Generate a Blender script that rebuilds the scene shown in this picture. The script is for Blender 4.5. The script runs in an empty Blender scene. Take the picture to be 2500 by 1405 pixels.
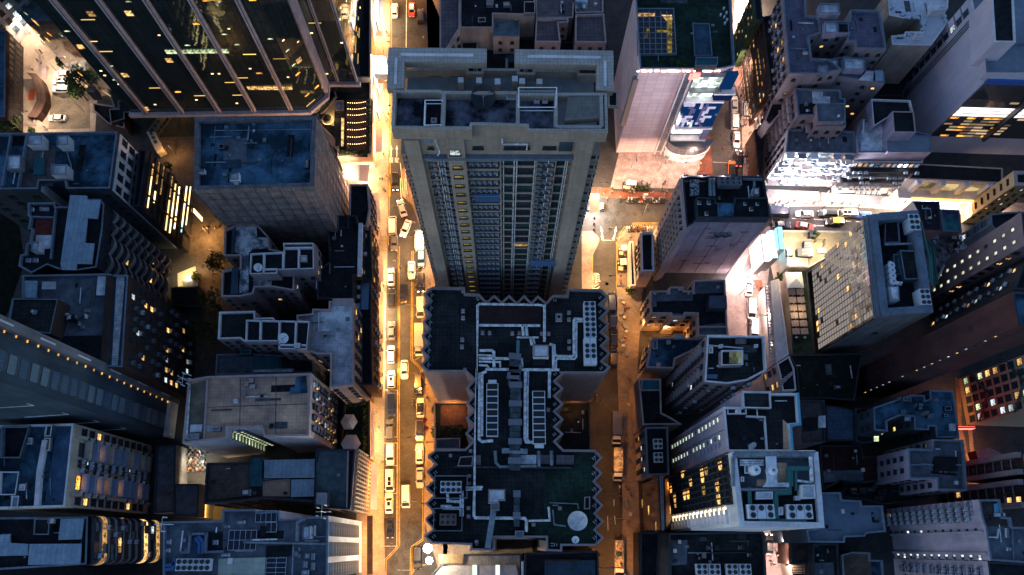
SUN_EL, SKY, SUN_E, EXPO, SAT, TINT = 13.0, .108, .02, 1.0, .84, (.91, .99, 1, 1)
import bpy, bmesh, math, random
from mathutils import Vector, Matrix
random.seed(7)
R_ = random.Random(11)
SC = bpy.context.scene
COL = SC.collection
PI = math.pi
# ------------------------------------------------------------------ camera model (a drone looking down)
F, U0, V0, UN, VN, H = 1950., 1250., 702.5, 1232., 1335., 185.
_d = Vector(((UN-U0)/F, -(VN-V0)/F, -1.)).normalized()
CZ = -_d; CY = Vector((0, 1, 0)); CY = (CY - CY.dot(CZ)*CZ).normalized(); CX = CY.cross(CZ)
RM = Matrix((CX, CY, CZ))
TL = dict(a1=(0, 0, .34157), a2=(600, 0, .34157), a3=(1200, 0, .34157), a4=(1800, 0, .34163),
          m1=(0, 440, .35597), m2=(500, 440, .35597), m3=(1000, 440, .35597), m4=(1400, 400, .35587), m5=(1850, 400, .35597),
          b1=(0, 900, .3595), b2=(400, 900, .3595), b3=(900, 900, .3595), b4=(1400, 900, .3595), b5=(1850, 900, .3595),
          c1=(940, 120, .21357), c2=(1220, 120, .21357), c3=(1480, 150, .23486), c4=(1430, 420, .2136), c5=(1820, 340, .18508), c6=(2100, 280, .1993), f=(0, 0, 1))

def P(t, x, y, h=0.):
    """survey point: sheet t, sheet position x, y, height above the street -> place in metres"""
    o = TL[t]; u = o[0]+x*o[2]; v = o[1]+y*o[2]
    r = RM @ Vector(((u-U0)/F, -(v-V0)/F, -1.))
    k = (H-h)/-r.z
    return Vector((r.x*k, r.y*k, h))

def PL(s, h=0.):
    out = []; t = None
    for tok in s.split():
        if ':' in tok: t, tok = tok.split(':')
        x, y = tok.split(',')
        out.append(P(t, float(x), float(y), h))
    return out

def area2(p):
    return sum(p[i].x*p[(i+1) % len(p)].y-p[(i+1) % len(p)].x*p[i].y for i in range(len(p)))

def ccw(p):
    p = [Vector((q.x, q.y)) for q in p]
    return p if area2(p) > 0 else p[::-1]

def inset(p, d):
    n = len(p); out = []
    for i in range(n):
        a, b, c = p[i-1], p[i], p[(i+1) % n]
        e1 = (b-a).normalized(); e2 = (c-b).normalized()
        n1 = Vector((-e1.y, e1.x)); n2 = Vector((-e2.y, e2.x))
        m = n1+n2
        if m.length < .2: out.append(b+n1*d); continue
        m.normalize()
        out.append(b+m*(d/max(.35, m.dot(n1))))
    return out
# ------------------------------------------------------------------ materials
MATS = {}
def nodes(name):
    m = bpy.data.materials.new(name); m.use_nodes = True
    nt = m.node_tree; nt.nodes.clear()
    return m, nt, (lambda t, **k: _n(nt, t, k))
def _n(nt, t, k):
    n = nt.nodes.new(t)
    for a, b in k.items(): setattr(n, a, b)
    return n

def mat(name, col=(.2, .2, .2), rough=.8, var=.35, scale=.25, mode='', grid=0, gdark=.55, metal=0, spec=.12, stain=None, bump=.0, gw=.04):
    """weathered surface: two sizes of blotches, optional rain streaks (walls), optional joint grid of size `grid`"""
    if name in MATS: return MATS[name]
    m, nt, N = nodes(name); L = nt.links.new
    out = N('ShaderNodeOutputMaterial'); bs = N('ShaderNodeBsdfPrincipled')
    bs.inputs['Roughness'].default_value = rough; bs.inputs['Metallic'].default_value = metal
    bs.inputs['Specular IOR Level'].default_value = spec
    L(bs.outputs[0], out.inputs[0])
    tc = N('ShaderNodeTexCoord'); sep = N('ShaderNodeSeparateXYZ'); L(tc.outputs['Object'], sep.inputs[0])
    wall = 'w' in mode
    vec = tc.outputs['Object']
    if wall:
        mp = N('ShaderNodeMapping'); L(vec, mp.inputs[0]); mp.inputs['Scale'].default_value = (1, 1, .12); svec = mp.outputs[0]
    else: svec = vec
    n1 = N('ShaderNodeTexNoise'); n1.inputs['Scale'].default_value = scale; n1.inputs['Detail'].default_value = 6; n1.inputs['Roughness'].default_value = .65
    L(vec, n1.inputs['Vector'])
    n2 = N('ShaderNodeTexNoise'); n2.inputs['Scale'].default_value = scale*5; n2.inputs['Detail'].default_value = 5; n2.inputs['Roughness'].default_value = .7
    L(svec, n2.inputs['Vector'])
    r1 = N('ShaderNodeValToRGB'); r1.color_ramp.elements[0].position = .43 if stain else .36; r1.color_ramp.elements[1].position = .57 if stain else .64
    L(n1.outputs[0], r1.inputs[0])
    lo = [c*(1-var) for c in col]; hi = [min(1, c*(1+var)) for c in col]
    if stain: lo = stain
    r1.color_ramp.elements[0].color = (*lo, 1); r1.color_ramp.elements[1].color = (*hi, 1)
    r2 = N('ShaderNodeValToRGB'); r2.color_ramp.elements[0].position = .34; r2.color_ramp.elements[1].position = .62
    a = 1-var*1.1; r2.color_ramp.elements[0].color = (a, a, a, 1); r2.color_ramp.elements[1].color = (1.06, 1.05, 1.03, 1)
    L(n2.outputs[0], r2.inputs[0])
    mx = N('ShaderNodeMixRGB', blend_type='MULTIPLY'); mx.inputs[0].default_value = 1
    L(r1.outputs[0], mx.inputs[1]); L(r2.outputs[0], mx.inputs[2]); cur = mx.outputs[0]
    if grid:
        cb = N('ShaderNodeCombineXYZ')
        if wall:
            ad = N('ShaderNodeMath', operation='ADD'); L(sep.outputs[0], ad.inputs[0]); L(sep.outputs[1], ad.inputs[1])
            L(ad.outputs[0], cb.inputs[0]); L(sep.outputs[2], cb.inputs[1])
        else:
            L(sep.outputs[0], cb.inputs[0]); L(sep.outputs[1], cb.inputs[1])
        bt = N('ShaderNodeTexBrick'); bt.offset = 0 if 'r' not in mode else .5; bt.squash = 1
        gx, gy = grid if isinstance(grid, tuple) else (grid, grid)
        bt.inputs['Scale'].default_value = 1; bt.inputs['Brick Width'].default_value = gx; bt.inputs['Row Height'].default_value = gy
        bt.inputs['Mortar Size'].default_value = gw; bt.inputs['Mortar Smooth'].default_value = .2
        bt.inputs['Color1'].default_value = (1, 1, 1, 1); bt.inputs['Color2'].default_value = (.86, .86, .87, 1)
        bt.inputs['Mortar'].default_value = (gdark, gdark, gdark, 1)
        L(cb.outputs[0], bt.inputs['Vector'])
        m2 = N('ShaderNodeMixRGB', blend_type='MULTIPLY'); m2.inputs[0].default_value = 1
        L(cur, m2.inputs[1]); L(bt.outputs[0], m2.inputs[2]); cur = m2.outputs[0]
    L(cur, bs.inputs['Base Color'])
    if bump:
        bp = N('ShaderNodeBump'); bp.inputs['Strength'].default_value = bump; bp.inputs['Distance'].default_value = .1
        L(n2.outputs[0], bp.inputs['Height']); L(bp.outputs[0], bs.inputs['Normal'])
    MATS[name] = m
    return m

def plain(name, col, rough=.5, metal=0, spec=.5, coat=0):
    if name in MATS: return MATS[name]
    m, nt, N = nodes(name); L = nt.links.new
    out = N('ShaderNodeOutputMaterial'); bs = N('ShaderNodeBsdfPrincipled'); L(bs.outputs[0], out.inputs[0])
    tc = N('ShaderNodeTexCoord'); n1 = N('ShaderNodeTexNoise'); n1.inputs['Scale'].default_value = 3; n1.inputs['Detail'].default_value = 4
    L(tc.outputs['Object'], n1.inputs['Vector'])
    r = N('ShaderNodeValToRGB'); r.color_ramp.elements[0].color = (*[c*.86 for c in col], 1); r.color_ramp.elements[1].color = (*[min(1, c*1.08) for c in col], 1)
    r.color_ramp.elements[0].position = .35; r.color_ramp.elements[1].position = .65
    L(n1.outputs[0], r.inputs[0]); L(r.outputs[0], bs.inputs['Base Color'])
    bs.inputs['Roughness'].default_value = rough; bs.inputs['Metallic'].default_value = metal; bs.inputs['Specular IOR Level'].default_value = spec
    bs.inputs['Coat Weight'].default_value = coat; bs.inputs['Coat Roughness'].default_value = .08
    MATS[name] = m
    return m

def glow(name, col=(1, 1, 1), s=1., var=.6, patt=0):
    """something that gives off light; brightness differs from object to object; patt: uneven, as a furnished room behind glass"""
    if name in MATS: return MATS[name]
    m, nt, N = nodes(name); L = nt.links.new
    out = N('ShaderNodeOutputMaterial'); em = N('ShaderNodeEmission'); L(em.outputs[0], out.inputs[0])
    oi = N('ShaderNodeObjectInfo'); mr = N('ShaderNodeMapRange'); mr.inputs[3].default_value = s*(1-var); mr.inputs[4].default_value = s*(1+var)
    L(oi.outputs['Random'], mr.inputs[0]); cur = mr.outputs[0]
    if patt:
        tc = N('ShaderNodeTexCoord'); v = N('ShaderNodeTexVoronoi'); v.inputs['Scale'].default_value = patt; L(tc.outputs['Object'], v.inputs['Vector'])
        sp = N('ShaderNodeSeparateXYZ'); L(v.outputs['Color'], sp.inputs[0])
        mu = N('ShaderNodeMath', operation='MULTIPLY_ADD'); L(sp.outputs[0], mu.inputs[0]); mu.inputs[1].default_value = 1.5; mu.inputs[2].default_value = .15
        m2 = N('ShaderNodeMath', operation='MULTIPLY'); L(cur, m2.inputs[0]); L(mu.outputs[0], m2.inputs[1]); cur = m2.outputs[0]
    L(cur, em.inputs[1]); em.inputs[0].default_value = (*col, 1)
    MATS[name] = m
    return m

def glass(name, col, rough=.06, metal=.6, grid=0, line=(.02, .02, .025), gw=.05, ripple=.0):
    if name in MATS: return MATS[name]
    m, nt, N = nodes(name); L = nt.links.new
    out = N('ShaderNodeOutputMaterial'); bs = N('ShaderNodeBsdfPrincipled'); L(bs.outputs[0], out.inputs[0])
    bs.inputs['Base Color'].default_value = (*col, 1); bs.inputs['Roughness'].default_value = rough; bs.inputs['Metallic'].default_value = metal
    tc = N('ShaderNodeTexCoord')
    if grid:
        sep = N('ShaderNodeSeparateXYZ'); L(tc.outputs['Object'], sep.inputs[0])
        ad = N('ShaderNodeMath', operation='ADD'); L(sep.outputs[0], ad.inputs[0]); L(sep.outputs[1], ad.inputs[1])
        cb = N('ShaderNodeCombineXYZ'); L(ad.outputs[0], cb.inputs[0]); L(sep.outputs[2], cb.inputs[1])
        bt = N('ShaderNodeTexBrick'); bt.offset = 0
        bt.inputs['Scale'].default_value = 1; bt.inputs['Brick Width'].default_value = grid[0]; bt.inputs['Row Height'].default_value = grid[1]
        bt.inputs['Mortar Size'].default_value = gw; bt.inputs['Color1'].default_value = (*col, 1); bt.inputs['Color2'].default_value = (*[c*.72 for c in col], 1)
        bt.inputs['Mortar'].default_value = (*line, 1); L(cb.outputs[0], bt.inputs['Vector']); L(bt.outputs[0], bs.inputs['Base Color'])
    if ripple:
        n1 = N('ShaderNodeTexNoise'); n1.inputs['Scale'].default_value = .6; L(tc.outputs['Object'], n1.inputs['Vector'])
        bp = N('ShaderNodeBump'); bp.inputs['Strength'].default_value = ripple; bp.inputs['Distance'].default_value = .3
        L(n1.outputs[0], bp.inputs['Height']); L(bp.outputs[0], bs.inputs['Normal'])
    MATS[name] = m
    return m

# roofs
RB = mat('roof_membrane_blue', (.055, .13, .2), .75, .4, .12, bump=.2, stain=(.016, .04, .065))
RG = mat('roof_concrete', (.12, .14, .17), .85, .35, .15, bump=.2)
RD = mat('roof_bitumen', (.02, .022, .027), .8, .45, .2, bump=.3)
RT = mat('roof_tile_dark', (.034, .038, .04), .75, .45, .12, grid=.75, gdark=.5, gw=.05)
RP = mat('roof_tile_pink', (.2, .16, .17), .75, .25, .1, grid=1.0, gdark=.6, gw=.06)
RTAN = mat('roof_tile_tan', (.8, .47, .29), .75, .25, .07, grid=.7, gdark=.72, gw=.05, stain=(.52, .34, .25))
RL = mat('roof_pale', (.66, .67, .69), .7, .25, .2, stain=(.42, .44, .47))
RLW = mat('roof_peeling_white', (.55, .58, .6), .8, .3, .35, stain=(.12, .14, .16))
RGT = mat('roof_tile_grey', (.5, .49, .52), .75, .3, .12, grid=.6, gdark=.7, stain=(.28, .28, .32))
RGR = mat('roof_turf_green', (.026, .05, .036), .95, .4, .2, grid=.8, gdark=.6)
RM_ = mat('roof_stained', (.12, .12, .15), .7, .5, .22, bump=.2, stain=(.012, .015, .022))
MTL = mat('corrugated_metal', (.3, .4, .48), .45, .15, .3, grid=(.9, 6), gdark=.6, metal=.2)
MTB = mat('corrugated_blue', (.05, .09, .13), .5, .25, .3, grid=(.6, 8), gdark=.55, metal=.2)
TEAL = mat('teal_sheet', (.03, .12, .15), .5, .2, .3, grid=(1.2, 8))
# walls
WBE = mat('wall_beige', (.4, .34, .28), .8, .2, .15, 'w')
WTW = mat('wall_tower_tile', (.46, .36, .28), .75, .16, .1, 'w', grid=(.9, .45), gdark=.72)
WGR = mat('wall_grey', (.22, .215, .23), .85, .25, .15, 'w')
WPK = mat('wall_pink_grey', (.34, .275, .28), .8, .2, .12, 'w')
WWH = mat('wall_white', (.76, .73, .73), .75, .18, .12, 'w')
WLAV = mat('wall_lavender_grey', (.42, .37, .45), .85, .2, .1, 'w')
WBR = mat('wall_brown_tile', (.085, .05, .04), .7, .25, .15, 'w', grid=(.4, .2), gdark=.7)
WHB = mat('wall_hotel_brown', (.2, .15, .16), .75, .12, .08, 'w', grid=(.6, 3.0), gdark=.8)
WDK = mat('wall_dark', (.035, .036, .043), .8, .3, .15, 'w')
WNV = mat('wall_slate', (.06, .085, .11), .75, .25, .12, 'w')
WCR = mat('wall_cream', (.52, .42, .33), .8, .2, .15, 'w')
WTP = mat('wall_pale_panel', (.72, .58, .6), .6, .08, .08, 'w', grid=(2.2, 1.6), gdark=.6, gw=.05)
WNET = mat('scaffold_netting', (.42, .32, .28), .95, .3, .5, 'w', grid=(.8, 1.6), gdark=.6, gw=.07)
PAR = mat('parapet_coping', (.3, .29, .3), .8, .2, .3)
PARP = mat('parapet_pink', (.5, .36, .33), .8, .15, .3)
PARB = mat('parapet_blue_grey', (.17, .21, .26), .8, .2, .3)
PARD = mat('parapet_dark', (.05, .055, .065), .8, .2, .3)
PARW = mat('parapet_white', (.74, .7, .7), .8, .15, .3)
# fittings
FRM = plain('window_frame_grey', (.3, .31, .33), .5)
FRD = plain('window_frame_dark', (.04, .045, .05), .5)
GLD = glass('glass_dark', (.035, .045, .06), .12, .3)
GLG = glass('glass_green', (.02, .09, .085), .12, .3)
GLB = glass('glass_blue', (.12, .2, .28), .15, .3)
L_W = glow('room_warm', (1, .55, .18), .55, .7, 2.)
L_C = glow('room_cool', (.8, .95, 1.), .4, .7, 2.)
L_G = glow('room_greenish', (.75, .9, .5), .4, .6, 2.)
L_Y = glow('room_yellow', (.75, .55, .1), .15, .35, 1.5)
L_O = glow('room_orange', (1, .4, .06), .8, .6, 2.)
L_S = glow('shop_white', (1, .8, .55), 3.2, .3, .8)
L_SW = glow('shop_daylight', (.9, .93, 1), 5, .3, .8)
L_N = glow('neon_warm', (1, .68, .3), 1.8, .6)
ACW = plain('ac_casing', (.5, .55, .6), .5)
ACB = plain('ac_cage_blue', (.045, .055, .075), .6)
WPN = plain('white_paint_metal', (.78, .79, .8), .45)
FAND = plain('fan_black', (.012, .013, .015), .6)
FANB = plain('fan_blade_grey', (.05, .055, .06), .5)
PIPE = mat('pipe_lagging', (.82, .84, .86), .45, .12, 1.2, stain=(.55, .53, .52))
PIPD = mat('pipe_galvanised', (.3, .35, .38), .4, .3, .6, metal=.5)
PIPG = plain('pipe_green', (.04, .16, .14), .5)
STEEL = plain('steel_grey', (.25, .26, .28), .45, .6)
BLK = plain('black_rubber', (.012, .012, .013), .7)
SOLAR = mat('solar_cells', (.008, .012, .03), .15, .2, .5, grid=(1.0, 1.0), gdark=3.5, gw=.03, spec=.6)
# ------------------------------------------------------------------ mesh builder
class MB:
    def __init__(s): s.v = []; s.f = []; s.m = []; s.mats = []
    def mi(s, m):
        if m not in s.mats: s.mats.append(m)
        return s.mats.index(m)
    def face(s, pts, m):
        b = len(s.v); s.v.extend(tuple(p) for p in pts); s.f.append(tuple(range(b, b+len(pts)))); s.m.append(s.mi(m))
    def prism(s, poly, z0, z1, m, top=None, bottom=False, cap=True):
        n = len(poly); b = len(s.v); k = s.mi(m)
        s.v += [(p.x, p.y, z0) for p in poly]+[(p.x, p.y, z1) for p in poly]
        for i in range(n):
            j = (i+1) % n
            s.f.append((b+i, b+j, b+n+j, b+n+i)); s.m.append(k)
        if cap: s.f.append(tuple(b+n+i for i in range(n))); s.m.append(s.mi(top or m))
        if bottom: s.f.append(tuple(b+n-1-i for i in range(n))); s.m.append(k)
    def box(s, c, sz, m, rz=0, top=None, tz=1., mx=None):
        """box centred on c in plan, sitting at c.z; tz tapers the top"""
        ca, sa = math.cos(rz), math.sin(rz); b = len(s.v); k = s.mi(m)
        for z, t in ((0, 1), (sz[2], tz)):
            for x, y in ((-.5, -.5), (.5, -.5), (.5, .5), (-.5, .5)):
                X, Y = x*sz[0]*t, y*sz[1]*t
                s.v.append((c[0]+X*ca-Y*sa, c[1]+X*sa+Y*ca, c[2]+z))
        for f in ((0, 1, 5, 4), (1, 2, 6, 5), (2, 3, 7, 6), (3, 0, 4, 7), (3, 2, 1, 0)): s.f.append(tuple(b+i for i in f)); s.m.append(k)
        s.f.append((b+4, b+5, b+6, b+7)); s.m.append(s.mi(top) if top else k)
    def tube(s, pts, r, m, n=6, caps=True):
        pts = [Vector(p) for p in pts]; k = s.mi(m); base = len(s.v); N = len(pts)
        rr = r if isinstance(r, (list, tuple)) else [r]*N
        for i, p in enumerate(pts):
            d = Vector((0, 0, 0))
            if i: d += (p-pts[i-1]).normalized()
            if i < N-1: d += (pts[i+1]-p).normalized()
            d = d.normalized() if d.length > 1e-6 else Vector((0, 0, 1))
            a = Vector((0, 0, 1)) if abs(d.z) < .9 else Vector((1, 0, 0))
            x = d.cross(a).normalized(); y = d.cross(x)
            q = 1.
            if 0 < i < N-1:
                cs = max(.35, math.sqrt(max(0., (1+(p-pts[i-1]).normalized().dot((pts[i+1]-p).normalized()))/2))); q = 1/cs
            for j in range(n):
                t = 2*PI*j/n; s.v.append(tuple(p+(x*math.cos(t)*rr[i]*q+y*math.sin(t)*rr[i])))
        for i in range(N-1):
            for j in range(n):
                a, b = base+i*n+j, base+i*n+(j+1) % n
                s.f.append((a, a+n, b+n, b)); s.m.append(k)
        if caps:
            s.f.append(tuple(base+j for j in range(n))); s.m.append(k)
            s.f.append(tuple(base+(N-1)*n+n-1-j for j in range(n))); s.m.append(k)
    def lathe(s, prof, m, c=(0, 0, 0), n=16, cap=True):
        """prof: (radius, z) from the bottom up"""
        k = s.mi(m); base = len(s.v); N = len(prof)
        for r, z in prof:
            for j in range(n):
                t = 2*PI*j/n; s.v.append((c[0]+r*math.cos(t), c[1]+r*math.sin(t), c[2]+z))
        for i in range(N-1):
            for j in range(n):
                a, b = base+i*n+j, base+i*n+(j+1) % n
                s.f.append((a, b, b+n, a+n)); s.m.append(k)
        if cap: s.f.append(tuple(base+(N-1)*n+j for j in range(n))); s.m.append(k)
    def rail(s, pts, z0, hh, m, r=.05, step=2.0, mid=True):
        """a railing along pts (2-D) standing at z0"""
        for i in range(len(pts)-1):
            a, b = pts[i], pts[i+1]; d = b-a; n = max(1, int(d.length/step))
            for z in ((hh, hh*.5) if mid else (hh,)): s.tube([(a.x, a.y, z0+z), (b.x, b.y, z0+z)], r, m, 4)
            for q in range(n+1):
                p = a+d*(q/n); s.tube([(p.x, p.y, z0), (p.x, p.y, z0+hh)], r, m, 4)
    def mesh(s, name, org=(0, 0, 0), smooth=False):
        me = bpy.data.meshes.new(name)
        me.from_pydata([(x-org[0], y-org[1], z-org[2]) for x, y, z in s.v], [], s.f)
        for m in s.mats: me.materials.append(m)
        me.polygons.foreach_set('material_index', s.m)
        if smooth: me.polygons.foreach_set('use_smooth', [True]*len(me.polygons))
        me.update()
        return me

def link(name, me, parent=None, loc=None, rz=0):
    o = bpy.data.objects.new(name, me); COL.objects.link(o)
    if parent: o.parent = parent
    if loc is not None: o.location = loc
    if rz: o.rotation_euler = (0, 0, rz)
    return o
def tag(o, label, cat, group=None, kind=None):
    if label: o['label'] = label
    if cat: o['category'] = cat
    if group: o['group'] = group
    if kind: o['kind'] = kind
    return o
def thing(name, label, cat, loc=(0, 0, 0), rz=0, group=None):
    o = link(name, None, None, loc, rz); o.empty_display_size = .3
    return tag(o, label, cat, group)
def struct(name, mb, label, smooth=False):
    o = link(name, mb.mesh(name, smooth=smooth)); o['kind'] = 'structure'
    if label: o['label'] = label
    return o
# ------------------------------------------------------------------ windows and other repeated facade pieces (local x along the wall, -y outward)
_WM = {}
def win(w, h, pane, frame=FRD, sill=True, mull=1, d=.1):
    k = (w, h, pane.name, frame.name, sill, mull)
    if k in _WM: return _WM[k]
    b = MB(); t = .07
    b.box((0, -d/2, -h/2), (w, d, t), frame); b.box((0, -d/2, h/2-t), (w, d, t), frame)
    b.box((-w/2+t/2, -d/2, -h/2+t), (t, d, h-2*t), frame); b.box((w/2-t/2, -d/2, -h/2+t), (t, d, h-2*t), frame)
    for i in range(mull): b.box((-w/2+w*(i+1)/(mull+1), -d/2+.01, -h/2+t), (.05, d-.02, h-2*t), frame)
    b.box((0, -.03, -h/2+t), (w-2*t, .04, h-2*t), pane)
    if sill: b.box((0, -.14, -h/2-.1), (w+.2, .28, .1), frame)
    _WM[k] = b.mesh('window'); return _WM[k]
def acu(kind=0):
    k = ('ac', kind)
    if k in _WM: return _WM[k]
    b = MB()
    dp = .36 if kind == 1 else .6
    b.box((0, -dp*.5-.12, 0), (.8, dp, .5 if kind == 1 else .62), ACW if kind < 2 else STEEL)
    b.lathe([(.24, 0), (.24, .02)], FAND, (0, 0, 0), 10)
    for i in range(len(b.v)-20, len(b.v)):
        x, y, z = b.v[i]; b.v[i] = (x-.1, -dp-.125-z*.5, .27+y*.9)
    b.box((0, -.1-dp*.6, -.06), (1.0, dp*1.2+.2, .06), ACB)
    if kind == 1:
        for x in (-.5, .5): b.box((x, -.32, 0), (.05, .62, .62), ACB)
        b.box((0, -.62, .2), (1.0, .04, .05), ACB)
    _WM[k] = b.mesh('air_conditioner'); return _WM[k]
def block(name, w, d, h, m, top=None):
    k = (name, w, d, h, m.name)
    if k in _WM: return _WM[k]
    b = MB(); b.box((0, -d/2, -h/2), (w, d, h), m, top=top); _WM[k] = b.mesh(name); return _WM[k]

CAMP = Vector((0, 0, H))
class Bld:
    def __init__(s, name, label, poly, h, wall, roof, ph=1.0, pm=PAR, pt=.35, z0=0., cat='building', group=None, raw=False, capwall=True):
        pts = PL(poly, h) if not raw else poly
        s.p = ccw(pts); s.h = h; s.z0 = z0; s.wallm = wall; s.roofm = roof; s.pm = pm
        c = sum(s.p, Vector((0, 0)))/len(s.p); s.o = Vector((c.x, c.y, z0))
        s.e = thing(name, label, cat, s.o, 0, group); s.pl = {}; s.rz = h-ph
        m = MB(); m.prism(s.p, z0, h, wall, cap=False); s.add('wall', m)
        q = inset(s.p, pt)
        if ph > 0:
            m = MB(); n = len(q); k = m.mi(pm)
            m.v = [(a.x, a.y, h) for a in s.p]+[(a.x, a.y, h) for a in q]+[(a.x, a.y, h-ph) for a in q]
            for i in range(n):
                j = (i+1) % n
                m.f += [(i, j, n+j, n+i), (n+i, n+j, 2*n+j, 2*n+i)]; m.m += [k, k]
            s.add('parapet', m)
        m = MB(); m.face([(a.x, a.y, h-ph) for a in (q if ph > 0 else s.p)], roof); s.add('roof', m)
    def add(s, part, mb, parent=None, smooth=False):
        org = s.o
        o = link(part, mb.mesh(part, org, smooth), s.e)
        if parent is not None:
            o.parent = parent
        return o
    def hut(s, poly, dh, wall=None, roof=None, part='stair_hut', z=None, ph=.25, pm=None):
        z1 = (s.rz if z is None else z)
        p = ccw(PL(poly, z1+dh)); m = MB(); w = wall or s.wallm
        m.prism(p, z1, z1+dh, w, cap=False); q = inset(p, .2)
        if ph:
            n = len(p); k = m.mi(pm or s.pm); b = len(m.v)
            m.v += [(a.x, a.y, z1+dh) for a in p]+[(a.x, a.y, z1+dh) for a in q]+[(a.x, a.y, z1+dh-ph) for a in q]
            for i in range(n):
                j = (i+1) % n
                m.f += [(b+i, b+j, b+n+j, b+n+i), (b+n+i, b+n+j, b+2*n+j, b+2*n+i)]; m.m += [k, k]
        else: q = p
        m.face([(a.x, a.y, z1+dh-ph) for a in q], roof or s.roofm)
        return s.add(part, m)
    def slab(s, poly, mat_, dz=.02, th=.12, part='roof_panel', z=None):
        z1 = (s.rz if z is None else z)+dz; p = ccw(PL(poly, z1+th)); m = MB(); m.prism(p, z1, z1+th, mat_); return s.add(part, m)
    def pipe(s, poly, r, mt, dz=.6, part='pipe', z=None, n=6):
        z1 = (s.rz if z is None else z)+dz; m = MB(); m.tube(PL(poly, z1), r, mt, n); return s.add(part, m)
    def bar(s, poly, w, mt, dz=0., hh=.6, part='parapet_wall', z=None):
        """a low wall of width w along a line"""
        z1 = (s.rz if z is None else z)+dz; p = PL(poly, z1+hh); m = MB()
        for i in range(len(p)-1):
            a, b = p[i], p[i+1]; d = b-a; c = (a+b)/2
            m.box((c.x, c.y, z1), (d.length+(w*.98 if i < len(p)-2 else 0), w-.004*i, hh-.004*i), mt, math.atan2(d.y, d.x))
        return s.add(part, m)
    def edges(s, side):
        n = len(s.p); D = dict(E=(1, 0), W=(-1, 0), N=(0, 1), S=(0, -1))
        for i in range(n):
            a, b = s.p[i], s.p[(i+1) % n]; t = b-a
            if t.length < 1.2: continue
            L = t.length; t = t/L; nn = Vector((t.y, -t.x))
            if nn.dot(-(a+b)/2) <= 0: continue
            if side == '*' or nn.dot(Vector(D[side])) > .72: yield a, t, nn, L
    def grid(s, side, part, meshes, gap=2.6, z0=3.5, z1=None, fh=3., zo=1.6, m0=.8, skip=0., out=0., xs=None, minlen=2.):
        """place copies of facade pieces storey by storey; meshes: list of (mesh, weight)"""
        z1 = s.h-1.2 if z1 is None else z1
        tot = sum(w for _, w in meshes)
        for a, t, nn, L in s.edges(side):
            if L < minlen: continue
            if xs is None:
                n = max(1, int((L-2*m0)/gap)+1) if L > gap else 1
                st = (L-(n-1)*gap)/2; us = [st+i*gap for i in range(n)]
            else: us = [x*L for x in xs]
            rz = math.atan2(t.y, t.x); z = z1-fh+zo
            while z > z0:
                for u in us:
                    if R_.random() < skip: continue
                    r = R_.random()*tot
                    for me, w in meshes:
                        r -= w
                        if r <= 0: break
                    p = a+t*u+nn*out
                    s.pl.setdefault(part, []).append((me, Vector((p.x, p.y, z)), rz))
                z -= fh
    def put(s, part, me, p, rz): s.pl.setdefault(part, []).append((me, Vector(p), rz))
    def done(s, cap=100):
        for part, l in s.pl.items():
            l.sort(key=lambda q: (q[1]-CAMP).length)
            for me, p, rz in l[:cap]: link(part, me, s.e, p-s.o, rz)
            if len(l) > cap:
                vs, fs, ms, mats = [], [], [], []
                for me, p, rz in l[cap:]:
                    b = len(vs); M = Matrix.Translation(p-s.o) @ Matrix.Rotation(rz, 4, 'Z')
                    vs += [tuple(M @ v.co) for v in me.vertices]
                    mm = []
                    for x in me.materials:
                        if x not in mats: mats.append(x)
                        mm.append(mats.index(x))
                    for f in me.polygons: fs.append([b+i for i in f.vertices]); ms.append(mm[f.material_index])
                me = bpy.data.meshes.new(part); me.from_pydata(vs, [], fs)
                for x in mats: me.materials.append(x)
                me.polygons.foreach_set('material_index', ms); me.update()
                o = link(part, me, s.e, (0, 0, 0)); o['kind'] = 'stuff'
        s.pl = {}
BL = {}
def B(key, *a, **k):
    BL[key] = Bld(*a, **k); return BL[key]

def area(name, loc, size, col, power, rot=(0, 0, 0), parent=None, sy=None):
    l = bpy.data.lights.new(name, 'AREA'); l.energy = power; l.color = col
    if sy: l.shape = 'RECTANGLE'; l.size = size; l.size_y = sy
    else: l.shape = 'DISK'; l.size = size
    o = bpy.data.objects.new(name, l); COL.objects.link(o); o.location = loc; o.rotation_euler = rot
    return o
WARM = (1, .56, .2); AMB = (1, .42, .08); PINK = (1, .68, .5); WHT = (1, .9, .8); COOL = (.82, .88, 1.)
def WS(w, h, lit=.08, pane=None, fr=FRD, warm=.6, **k):
    return [(win(w, h, pane or GLD, fr, **k), 1-lit), (win(w, h, L_W, fr, **k), lit*warm), (win(w, h, L_C, fr, **k), lit*(1-warm))]
AC = [(acu(0), .6), (acu(1), .4)]
# ================================================================== WEST
# --- glass office tower with pale fins
gp = [P('a1', 940, 810, 12), P('a2', 450, 790, 12), P('a2', 568, 690, 12)]
x1 = gp[2].x; e1 = P('a2', 806, 590, 12)
w1 = P('f', 176, 178, 8)
gpoly = [Vector((gp[0].x, gp[0].y)), Vector((gp[1].x, gp[1].y)), Vector((x1, gp[2].y)), Vector((x1, e1.y)), Vector((e1.x, e1.y)), Vector((e1.x-1, 158)), Vector((-120, 158)), Vector((w1.x, w1.y))]
GLT = glass('tower_glass', (.1, .14, .14), .04, .75, grid=(1.5, 3.6), line=(.015, .015, .018), gw=.06, ripple=.05)
g = B('gt', 'office_tower', 'tall dark glass office tower with pale stone fins rising past the car park', gpoly, 78, GLT, RD, 1.2, PARP, raw=True)
FIN = mat('fin_granite_pink', (.6, .5, .5), .5, .15, .4, 'w', grid=(40, 1.8), gdark=.45, gw=.05)
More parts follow.
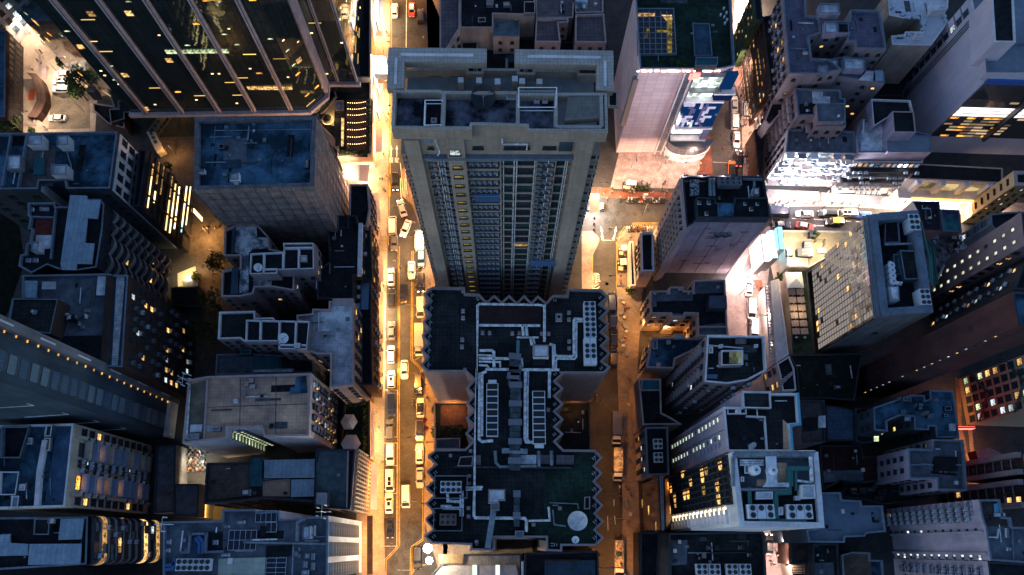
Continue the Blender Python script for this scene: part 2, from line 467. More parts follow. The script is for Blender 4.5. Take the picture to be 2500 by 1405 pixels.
def fin(p, w, d, z0, z1, rz=0.):
    m = MB(); m.box((p.x, p.y, z0), (w, d, z1-z0), FIN, rz); m.tube([(p.x, p.y-d/2-.02, z0+.5), (p.x, p.y-d/2-.02, z1)], .12, FRD, 4); g.add('facade_fin', m)
tdir = (gpoly[1]-gpoly[0]).normalized()
for u, v in ((359, 276), (446, 274), (536, 272), (622, 270), (712, 267)):
    q = P('f', u, v, 12); fin(q+Vector((0, -.2, 0)), 1.0, 1.0, 12, 78)
fin(Vector((x1-.5, gp[2].y+2.2, 0)), 2.4, 3.2, 12, 78)
for fx in (.38, .97): fin(Vector((x1+(e1.x-x1)*fx, e1.y-.2, 0)), .55, .6, 12, 78)
m = MB()
for a, b in zip(gpoly[:-1], gpoly[1:]):
    if b.y > 130: break
    d = b-a; c = (a+b)/2; nn = Vector((d.y, -d.x)).normalized()
    m.box((c.x+nn.x*.35, c.y+nn.y*.35, 11.2), (d.length+.9, 1.1, 1.1+.01*len(m.v)/8), FIN, math.atan2(d.y, d.x))
g.add('base_ledge', m)
g.pl = {}
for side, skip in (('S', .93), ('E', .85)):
    g.grid(side, 'window', [(block('lit_pane', 1.36, .05, 1.5, L_W), .25), (block('lit_pane', 1.36, .05, .5, L_O), .35), (block('lit_pane', 1.1, .05, .3, L_G), .3), (block('lit_pane', .5, .05, .3, L_N), .5), (block('lit_pane', 2.8, .05, .2, glow('pane_gold', (1, .6, .16), .6, .8)), .3)], 1.5, 14, 60, 1.8, .8, .8, skip, .03)  # lit rooms, plus gold glow standing in for reflected restaurant lights
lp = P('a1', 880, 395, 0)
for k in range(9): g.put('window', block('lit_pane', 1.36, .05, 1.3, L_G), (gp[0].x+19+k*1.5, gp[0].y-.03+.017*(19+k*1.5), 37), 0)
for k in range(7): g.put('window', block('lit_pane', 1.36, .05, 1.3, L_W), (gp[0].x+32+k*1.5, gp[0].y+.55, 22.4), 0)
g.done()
# --- podium of the tower with its roof garden
pod = B('pod', 'shopping_podium', 'low shopping podium with a fairy-lit roof garden below the glass tower', 'a2:450,815 545,800 640,690 600,560 895,560 893,1105 655,1120 655,1020', 7.6, WCR, RD, .5, PARP)
pod2 = B('pod2', 'shop_block', 'narrow dark-roofed shop block with red edge between glass tower and bright street', 'a2:812,-60 893,-60 890,556 812,556', 9.5, WCR, RD, .6, PARP)
# --- hedges & lights on the garden come later (things)
# --- stone block with netting
st = B('stone', 'office_block', 'blue-roofed square block wrapped in scaffold netting beside the glass tower', 'f:475,287 773,283 767,456 473,465', 42, WNET, RB, 1.1, mat('netting_edge', (.2, .19, .2), .9, .3, .5, grid=.6), .9)
st.slab('a1:1600,990 1765,985 1765,1190 1595,1195', RG, .01, .1); st.slab('a1:1595,1145 1720,1140 1720,1200 1592,1203', MTB, .12, .1)
st.hut('a1:1640,1235 1705,1232 1705,1285 1638,1288', 1.6, WWH, RL); st.hut('a1:1560,1030 1605,1030 1603,1065 1558,1065', .7, WDK, RD)
st.hut('a2:420,1135 450,1133 448,1200 418,1202', .8, WDK, RL, 'roof_vent'); st.hut('a1:1418,1210 1460,1207 1458,1232 1416,1235', 1.2, WWH, RL, 'roof_vent')
st.bar('a2:465,830 462,1335', .15, PARB, 0, .5); st.bar('a1:1405,890 1400,1350', .15, PARB, 0, .5); st.pipe('a1:1530,935 1900,930 a2:100,930 470,925', .12, PIPD, .3)
st.slab('a1:1530,935 1898,930 1898,1100 1770,1100 1768,985 1530,990', RB, .008, .06)
m = MB()
for a, t, nn, L in st.edges('*'):
    n = int(L/2.2)
    for k in range(n+1):
        p = a+t*(L*k/n)+nn*.35; m.tube([(p.x, p.y, 6), (p.x, p.y, 42.8)], .09, STEEL, 4)
    for z in range(8, 43, 3):
        c = a+t*(L/2)+nn*.35; m.box((c.x, c.y, z), (L, .09, .09), STEEL, math.atan2(t.y, t.x))
st.add('scaffold', m)
# --- left blue roof
lb = B('lb1', 'apartment_block', 'white apartment block with flat blue roof and square windows beside the car park', 'a1:-250,955 840,940 785,1348 470,1350 460,1292 280,1294 270,1352 -250,1356', 35, WNV, RB, 1.0, PARB)
for a, t, nn, L in lb.edges('E'): m = MB(); c = a+t*(L/2)+nn*.06; m.box((c.x, c.y, 0), (L, .12, 33.9), WWH, math.atan2(t.y, t.x)); lb.add('clad_wall', m)
lb.grid('E', 'window', WS(1.5, 1.9, .05), 2.7, 8, 33.8, 3.4, 1.5, out=.12); lb.grid('S', 'window', WS(1.3, 1.5, .02), 5, 8, 33, 3.2, 1.5)
lb.hut('a1:190,960 300,962 300,1035 190,1037', 2.6, WWH, RL); lb.hut('a1:405,965 485,967 485,1040 405,1042', 2.6, WWH, RL); lb.hut('a1:365,1175 475,1175 475,1250 365,1252', 2.8, WWH, RL)
lb.hut('a1:50,1110 148,1110 145,1210 45,1212', 1.8, WGR, RL); lb.slab('a1:245,1130 320,1130 315,1250 235,1250', TEAL, .02, .5, 'skylight')
lb.bar('a1:190,955 125,1345', .35, PARB, 0, .9); lb.bar('a1:75,955 10,1330', .35, PARB, 0, .9); lb.pipe('a1:480,1090 510,1190 470,1330', .12, PIPD, .25)
lb.slab('a1:80,965 185,965 172,1045 65,1045', RD, .01, .08); lb.slab('a1:170,1045 400,1045 380,1330 135,1335', mat('roof_brown_board', (.14, .12, .12), .8, .35, .2, grid=(.5, 3)), .01, .05)
# --- neon-fronted shop block
ne = B('neon', 'shop_block', 'shop block whose street face is banded with glowing warm neon strips', 'a1:990,1067 1052,1069 m1:955,182 905,180', 28, WDK, RD, .8, PARD)
for a, t, nn, L in ne.edges('E'):
    rz = math.atan2(t.y, t.x)
    for i, z in enumerate([5.0, 7.2, 9.0, 11.2, 13.4, 15.6, 18, 20.4, 23, 25.6]):
        for j in range(2):
            r = R_.random()
            if r < .3: continue
            p = a+t*(L*(.3+.4*j+R_.uniform(-.08, .08)))+nn*.55
            mt = L_N if r < .75 else (L_W if r < .9 else glow('neon_teal', (.35, .9, .8), 1.6, .3))
            ne.put('light_strip', block('light_strip', L*R_.choice([.2, .38, .55, .75]), .2, R_.choice([.16, .22, .35]), mt), (p.x, p.y, z), rz)
        c = a+t*(L/2); ne.put('floor_band', block('floor_band', L, .5, .5, WBR), (c.x, c.y, z+.9), rz)
    for j in range(2):
        p = a+t*(L*(j+.5)/2)+nn*.5; ne.put('pilaster', block('pilaster', .35, .4, 25, WBR), (p.x, p.y, 14), rz)
    q = P('m1', 1152, 290, 9)
ne.done()
# --- white block & courtyard building far left
w0 = B('w0', 'school_block', 'low slab with blue roof and brown side along the car park', 'a1:-200,205 42,210 36,838 -200,834', 8, WBR, RB, .8, PARB); w0.grid('E', 'window', WS(1.2, 2, .0), 1.8, 1, 7, 3.2, 1.6)
w1b = B('w1', 'apartment_block', 'white block with lit windows behind the courtyard', [Vector((-155, 120)), Vector((-136, 121)), Vector((-127, 134)), Vector((-127, 175)), Vector((-150, 175))], 26, WWH, RG, .8, PARW, raw=True)
w1b.grid('E', 'window', WS(1.4, 1.7, .25, warm=.4), 2.6, 2, 25, 3.2, 1.5); w1b.grid('S', 'window', WS(1.4, 1.7, .1), 2.6, 2, 25, 3.2, 1.5)
# --- curved-balcony block with blue metal roofs
cr = B('crescent', 'apartment_block', 'apartment block with rippling curved balconies and patched pale metal roof', 'm1:190,155 378,152 380,180 470,180 480,128 690,130 716,165 705,335 662,600 520,622 400,612 322,582 215,640 125,590 138,512 170,505 180,432 200,430 215,340 190,338 205,255 188,245', 35, WDK, RD, .8, PARB)
for s_ in ('m1:480,103 597,108 600,135 690,138 668,266 600,262 583,432 645,434 628,577 526,574 522,618 422,616 415,572', ): cr.slab(s_, MTL, .9, .35, 'metal_roof')
cr.slab('m1:243,268 365,268 360,375 240,377', mat('roof_red_paint', (.16, .035, .03), .8, .3, .3), .02, .06); cr.slab('m1:245,378 358,378 350,470 240,472', RL, .02, .06); cr.hut('m1:215,420 270,420 262,485 210,485', 2.2, WWH, RL)
for s_ in ('m1:197,185 228,187 226,210 194,210', 'm1:272,183 328,185 326,207 270,207', 'm1:176,537 206,535 204,563 173,563', 'm1:225,535 256,535 254,562 222,562'): cr.hut(s_, .5, WWH, RL, 'roof_vent')
cr.bar('m1:380,185 345,540', .3, PARB, 0, .7); cr.bar('m1:200,250 370,255', .3, PARB, 0, .7)
for a, t, nn, L in cr.edges('E'):
    if L < 4: continue
    rz = math.atan2(t.y, t.x)
    k = ('bal', round(L, 1))
    b = MB(); n = 10
    pts = [(-L/2+L*i/n, -.3-1.0*abs(math.sin(PI*2*i/n))) for i in range(n+1)]
    for i in range(n):
        (xa, ya), (xb, yb) = pts[i], pts[i+1]
        b.face([(xa, 0, 0), (xa, ya, 0), (xb, yb, 0), (xb, 0, 0)], WGR); b.face([(xa, ya, -.15), (xb, yb, -.15), (xb, yb, .85), (xa, ya, .85)], WGR); b.face([(xb, yb+.15, -.15), (xa, ya+.15, -.15), (xa, ya+.15, .85), (xb, yb+.15, .85)], WBE); b.face([(xa, ya, .85), (xb, yb, .85), (xb, yb+.15, .85), (xa, ya+.15, .85)], WBE)
    me = b.mesh('balcony'); c = a+t*(L/2)
    for z in range(4, 32, 3): cr.put('balcony', me, (c.x, c.y, z), rz)
cr.grid('E', 'window', WS(1.3, 1.5, .12, warm=.75), 2.3, 3, 34, 3., 1.5, .6, .1)
cr.done()
# --- dark apartment block with many AC units
dk = B('dark', 'apartment_block', 'dark brown apartment block dense with lit windows and cooling boxes', 'm1:150,652 742,640 775,650 880,650 840,1285 690,1278 150,1240', 36, WBR, RG, .9, PARB)
dk.slab('m1:165,690 255,692 248,808 160,806', MTL, .3, .4, 'metal_roof'); dk.slab('m1:290,697 383,697 380,748 286,750', RL, 1.4, .2, 'metal_roof'); dk.slab('m1:672,645 737,645 724,790 658,790', RL, .2, .2, 'metal_roof')
dk.bar('m1:752,655 712,1265', 1.4, WBR, .0, .9); dk.slab('m1:800,652 858,652 805,1275 765,1275', mat('gutter_white', (.5, .5, .52), .6, .35, .9, grid=(8, .5)), .35, .2, 'gutter_sheet'); dk.slab('m1:780,652 798,652 762,1275 735,1275', MTB, .3, .15, 'gutter_sheet')
dk.hut('m1:82,812 398,815 345,1055 45,1010', 4.5, WBR, RT, 'penthouse', ph=.5); dk.slab('m1:430,1070 700,1065 690,1240 380,1220', RD, .01, .05)
for i in range(14):
    x, y = 440+R_.random()*140, 905+R_.random()*110; w = 10+R_.random()*14
    dk.hut('m1:%f,%f %f,%f %f,%f %f,%f' % (x, y, x+w, y, x+w, y+w, x, y+w), .5+R_.random(), R_.choice([WGR, WDK, WWH]), R_.choice([RL, RG, RD]), 'roof_box', ph=0)
dk.grid('E', 'window', WS(1.2, 1.4, .17, warm=.6), 2.2, 2, 35, 2.9, 1.4, .6, .08); dk.grid('E', 'air_conditioner', [(acu(2), .85), (acu(0), .15)], 2.2, 2, 35, 2.9, .25, .9, .6)
dk.done()
CUR = plain('curtain_pale_blue', (.16, .24, .28), .6)
# --- stepped office tower with slit lights (top out of the picture)
oN, oS = P('b1', 1195, 195, 0), P('b1', 1160, 470, 0)
of = B('off', 'office_tower', 'slate grey tower with a column of slit lights running up its corner', [Vector((oN.x, oN.y)), Vector((oN.x-60, oN.y+6)), Vector((oN.x-62, oS.y-4)), Vector((oS.x, oS.y))], 74, WNV, RG, 1, PAR, raw=True)
for a, t, nn, L in of.edges('E'):
    rz = math.atan2(t.y, t.x)
    for z in [4+i*3.1 for i in range(22)]:
        p = a+t*(L*.33); lit = R_.random()
        of.put('window', win(L*.33, 2.2, R_.choice([CUR, CUR, GLB]) if lit > .3 or z > 25 else L_W, STEEL, mull=3), (p.x, p.y, z), rz)
        p = a+t*(L*.8)+nn*.1; of.put('slit_light', block('slit_light', .42, .16, .22, glow('slit_amber', (1, .5, .1), .5, .4)), (p.x, p.y, z+.6), rz)
    c = a+t*(L*.91); m = MB(); m.box((c.x+nn.x*.5, c.y+nn.y*.5, 0), (L*.18, 1.0, 73), WGR, rz); of.add('corner_pier', m)
    m = MB()
    for z in range(6, 72, 12): q = c+nn*1.02; m.box((q.x, q.y, z), (.3, .12, 4.5), WWH, rz)
    of.add('white_rib', m)
    m = MB(); c = a+t*(L/2); m.box((c.x+nn.x*.4, c.y+nn.y*.4, 0), (L+.6, .8, 4.2), WWH, rz); of.add('base_course', m)
for a, t, nn, L in of.edges('S'):
    rz = math.atan2(t.y, t.x); m = MB()
    for i, z in enumerate((16, 26, 36, 46, 56)):
        p = a+t*(L-7-i*.8)+nn*.06; m.box((p.x, p.y, z), (8, .1, .14), WWH, rz); p = p+t*4; m.box((p.x, p.y, z), (.14, .1, 2.2), WWH, rz)
    of.add('ledge_trim', m)  # white L-shaped lines on the south wall
of.done()
# --- bottom left blocks
b1 = B('bl1', 'apartment_block', 'cream apartment block hung with pale blue tarpaulins over its balconies', 'b1:-60,388 500,373 440,940 -60,955', 35, WCR, RB, 1., PARW)
b1.slab('b1:390,385 490,385 428,930 300,935', mat('roof_deep_blue', (.06, .12, .2), .7, .3, .15), .02, .05); b1.hut('b1:5,392 200,390 135,608 0,608', 1.5, WNV, RD, 'plant_room', ph=1.2, pm=PARB)
b1.hut('b1:310,385 355,385 345,460 300,462', 1.8, WNV, MTB); b1.hut('b1:172,470 222,470 218,515 170,515', .8, WGR, RL, 'roof_vent'); b1.hut('b1:130,785 175,783 168,828 125,830', .8, WGR, RL, 'roof_vent'); b1.hut('b1:78,865 130,865 120,945 70,945', 1.2, WNV, MTL)
b1.bar('b1:298,500 262,700 245,930', .8, PARW, 0, 1.); b1.hut('b1:0,700 130,700 105,860 -10,860', 1.2, WNV, RB, 'plant_room', ph=.6, pm=PARW); b1.hut('b1:300,470 345,470 335,560 290,560', .8, WGR, mat('yellow_tarp', (.3, .22, .06)), 'roof_box')
TARP = plain('tarp_blue', (.28, .33, .46), .7)
for a, t, nn, L in b1.edges('E'):
    rz = math.atan2(t.y, t.x)
    for z in [3+i*3. for i in range(10)]:
        for fx in (.08, .92):
            p = a+t*(L*fx); b1.put('window', R_.choice([win(1.4, 1.6, GLD), win(1.4, 1.6, GLD), win(1.4, 1.6, GLD), win(1.4, 1.6, L_W)]), (p.x, p.y, z+1), rz)
        for fx, w in ((.30, L*.22), (.70, L*.22)):
            p = a+t*(L*fx); r = R_.random()
            b1.put('balcony', block('balcony', w, 1.3, .9, TARP if r < .6 else WCR), (p.x, p.y, z+.1), rz)
            q = p; b1.put('window', win(w*.8, 1.6, L_O if R_.random() < .14 else GLD, mull=3), (q.x, q.y, z+1.4), rz)
        for fx in (.16, .44, .5, .56, .84):
            p = a+t*(L*(fx+R_.uniform(-.012, .012)))
            if R_.random() < .85: b1.put('air_conditioner', acu(0), (p.x, p.y, z+R_.random()*.6), rz)
            if fx in (.44, .5, .56) and R_.random() < .8: b1.put('window', win(.7, .9, L_C if R_.random() < .12 else GLD, mull=0), (p.x, p.y, z+1.7), rz)
    c1 = a+t*(L*.5); m = MB()
    for fx in (.15, .85): q = a+t*(L*fx)+nn*.25; m.box((q.x, q.y, 0), (.5, .5, 34), WCR, rz)
    b1.add('pilaster', m)
b1.done()
al = B('alley_shed', 'low_workshop', 'flat low grey roof in the gap beside the cream apartment block', 'b1:1060,520 1195,520 1185,975 1040,985', 7, WGR, RG, .4, PARD)
b2 = B('bl2', 'apartment_block', 'apartment block with rounded glowing bay ends and pale corrugated roof', 'b1:-60,1012 598,1006 588,1332 -60,1372', 31.8, WDK, RD, .8, PARB)
b2.slab('b1:412,1022 570,1018 552,1160 395,1165', MTL, .8, .3, 'metal_roof'); b2.slab('b1:200,1192 552,1190 545,1328 190,1335', MTL, .8, .3, 'metal_roof'); b2.slab('b1:-60,1130 68,1126 70,1185 192,1192 190,1270 -60,1275', MTL, .6, .3, 'metal_roof')
b2.hut('b1:232,1020 340,1020 330,1130 225,1130', 1.4, WDK, RD, 'plant_room'); b2.hut('b1:325,1018 345,1018 338,1052 320,1052', 1.9, WWH, RL, 'roof_vent')
for a, t, nn, L in b2.edges('E'):
    rz = math.atan2(t.y, t.x); k = MB(); n = 8
    for i, z in enumerate([3+j*3. for j in range(10)]):
        lit = R_.random(); me_ = L_W if lit < .08 else (L_C if lit < .15 else None)
        b = MB(); pts = [(-L/2-.2+.0, 0)]+[(-L/2+1.2*(1-math.cos(PI/2*q/4))-.2, -1.6*math.sin(PI/2*q/4)) for q in range(1, 5)]
        pts = pts+[(-x, y) for x, y in pts[::-1]]
        for (xa, ya), (xb, yb) in zip(pts[:-1], pts[1:]):
            curved = abs(xb-xa) < 2
            b.face([(xa, ya, -.5), (xb, yb, -.5), (xb, yb, .5), (xa, ya, .5)], WGR)
            b.face([(xa, ya*.95, .5), (xb, yb*.95, .5), (xb, yb*.95, 2.4), (xa, ya*.95, 2.4)], (me_ or GLD) if curved else (GLD if lit > .15 or me_ is None else me_))
        b.face([(x, y, .5) for x, y in pts], WGR); b.face([(x, y, -.5) for x, y in pts[::-1]], WGR)
        c = a+t*(L/2); b2.put('bay_window', b.mesh('bay_window'), (c.x, c.y, z), rz)
        for fx in (.15, .3, .45, .6, .75, .88):
            if R_.random() < .2: p = a+t*(L*fx)+nn*1.55; b2.put('window', win(1.6, 1.5, R_.choice([L_C, L_W, L_W, L_C, L_O, L_W, L_C, GLB, GLB, GLB]), mull=2), (p.x, p.y, z+1.45), rz)
            elif R_.random() < .3: p = a+t*(L*fx)+nn*1.5; b2.put('air_conditioner', acu(0), (p.x, p.y, z+.5), rz)
b2.done()
b3 = B('bl3', 'apartment_block', 'pale block with slot windows at the lower edge below the rounded block', [Vector((-70, -9.5)), Vector((-70, -30)), Vector((-125, -30)), Vector((-125, -6.0))], 30, WWH, RG, .8, PARW, raw=True)
b3.grid('N', 'window', WS(1., 1.9, .12), 3., 3, 29, 3., 1.5); b3.done()
lb.done(); w0.done(); w1b.done()
# ================================================================== BLOCK WEST OF THE MAIN STREET
d1 = B('d1', 'shop_house', 'narrow dark-roofed shop house with pink street face beside the netted block', 'm2:992,28 1120,26 1132,200 1112,322 985,300', 16, WPK, RD, .6, PARP)
d1.grid('E', 'window', WS(1.2, 1.4, .15, warm=.9), 2.4, 4, 15, 3., 1.5); d1.done()
d2 = B('d2', 'shop_house', 'black-roofed shop house row with grey parapet strip above the main street', 'm2:845,245 1040,240 1048,290 1078,290 1062,655 1025,655 1022,818 770,818 760,640 850,560', 19, WBR, mat('roof_black_felt', (.02, .022, .027), .8, .4, .3, bump=.2), .5, PARD)
d2.bar('m2:1068,295 1060,655', .9, PARW, .2, .8); d2.slab('m2:860,440 1020,440 1018,640 855,640', RD, .02, .05); d2.hut('m2:860,245 985,243 985,330 855,332', 1.2, WDK, RD)
d2.bar('m2:768,650 765,745', .2, PARW, 0, .6); d2.bar('m2:858,455 856,640', .2, STEEL, 0, .5)
d2.grid('E', 'window', WS(1.3, 1.4, .2, warm=.9), 2.2, 4, 18, 3., 1.5); d2.grid('E', 'air_conditioner', AC, 2.2, 4, 18, 3., .2, 1.2, .5); d2.done()
d3 = B('d3', 'shop_house', 'slim shop house with green roof edge facing the main street', 'm2:1082,325 1135,322 1150,690 1085,690', 14, WBR, mat('roof_green_paint', (.03, .06, .045), .8, .3, .3), .5, PARD)
d3.grid('E', 'window', WS(1.2, 1.3, .2, warm=.9), 2.2, 3, 13, 3., 1.5); d3.done()
d4 = B('d4', 'shop_house', 'slim dark shop house with glazed strip below the tiled terrace block', 'm2:1062,695 1140,695 1150,1405 1050,1405', 15, WBR, RD, .5, PARD)
d4.slab('m2:1075,700 1128,700 1122,888 1070,888', GLB, .2, .1, 'skylight'); d4.slab('m2:1040,845 1062,845 1055,1040 1030,1040', GLB, 5.5, .1, 'skylight'); d4.slab('m2:1050,1110 1080,1110 1075,1405 1045,1405', mat('roof_red_paint', (.16, .035, .03)), .1, .1)
d4.grid('E', 'window', WS(1.2, 1.3, .2, warm=.9), 2.2, 3, 14, 3., 1.5); d4.grid('E', 'air_conditioner', AC, 3., 3, 14, 3., .2, 1.2, .4); d4.done()
lw = B('lw', 'tenement_block', 'stepped tenement with peeling white roof and a dish on its stair tower', 'm2:135,340 205,310 362,305 440,390 445,470 540,490 760,440 760,640 615,655 612,760 470,735 345,735 330,780 240,800 110,800 118,620 240,600 240,520 128,520', 24, WPK, RD, .7, PARP)
lw.slab('m2:215,315 355,310 358,392 438,395 436,468 330,475 300,500 300,640 300,780 236,776 240,640 246,510 208,495', RLW, .02, .1); lw.slab('m2:335,682 458,682 455,728 332,728', RLW, .05, .2)
lw.slab('m2:186,600 230,600 226,780 176,780', MTB, .7, .2, 'metal_roof'); lw.slab('m2:188,345 210,325 206,495 180,505', MTB, .7, .2, 'metal_roof')
pt = lw.hut('m2:312,503 540,492 537,432 745,430 748,608 498,616 495,640 306,645', 4.6, WPK, RD, 'stair_tower', ph=.9, pm=PARW)
for s_ in ('m2:405,505 402,640', 'm2:537,495 535,608', 'm2:645,470 642,608', 'm2:540,465 745,462', 'm2:408,612 498,610'): lw.bar(s_, .35, PARW, 3.7, .9)
lw.hut('m2:655,515 700,515 700,560 655,560', .9, WGR, RL, 'roof_vent', z=lw.rz+3.8)
lw.grid('S', 'window', WS(.9, 1.1, .05), 2.2, 2, 23, 3., 1.5, .7, .15); lw.grid('E', 'window', WS(.9, 1.1, .05), 2.2, 2, 23, 3., 1.5); lw.done()
l2 = B('l2', 'tenement_block', 'L-shaped tenement with large grey tiled terrace roof and ringed stair tower', 'm2:850,830 1022,830 1018,1405 f:803,948 m2:858,1405 860,1195 768,1195 700,1165 700,970 720,965 735,985 630,965 628,925 735,915 738,882 850,885', 25, WPK, RGT, .9, PARP)
l2.slab('m2:865,835 1018,835 1012,1030 778,1035 782,905 860,895', RL, .02, .06); l2.bar('m2:875,835 1020,833', 1.4, PARP, 0, .8); l2.bar('m2:782,905 780,1035', .2, PARW, 0, .5)
l2.grid('E', 'window', WS(1.3, 1.4, .2, warm=.9), 2.4, 3, 24, 3., 1.5); l2.grid('S', 'window', WS(1., 1.2, .1), 3, 3, 24, 3., 1.5); l2.done()
l3 = B('l3', 'tenement_block', 'narrow tenement wings with white-edged empty roofs around a light well', 'm2:98,903 345,897 345,945 470,942 480,962 725,970 703,1172 505,1166 503,1110 275,1112 240,1088 88,1092', 25, WPK, RT, .9, PARW)
l3.hut('m2:283,958 718,968 700,1160 508,1158 508,1105 278,1105', 3., WPK, RD, 'stair_tower', ph=.9, pm=PARW)
for s_ in ('m2:382,962 378,1105', 'm2:512,966 507,1105', 'm2:625,968 618,1130', 'm2:508,1130 700,1132'): l3.bar(s_, .35, PARW, 2.1, .9)
l3.hut('m2:615,1118 655,1118 652,1150 612,1150', .9, WGR, RL, 'roof_vent', z=l3.rz+3)
l3.grid('S', 'window', WS(.9, 1.1, .05), 2.2, 2, 24, 3., 1.5); l3.grid('E', 'window', WS(.9, 1.1, .05), 2.2, 2, 24, 3., 1.5); l3.done()
l4 = B('l4', 'workshop', 'low grey roof with sheet-metal huts wedged between tenement and tan-roofed block', 'm2:80,1193 330,1190 520,1200 735,1195 760,1340 70,1335', 16, WGR, RG, .6, PARB)
l4.slab('m2:330,1215 515,1205 510,1290 330,1290', TEAL, .3, .2, 'metal_roof'); l4.hut('m2:330,1295 610,1290 605,1320 320,1322', 1.0, WPK, RL); l4.slab('m2:525,1205 735,1200 735,1310 525,1310', RD, .02, .1); l4.hut('m2:240,1160 320,1160 315,1195 240,1197', 2, WNV, TEAL)
# --- tan roof
tn = B('tan', 'office_block', 'office block with broad tan tiled roof and white bare walls', 'b2:165,75 298,52 1000,30 985,458 680,466 660,398 432,405 428,474 125,510', 27, WWH, RTAN, .9, PARP, .4)
tn.slab('b2:170,110 285,85 272,480 150,500', mat('roof_olive', (.2, .17, .12), .8, .3, .3), .02, .08); tn.bar('b2:295,60 272,480', .35, PARP, 0, .6); tn.slab('b2:180,382 262,380 255,430 175,435', RL, .03, .15); tn.slab('b2:285,388 400,385 395,430 275,432', RL, .03, .15)
tn.hut('b2:160,445 240,440 235,480 152,485', 1.0, WGR, MTL, 'roof_box'); tn.pipe('b2:172,150 150,480', .3, PIPE, .5); tn.pipe('b2:520,50 515,440', .06, FRD, .02); tn.pipe('b2:762,45 758,450', .06, FRD, .02); tn.pipe('b2:290,265 975,240', .06, FRD, .02)
for s_ in ('b2:550,90 575,88 573,118 548,120', 'b2:580,70 607,68 605,95 578,97', 'b2:582,110 620,108 617,135 580,136'): tn.hut(s_, .8, WGR, RL, 'roof_vent')
tn.slab('b2:895,60 965,50 975,165 855,175 860,130 890,125', RB, .02, .12); tn.hut('b2:330,395 385,392 382,425 325,427', 1.1, WDK, STEEL, 'roof_box')
tn.grid('E', 'window', WS(1.3, 1.3, .25, warm=.7), 2.2, 2, 26, 2.9, 1.4); tn.grid('E', 'air_conditioner', AC, 2.2, 2, 26, 2.9, .3, 1.3, .15)
for a, t, nn, L in tn.edges('E'):
    if L < 8:
        rz = math.atan2(t.y, t.x)
        for i in range(11): p = a+t*(L*.5); tn.put('lit_balcony', win(L*.7, 1.1, L_G, WGR), (p.x, p.y, 2.2+i*2.15), rz)
tn.done()
# light slot on the notch
for a, t, nn, L in tn.edges('S'):
    pass
m = MB(); q = PL('b2:432,408 660,400', 26); a, b = q[0], q[1]; d = b-a; rz = math.atan2(d.y, d.x)
nb = MB(); nb.box((0, 0, 0), (d.length*.42, .3, 24), WGR); 
c = a+d*.24; link('stair_bay', MB.mesh(nb, 'stair_bay'), tn.e, Vector((c.x, c.y-.3, 0))-tn.o, rz)
for i in range(12):
    link('lit_opening', block('lit_opening', .5, .08, .5, glow('stair_light', (.85, .95, .6), .45, .35)), tn.e, Vector((c.x-d.length*.1, c.y-.46, 2.6+i*1.95))-tn.o, rz)
    link('lit_opening', block('lit_opening', .4, .08, .4, glow('stair_light', (.85, .95, .6), .45, .35)), tn.e, Vector((c.x+d.length*.1, c.y-.46, 2.2+i*1.95))-tn.o, rz)
# --- lattice-front block
la = B('lat', 'apartment_block', 'low block with lattice of pink window frames towards the main street', 'b2:288,640 585,635 590,600 668,600 672,620 1028,612 1032,545 1302,548 1268,960 1020,945 1018,905 680,880 270,922', 19, WPK, RT, .8, PARD)
la.slab('b2:300,650 585,645 585,860 280,905', mat('roof_brown_felt', (.12, .095, .085), .85, .35, .2, grid=.8, gdark=.75), .02, .05); la.slab('b2:586,602 668,602 668,800 586,802', TEAL, .5, .25, 'metal_roof')
la.slab('b2:682,622 1024,616 1022,742 680,746', MTL, .6, .3, 'metal_roof'); la.slab('b2:866,755 1020,752 1018,868 864,874', MTL, .6, .3, 'metal_roof'); la.slab('b2:670,752 860,750 858,870 672,868', RTAN, .02, .08)
la.slab('b2:1038,552 1245,552 1240,940 1022,935', mat('roof_teal_grey', (.1, .14, .16), .8, .35, .15), .02, .06); la.hut('b2:525,818 582,818 580,862 522,862', 1.6, WWH, RL); la.hut('b2:598,832 622,832 620,860 596,860', .7, WGR, RL, 'roof_vent'); la.hut('b2:1028,835 1118,835 1115,935 1022,930', 2., WGR, RL, 'roof_box')
la.bar('b2:1250,550 1242,945', .3, PARP, 0, .7)
for a, t, nn, L in la.edges('E'):
    if L < 7: continue
    rz = math.atan2(t.y, t.x); n = 14
    for z in [1.2+i*2.5 for i in range(7)]:
        c = a+t*(L/2); la.put('lattice_beam', block('lattice_beam', L, .5, .45, WCR), (c.x, c.y, z+1.7), rz)
        for i in range(n):
            p = a+t*(L*(i+.5)/n); la.put('window', win(L/n*.8, 1.9, L_W if R_.random() < .06 else GLD, WBR), (p.x, p.y, z+.6), rz)
    for i in range(n+1):
        p = a+t*(L*i/n); la.put('lattice_post', block('lattice_post', .3, .6, 17.5, WCR), (p.x, p.y, 9.5), rz)
la.grid('S', 'window', WS(1, 1, .0), 3, 3, 17, 3, 1.5); la.done()
ga = B('gard', 'shop_block', 'low shop block with dark planted roof and glowing canopy along the street', 'b2:1225,212 1400,215 1400,610 1300,545 1200,520', 6, WCR, RGR, .6, PARD)
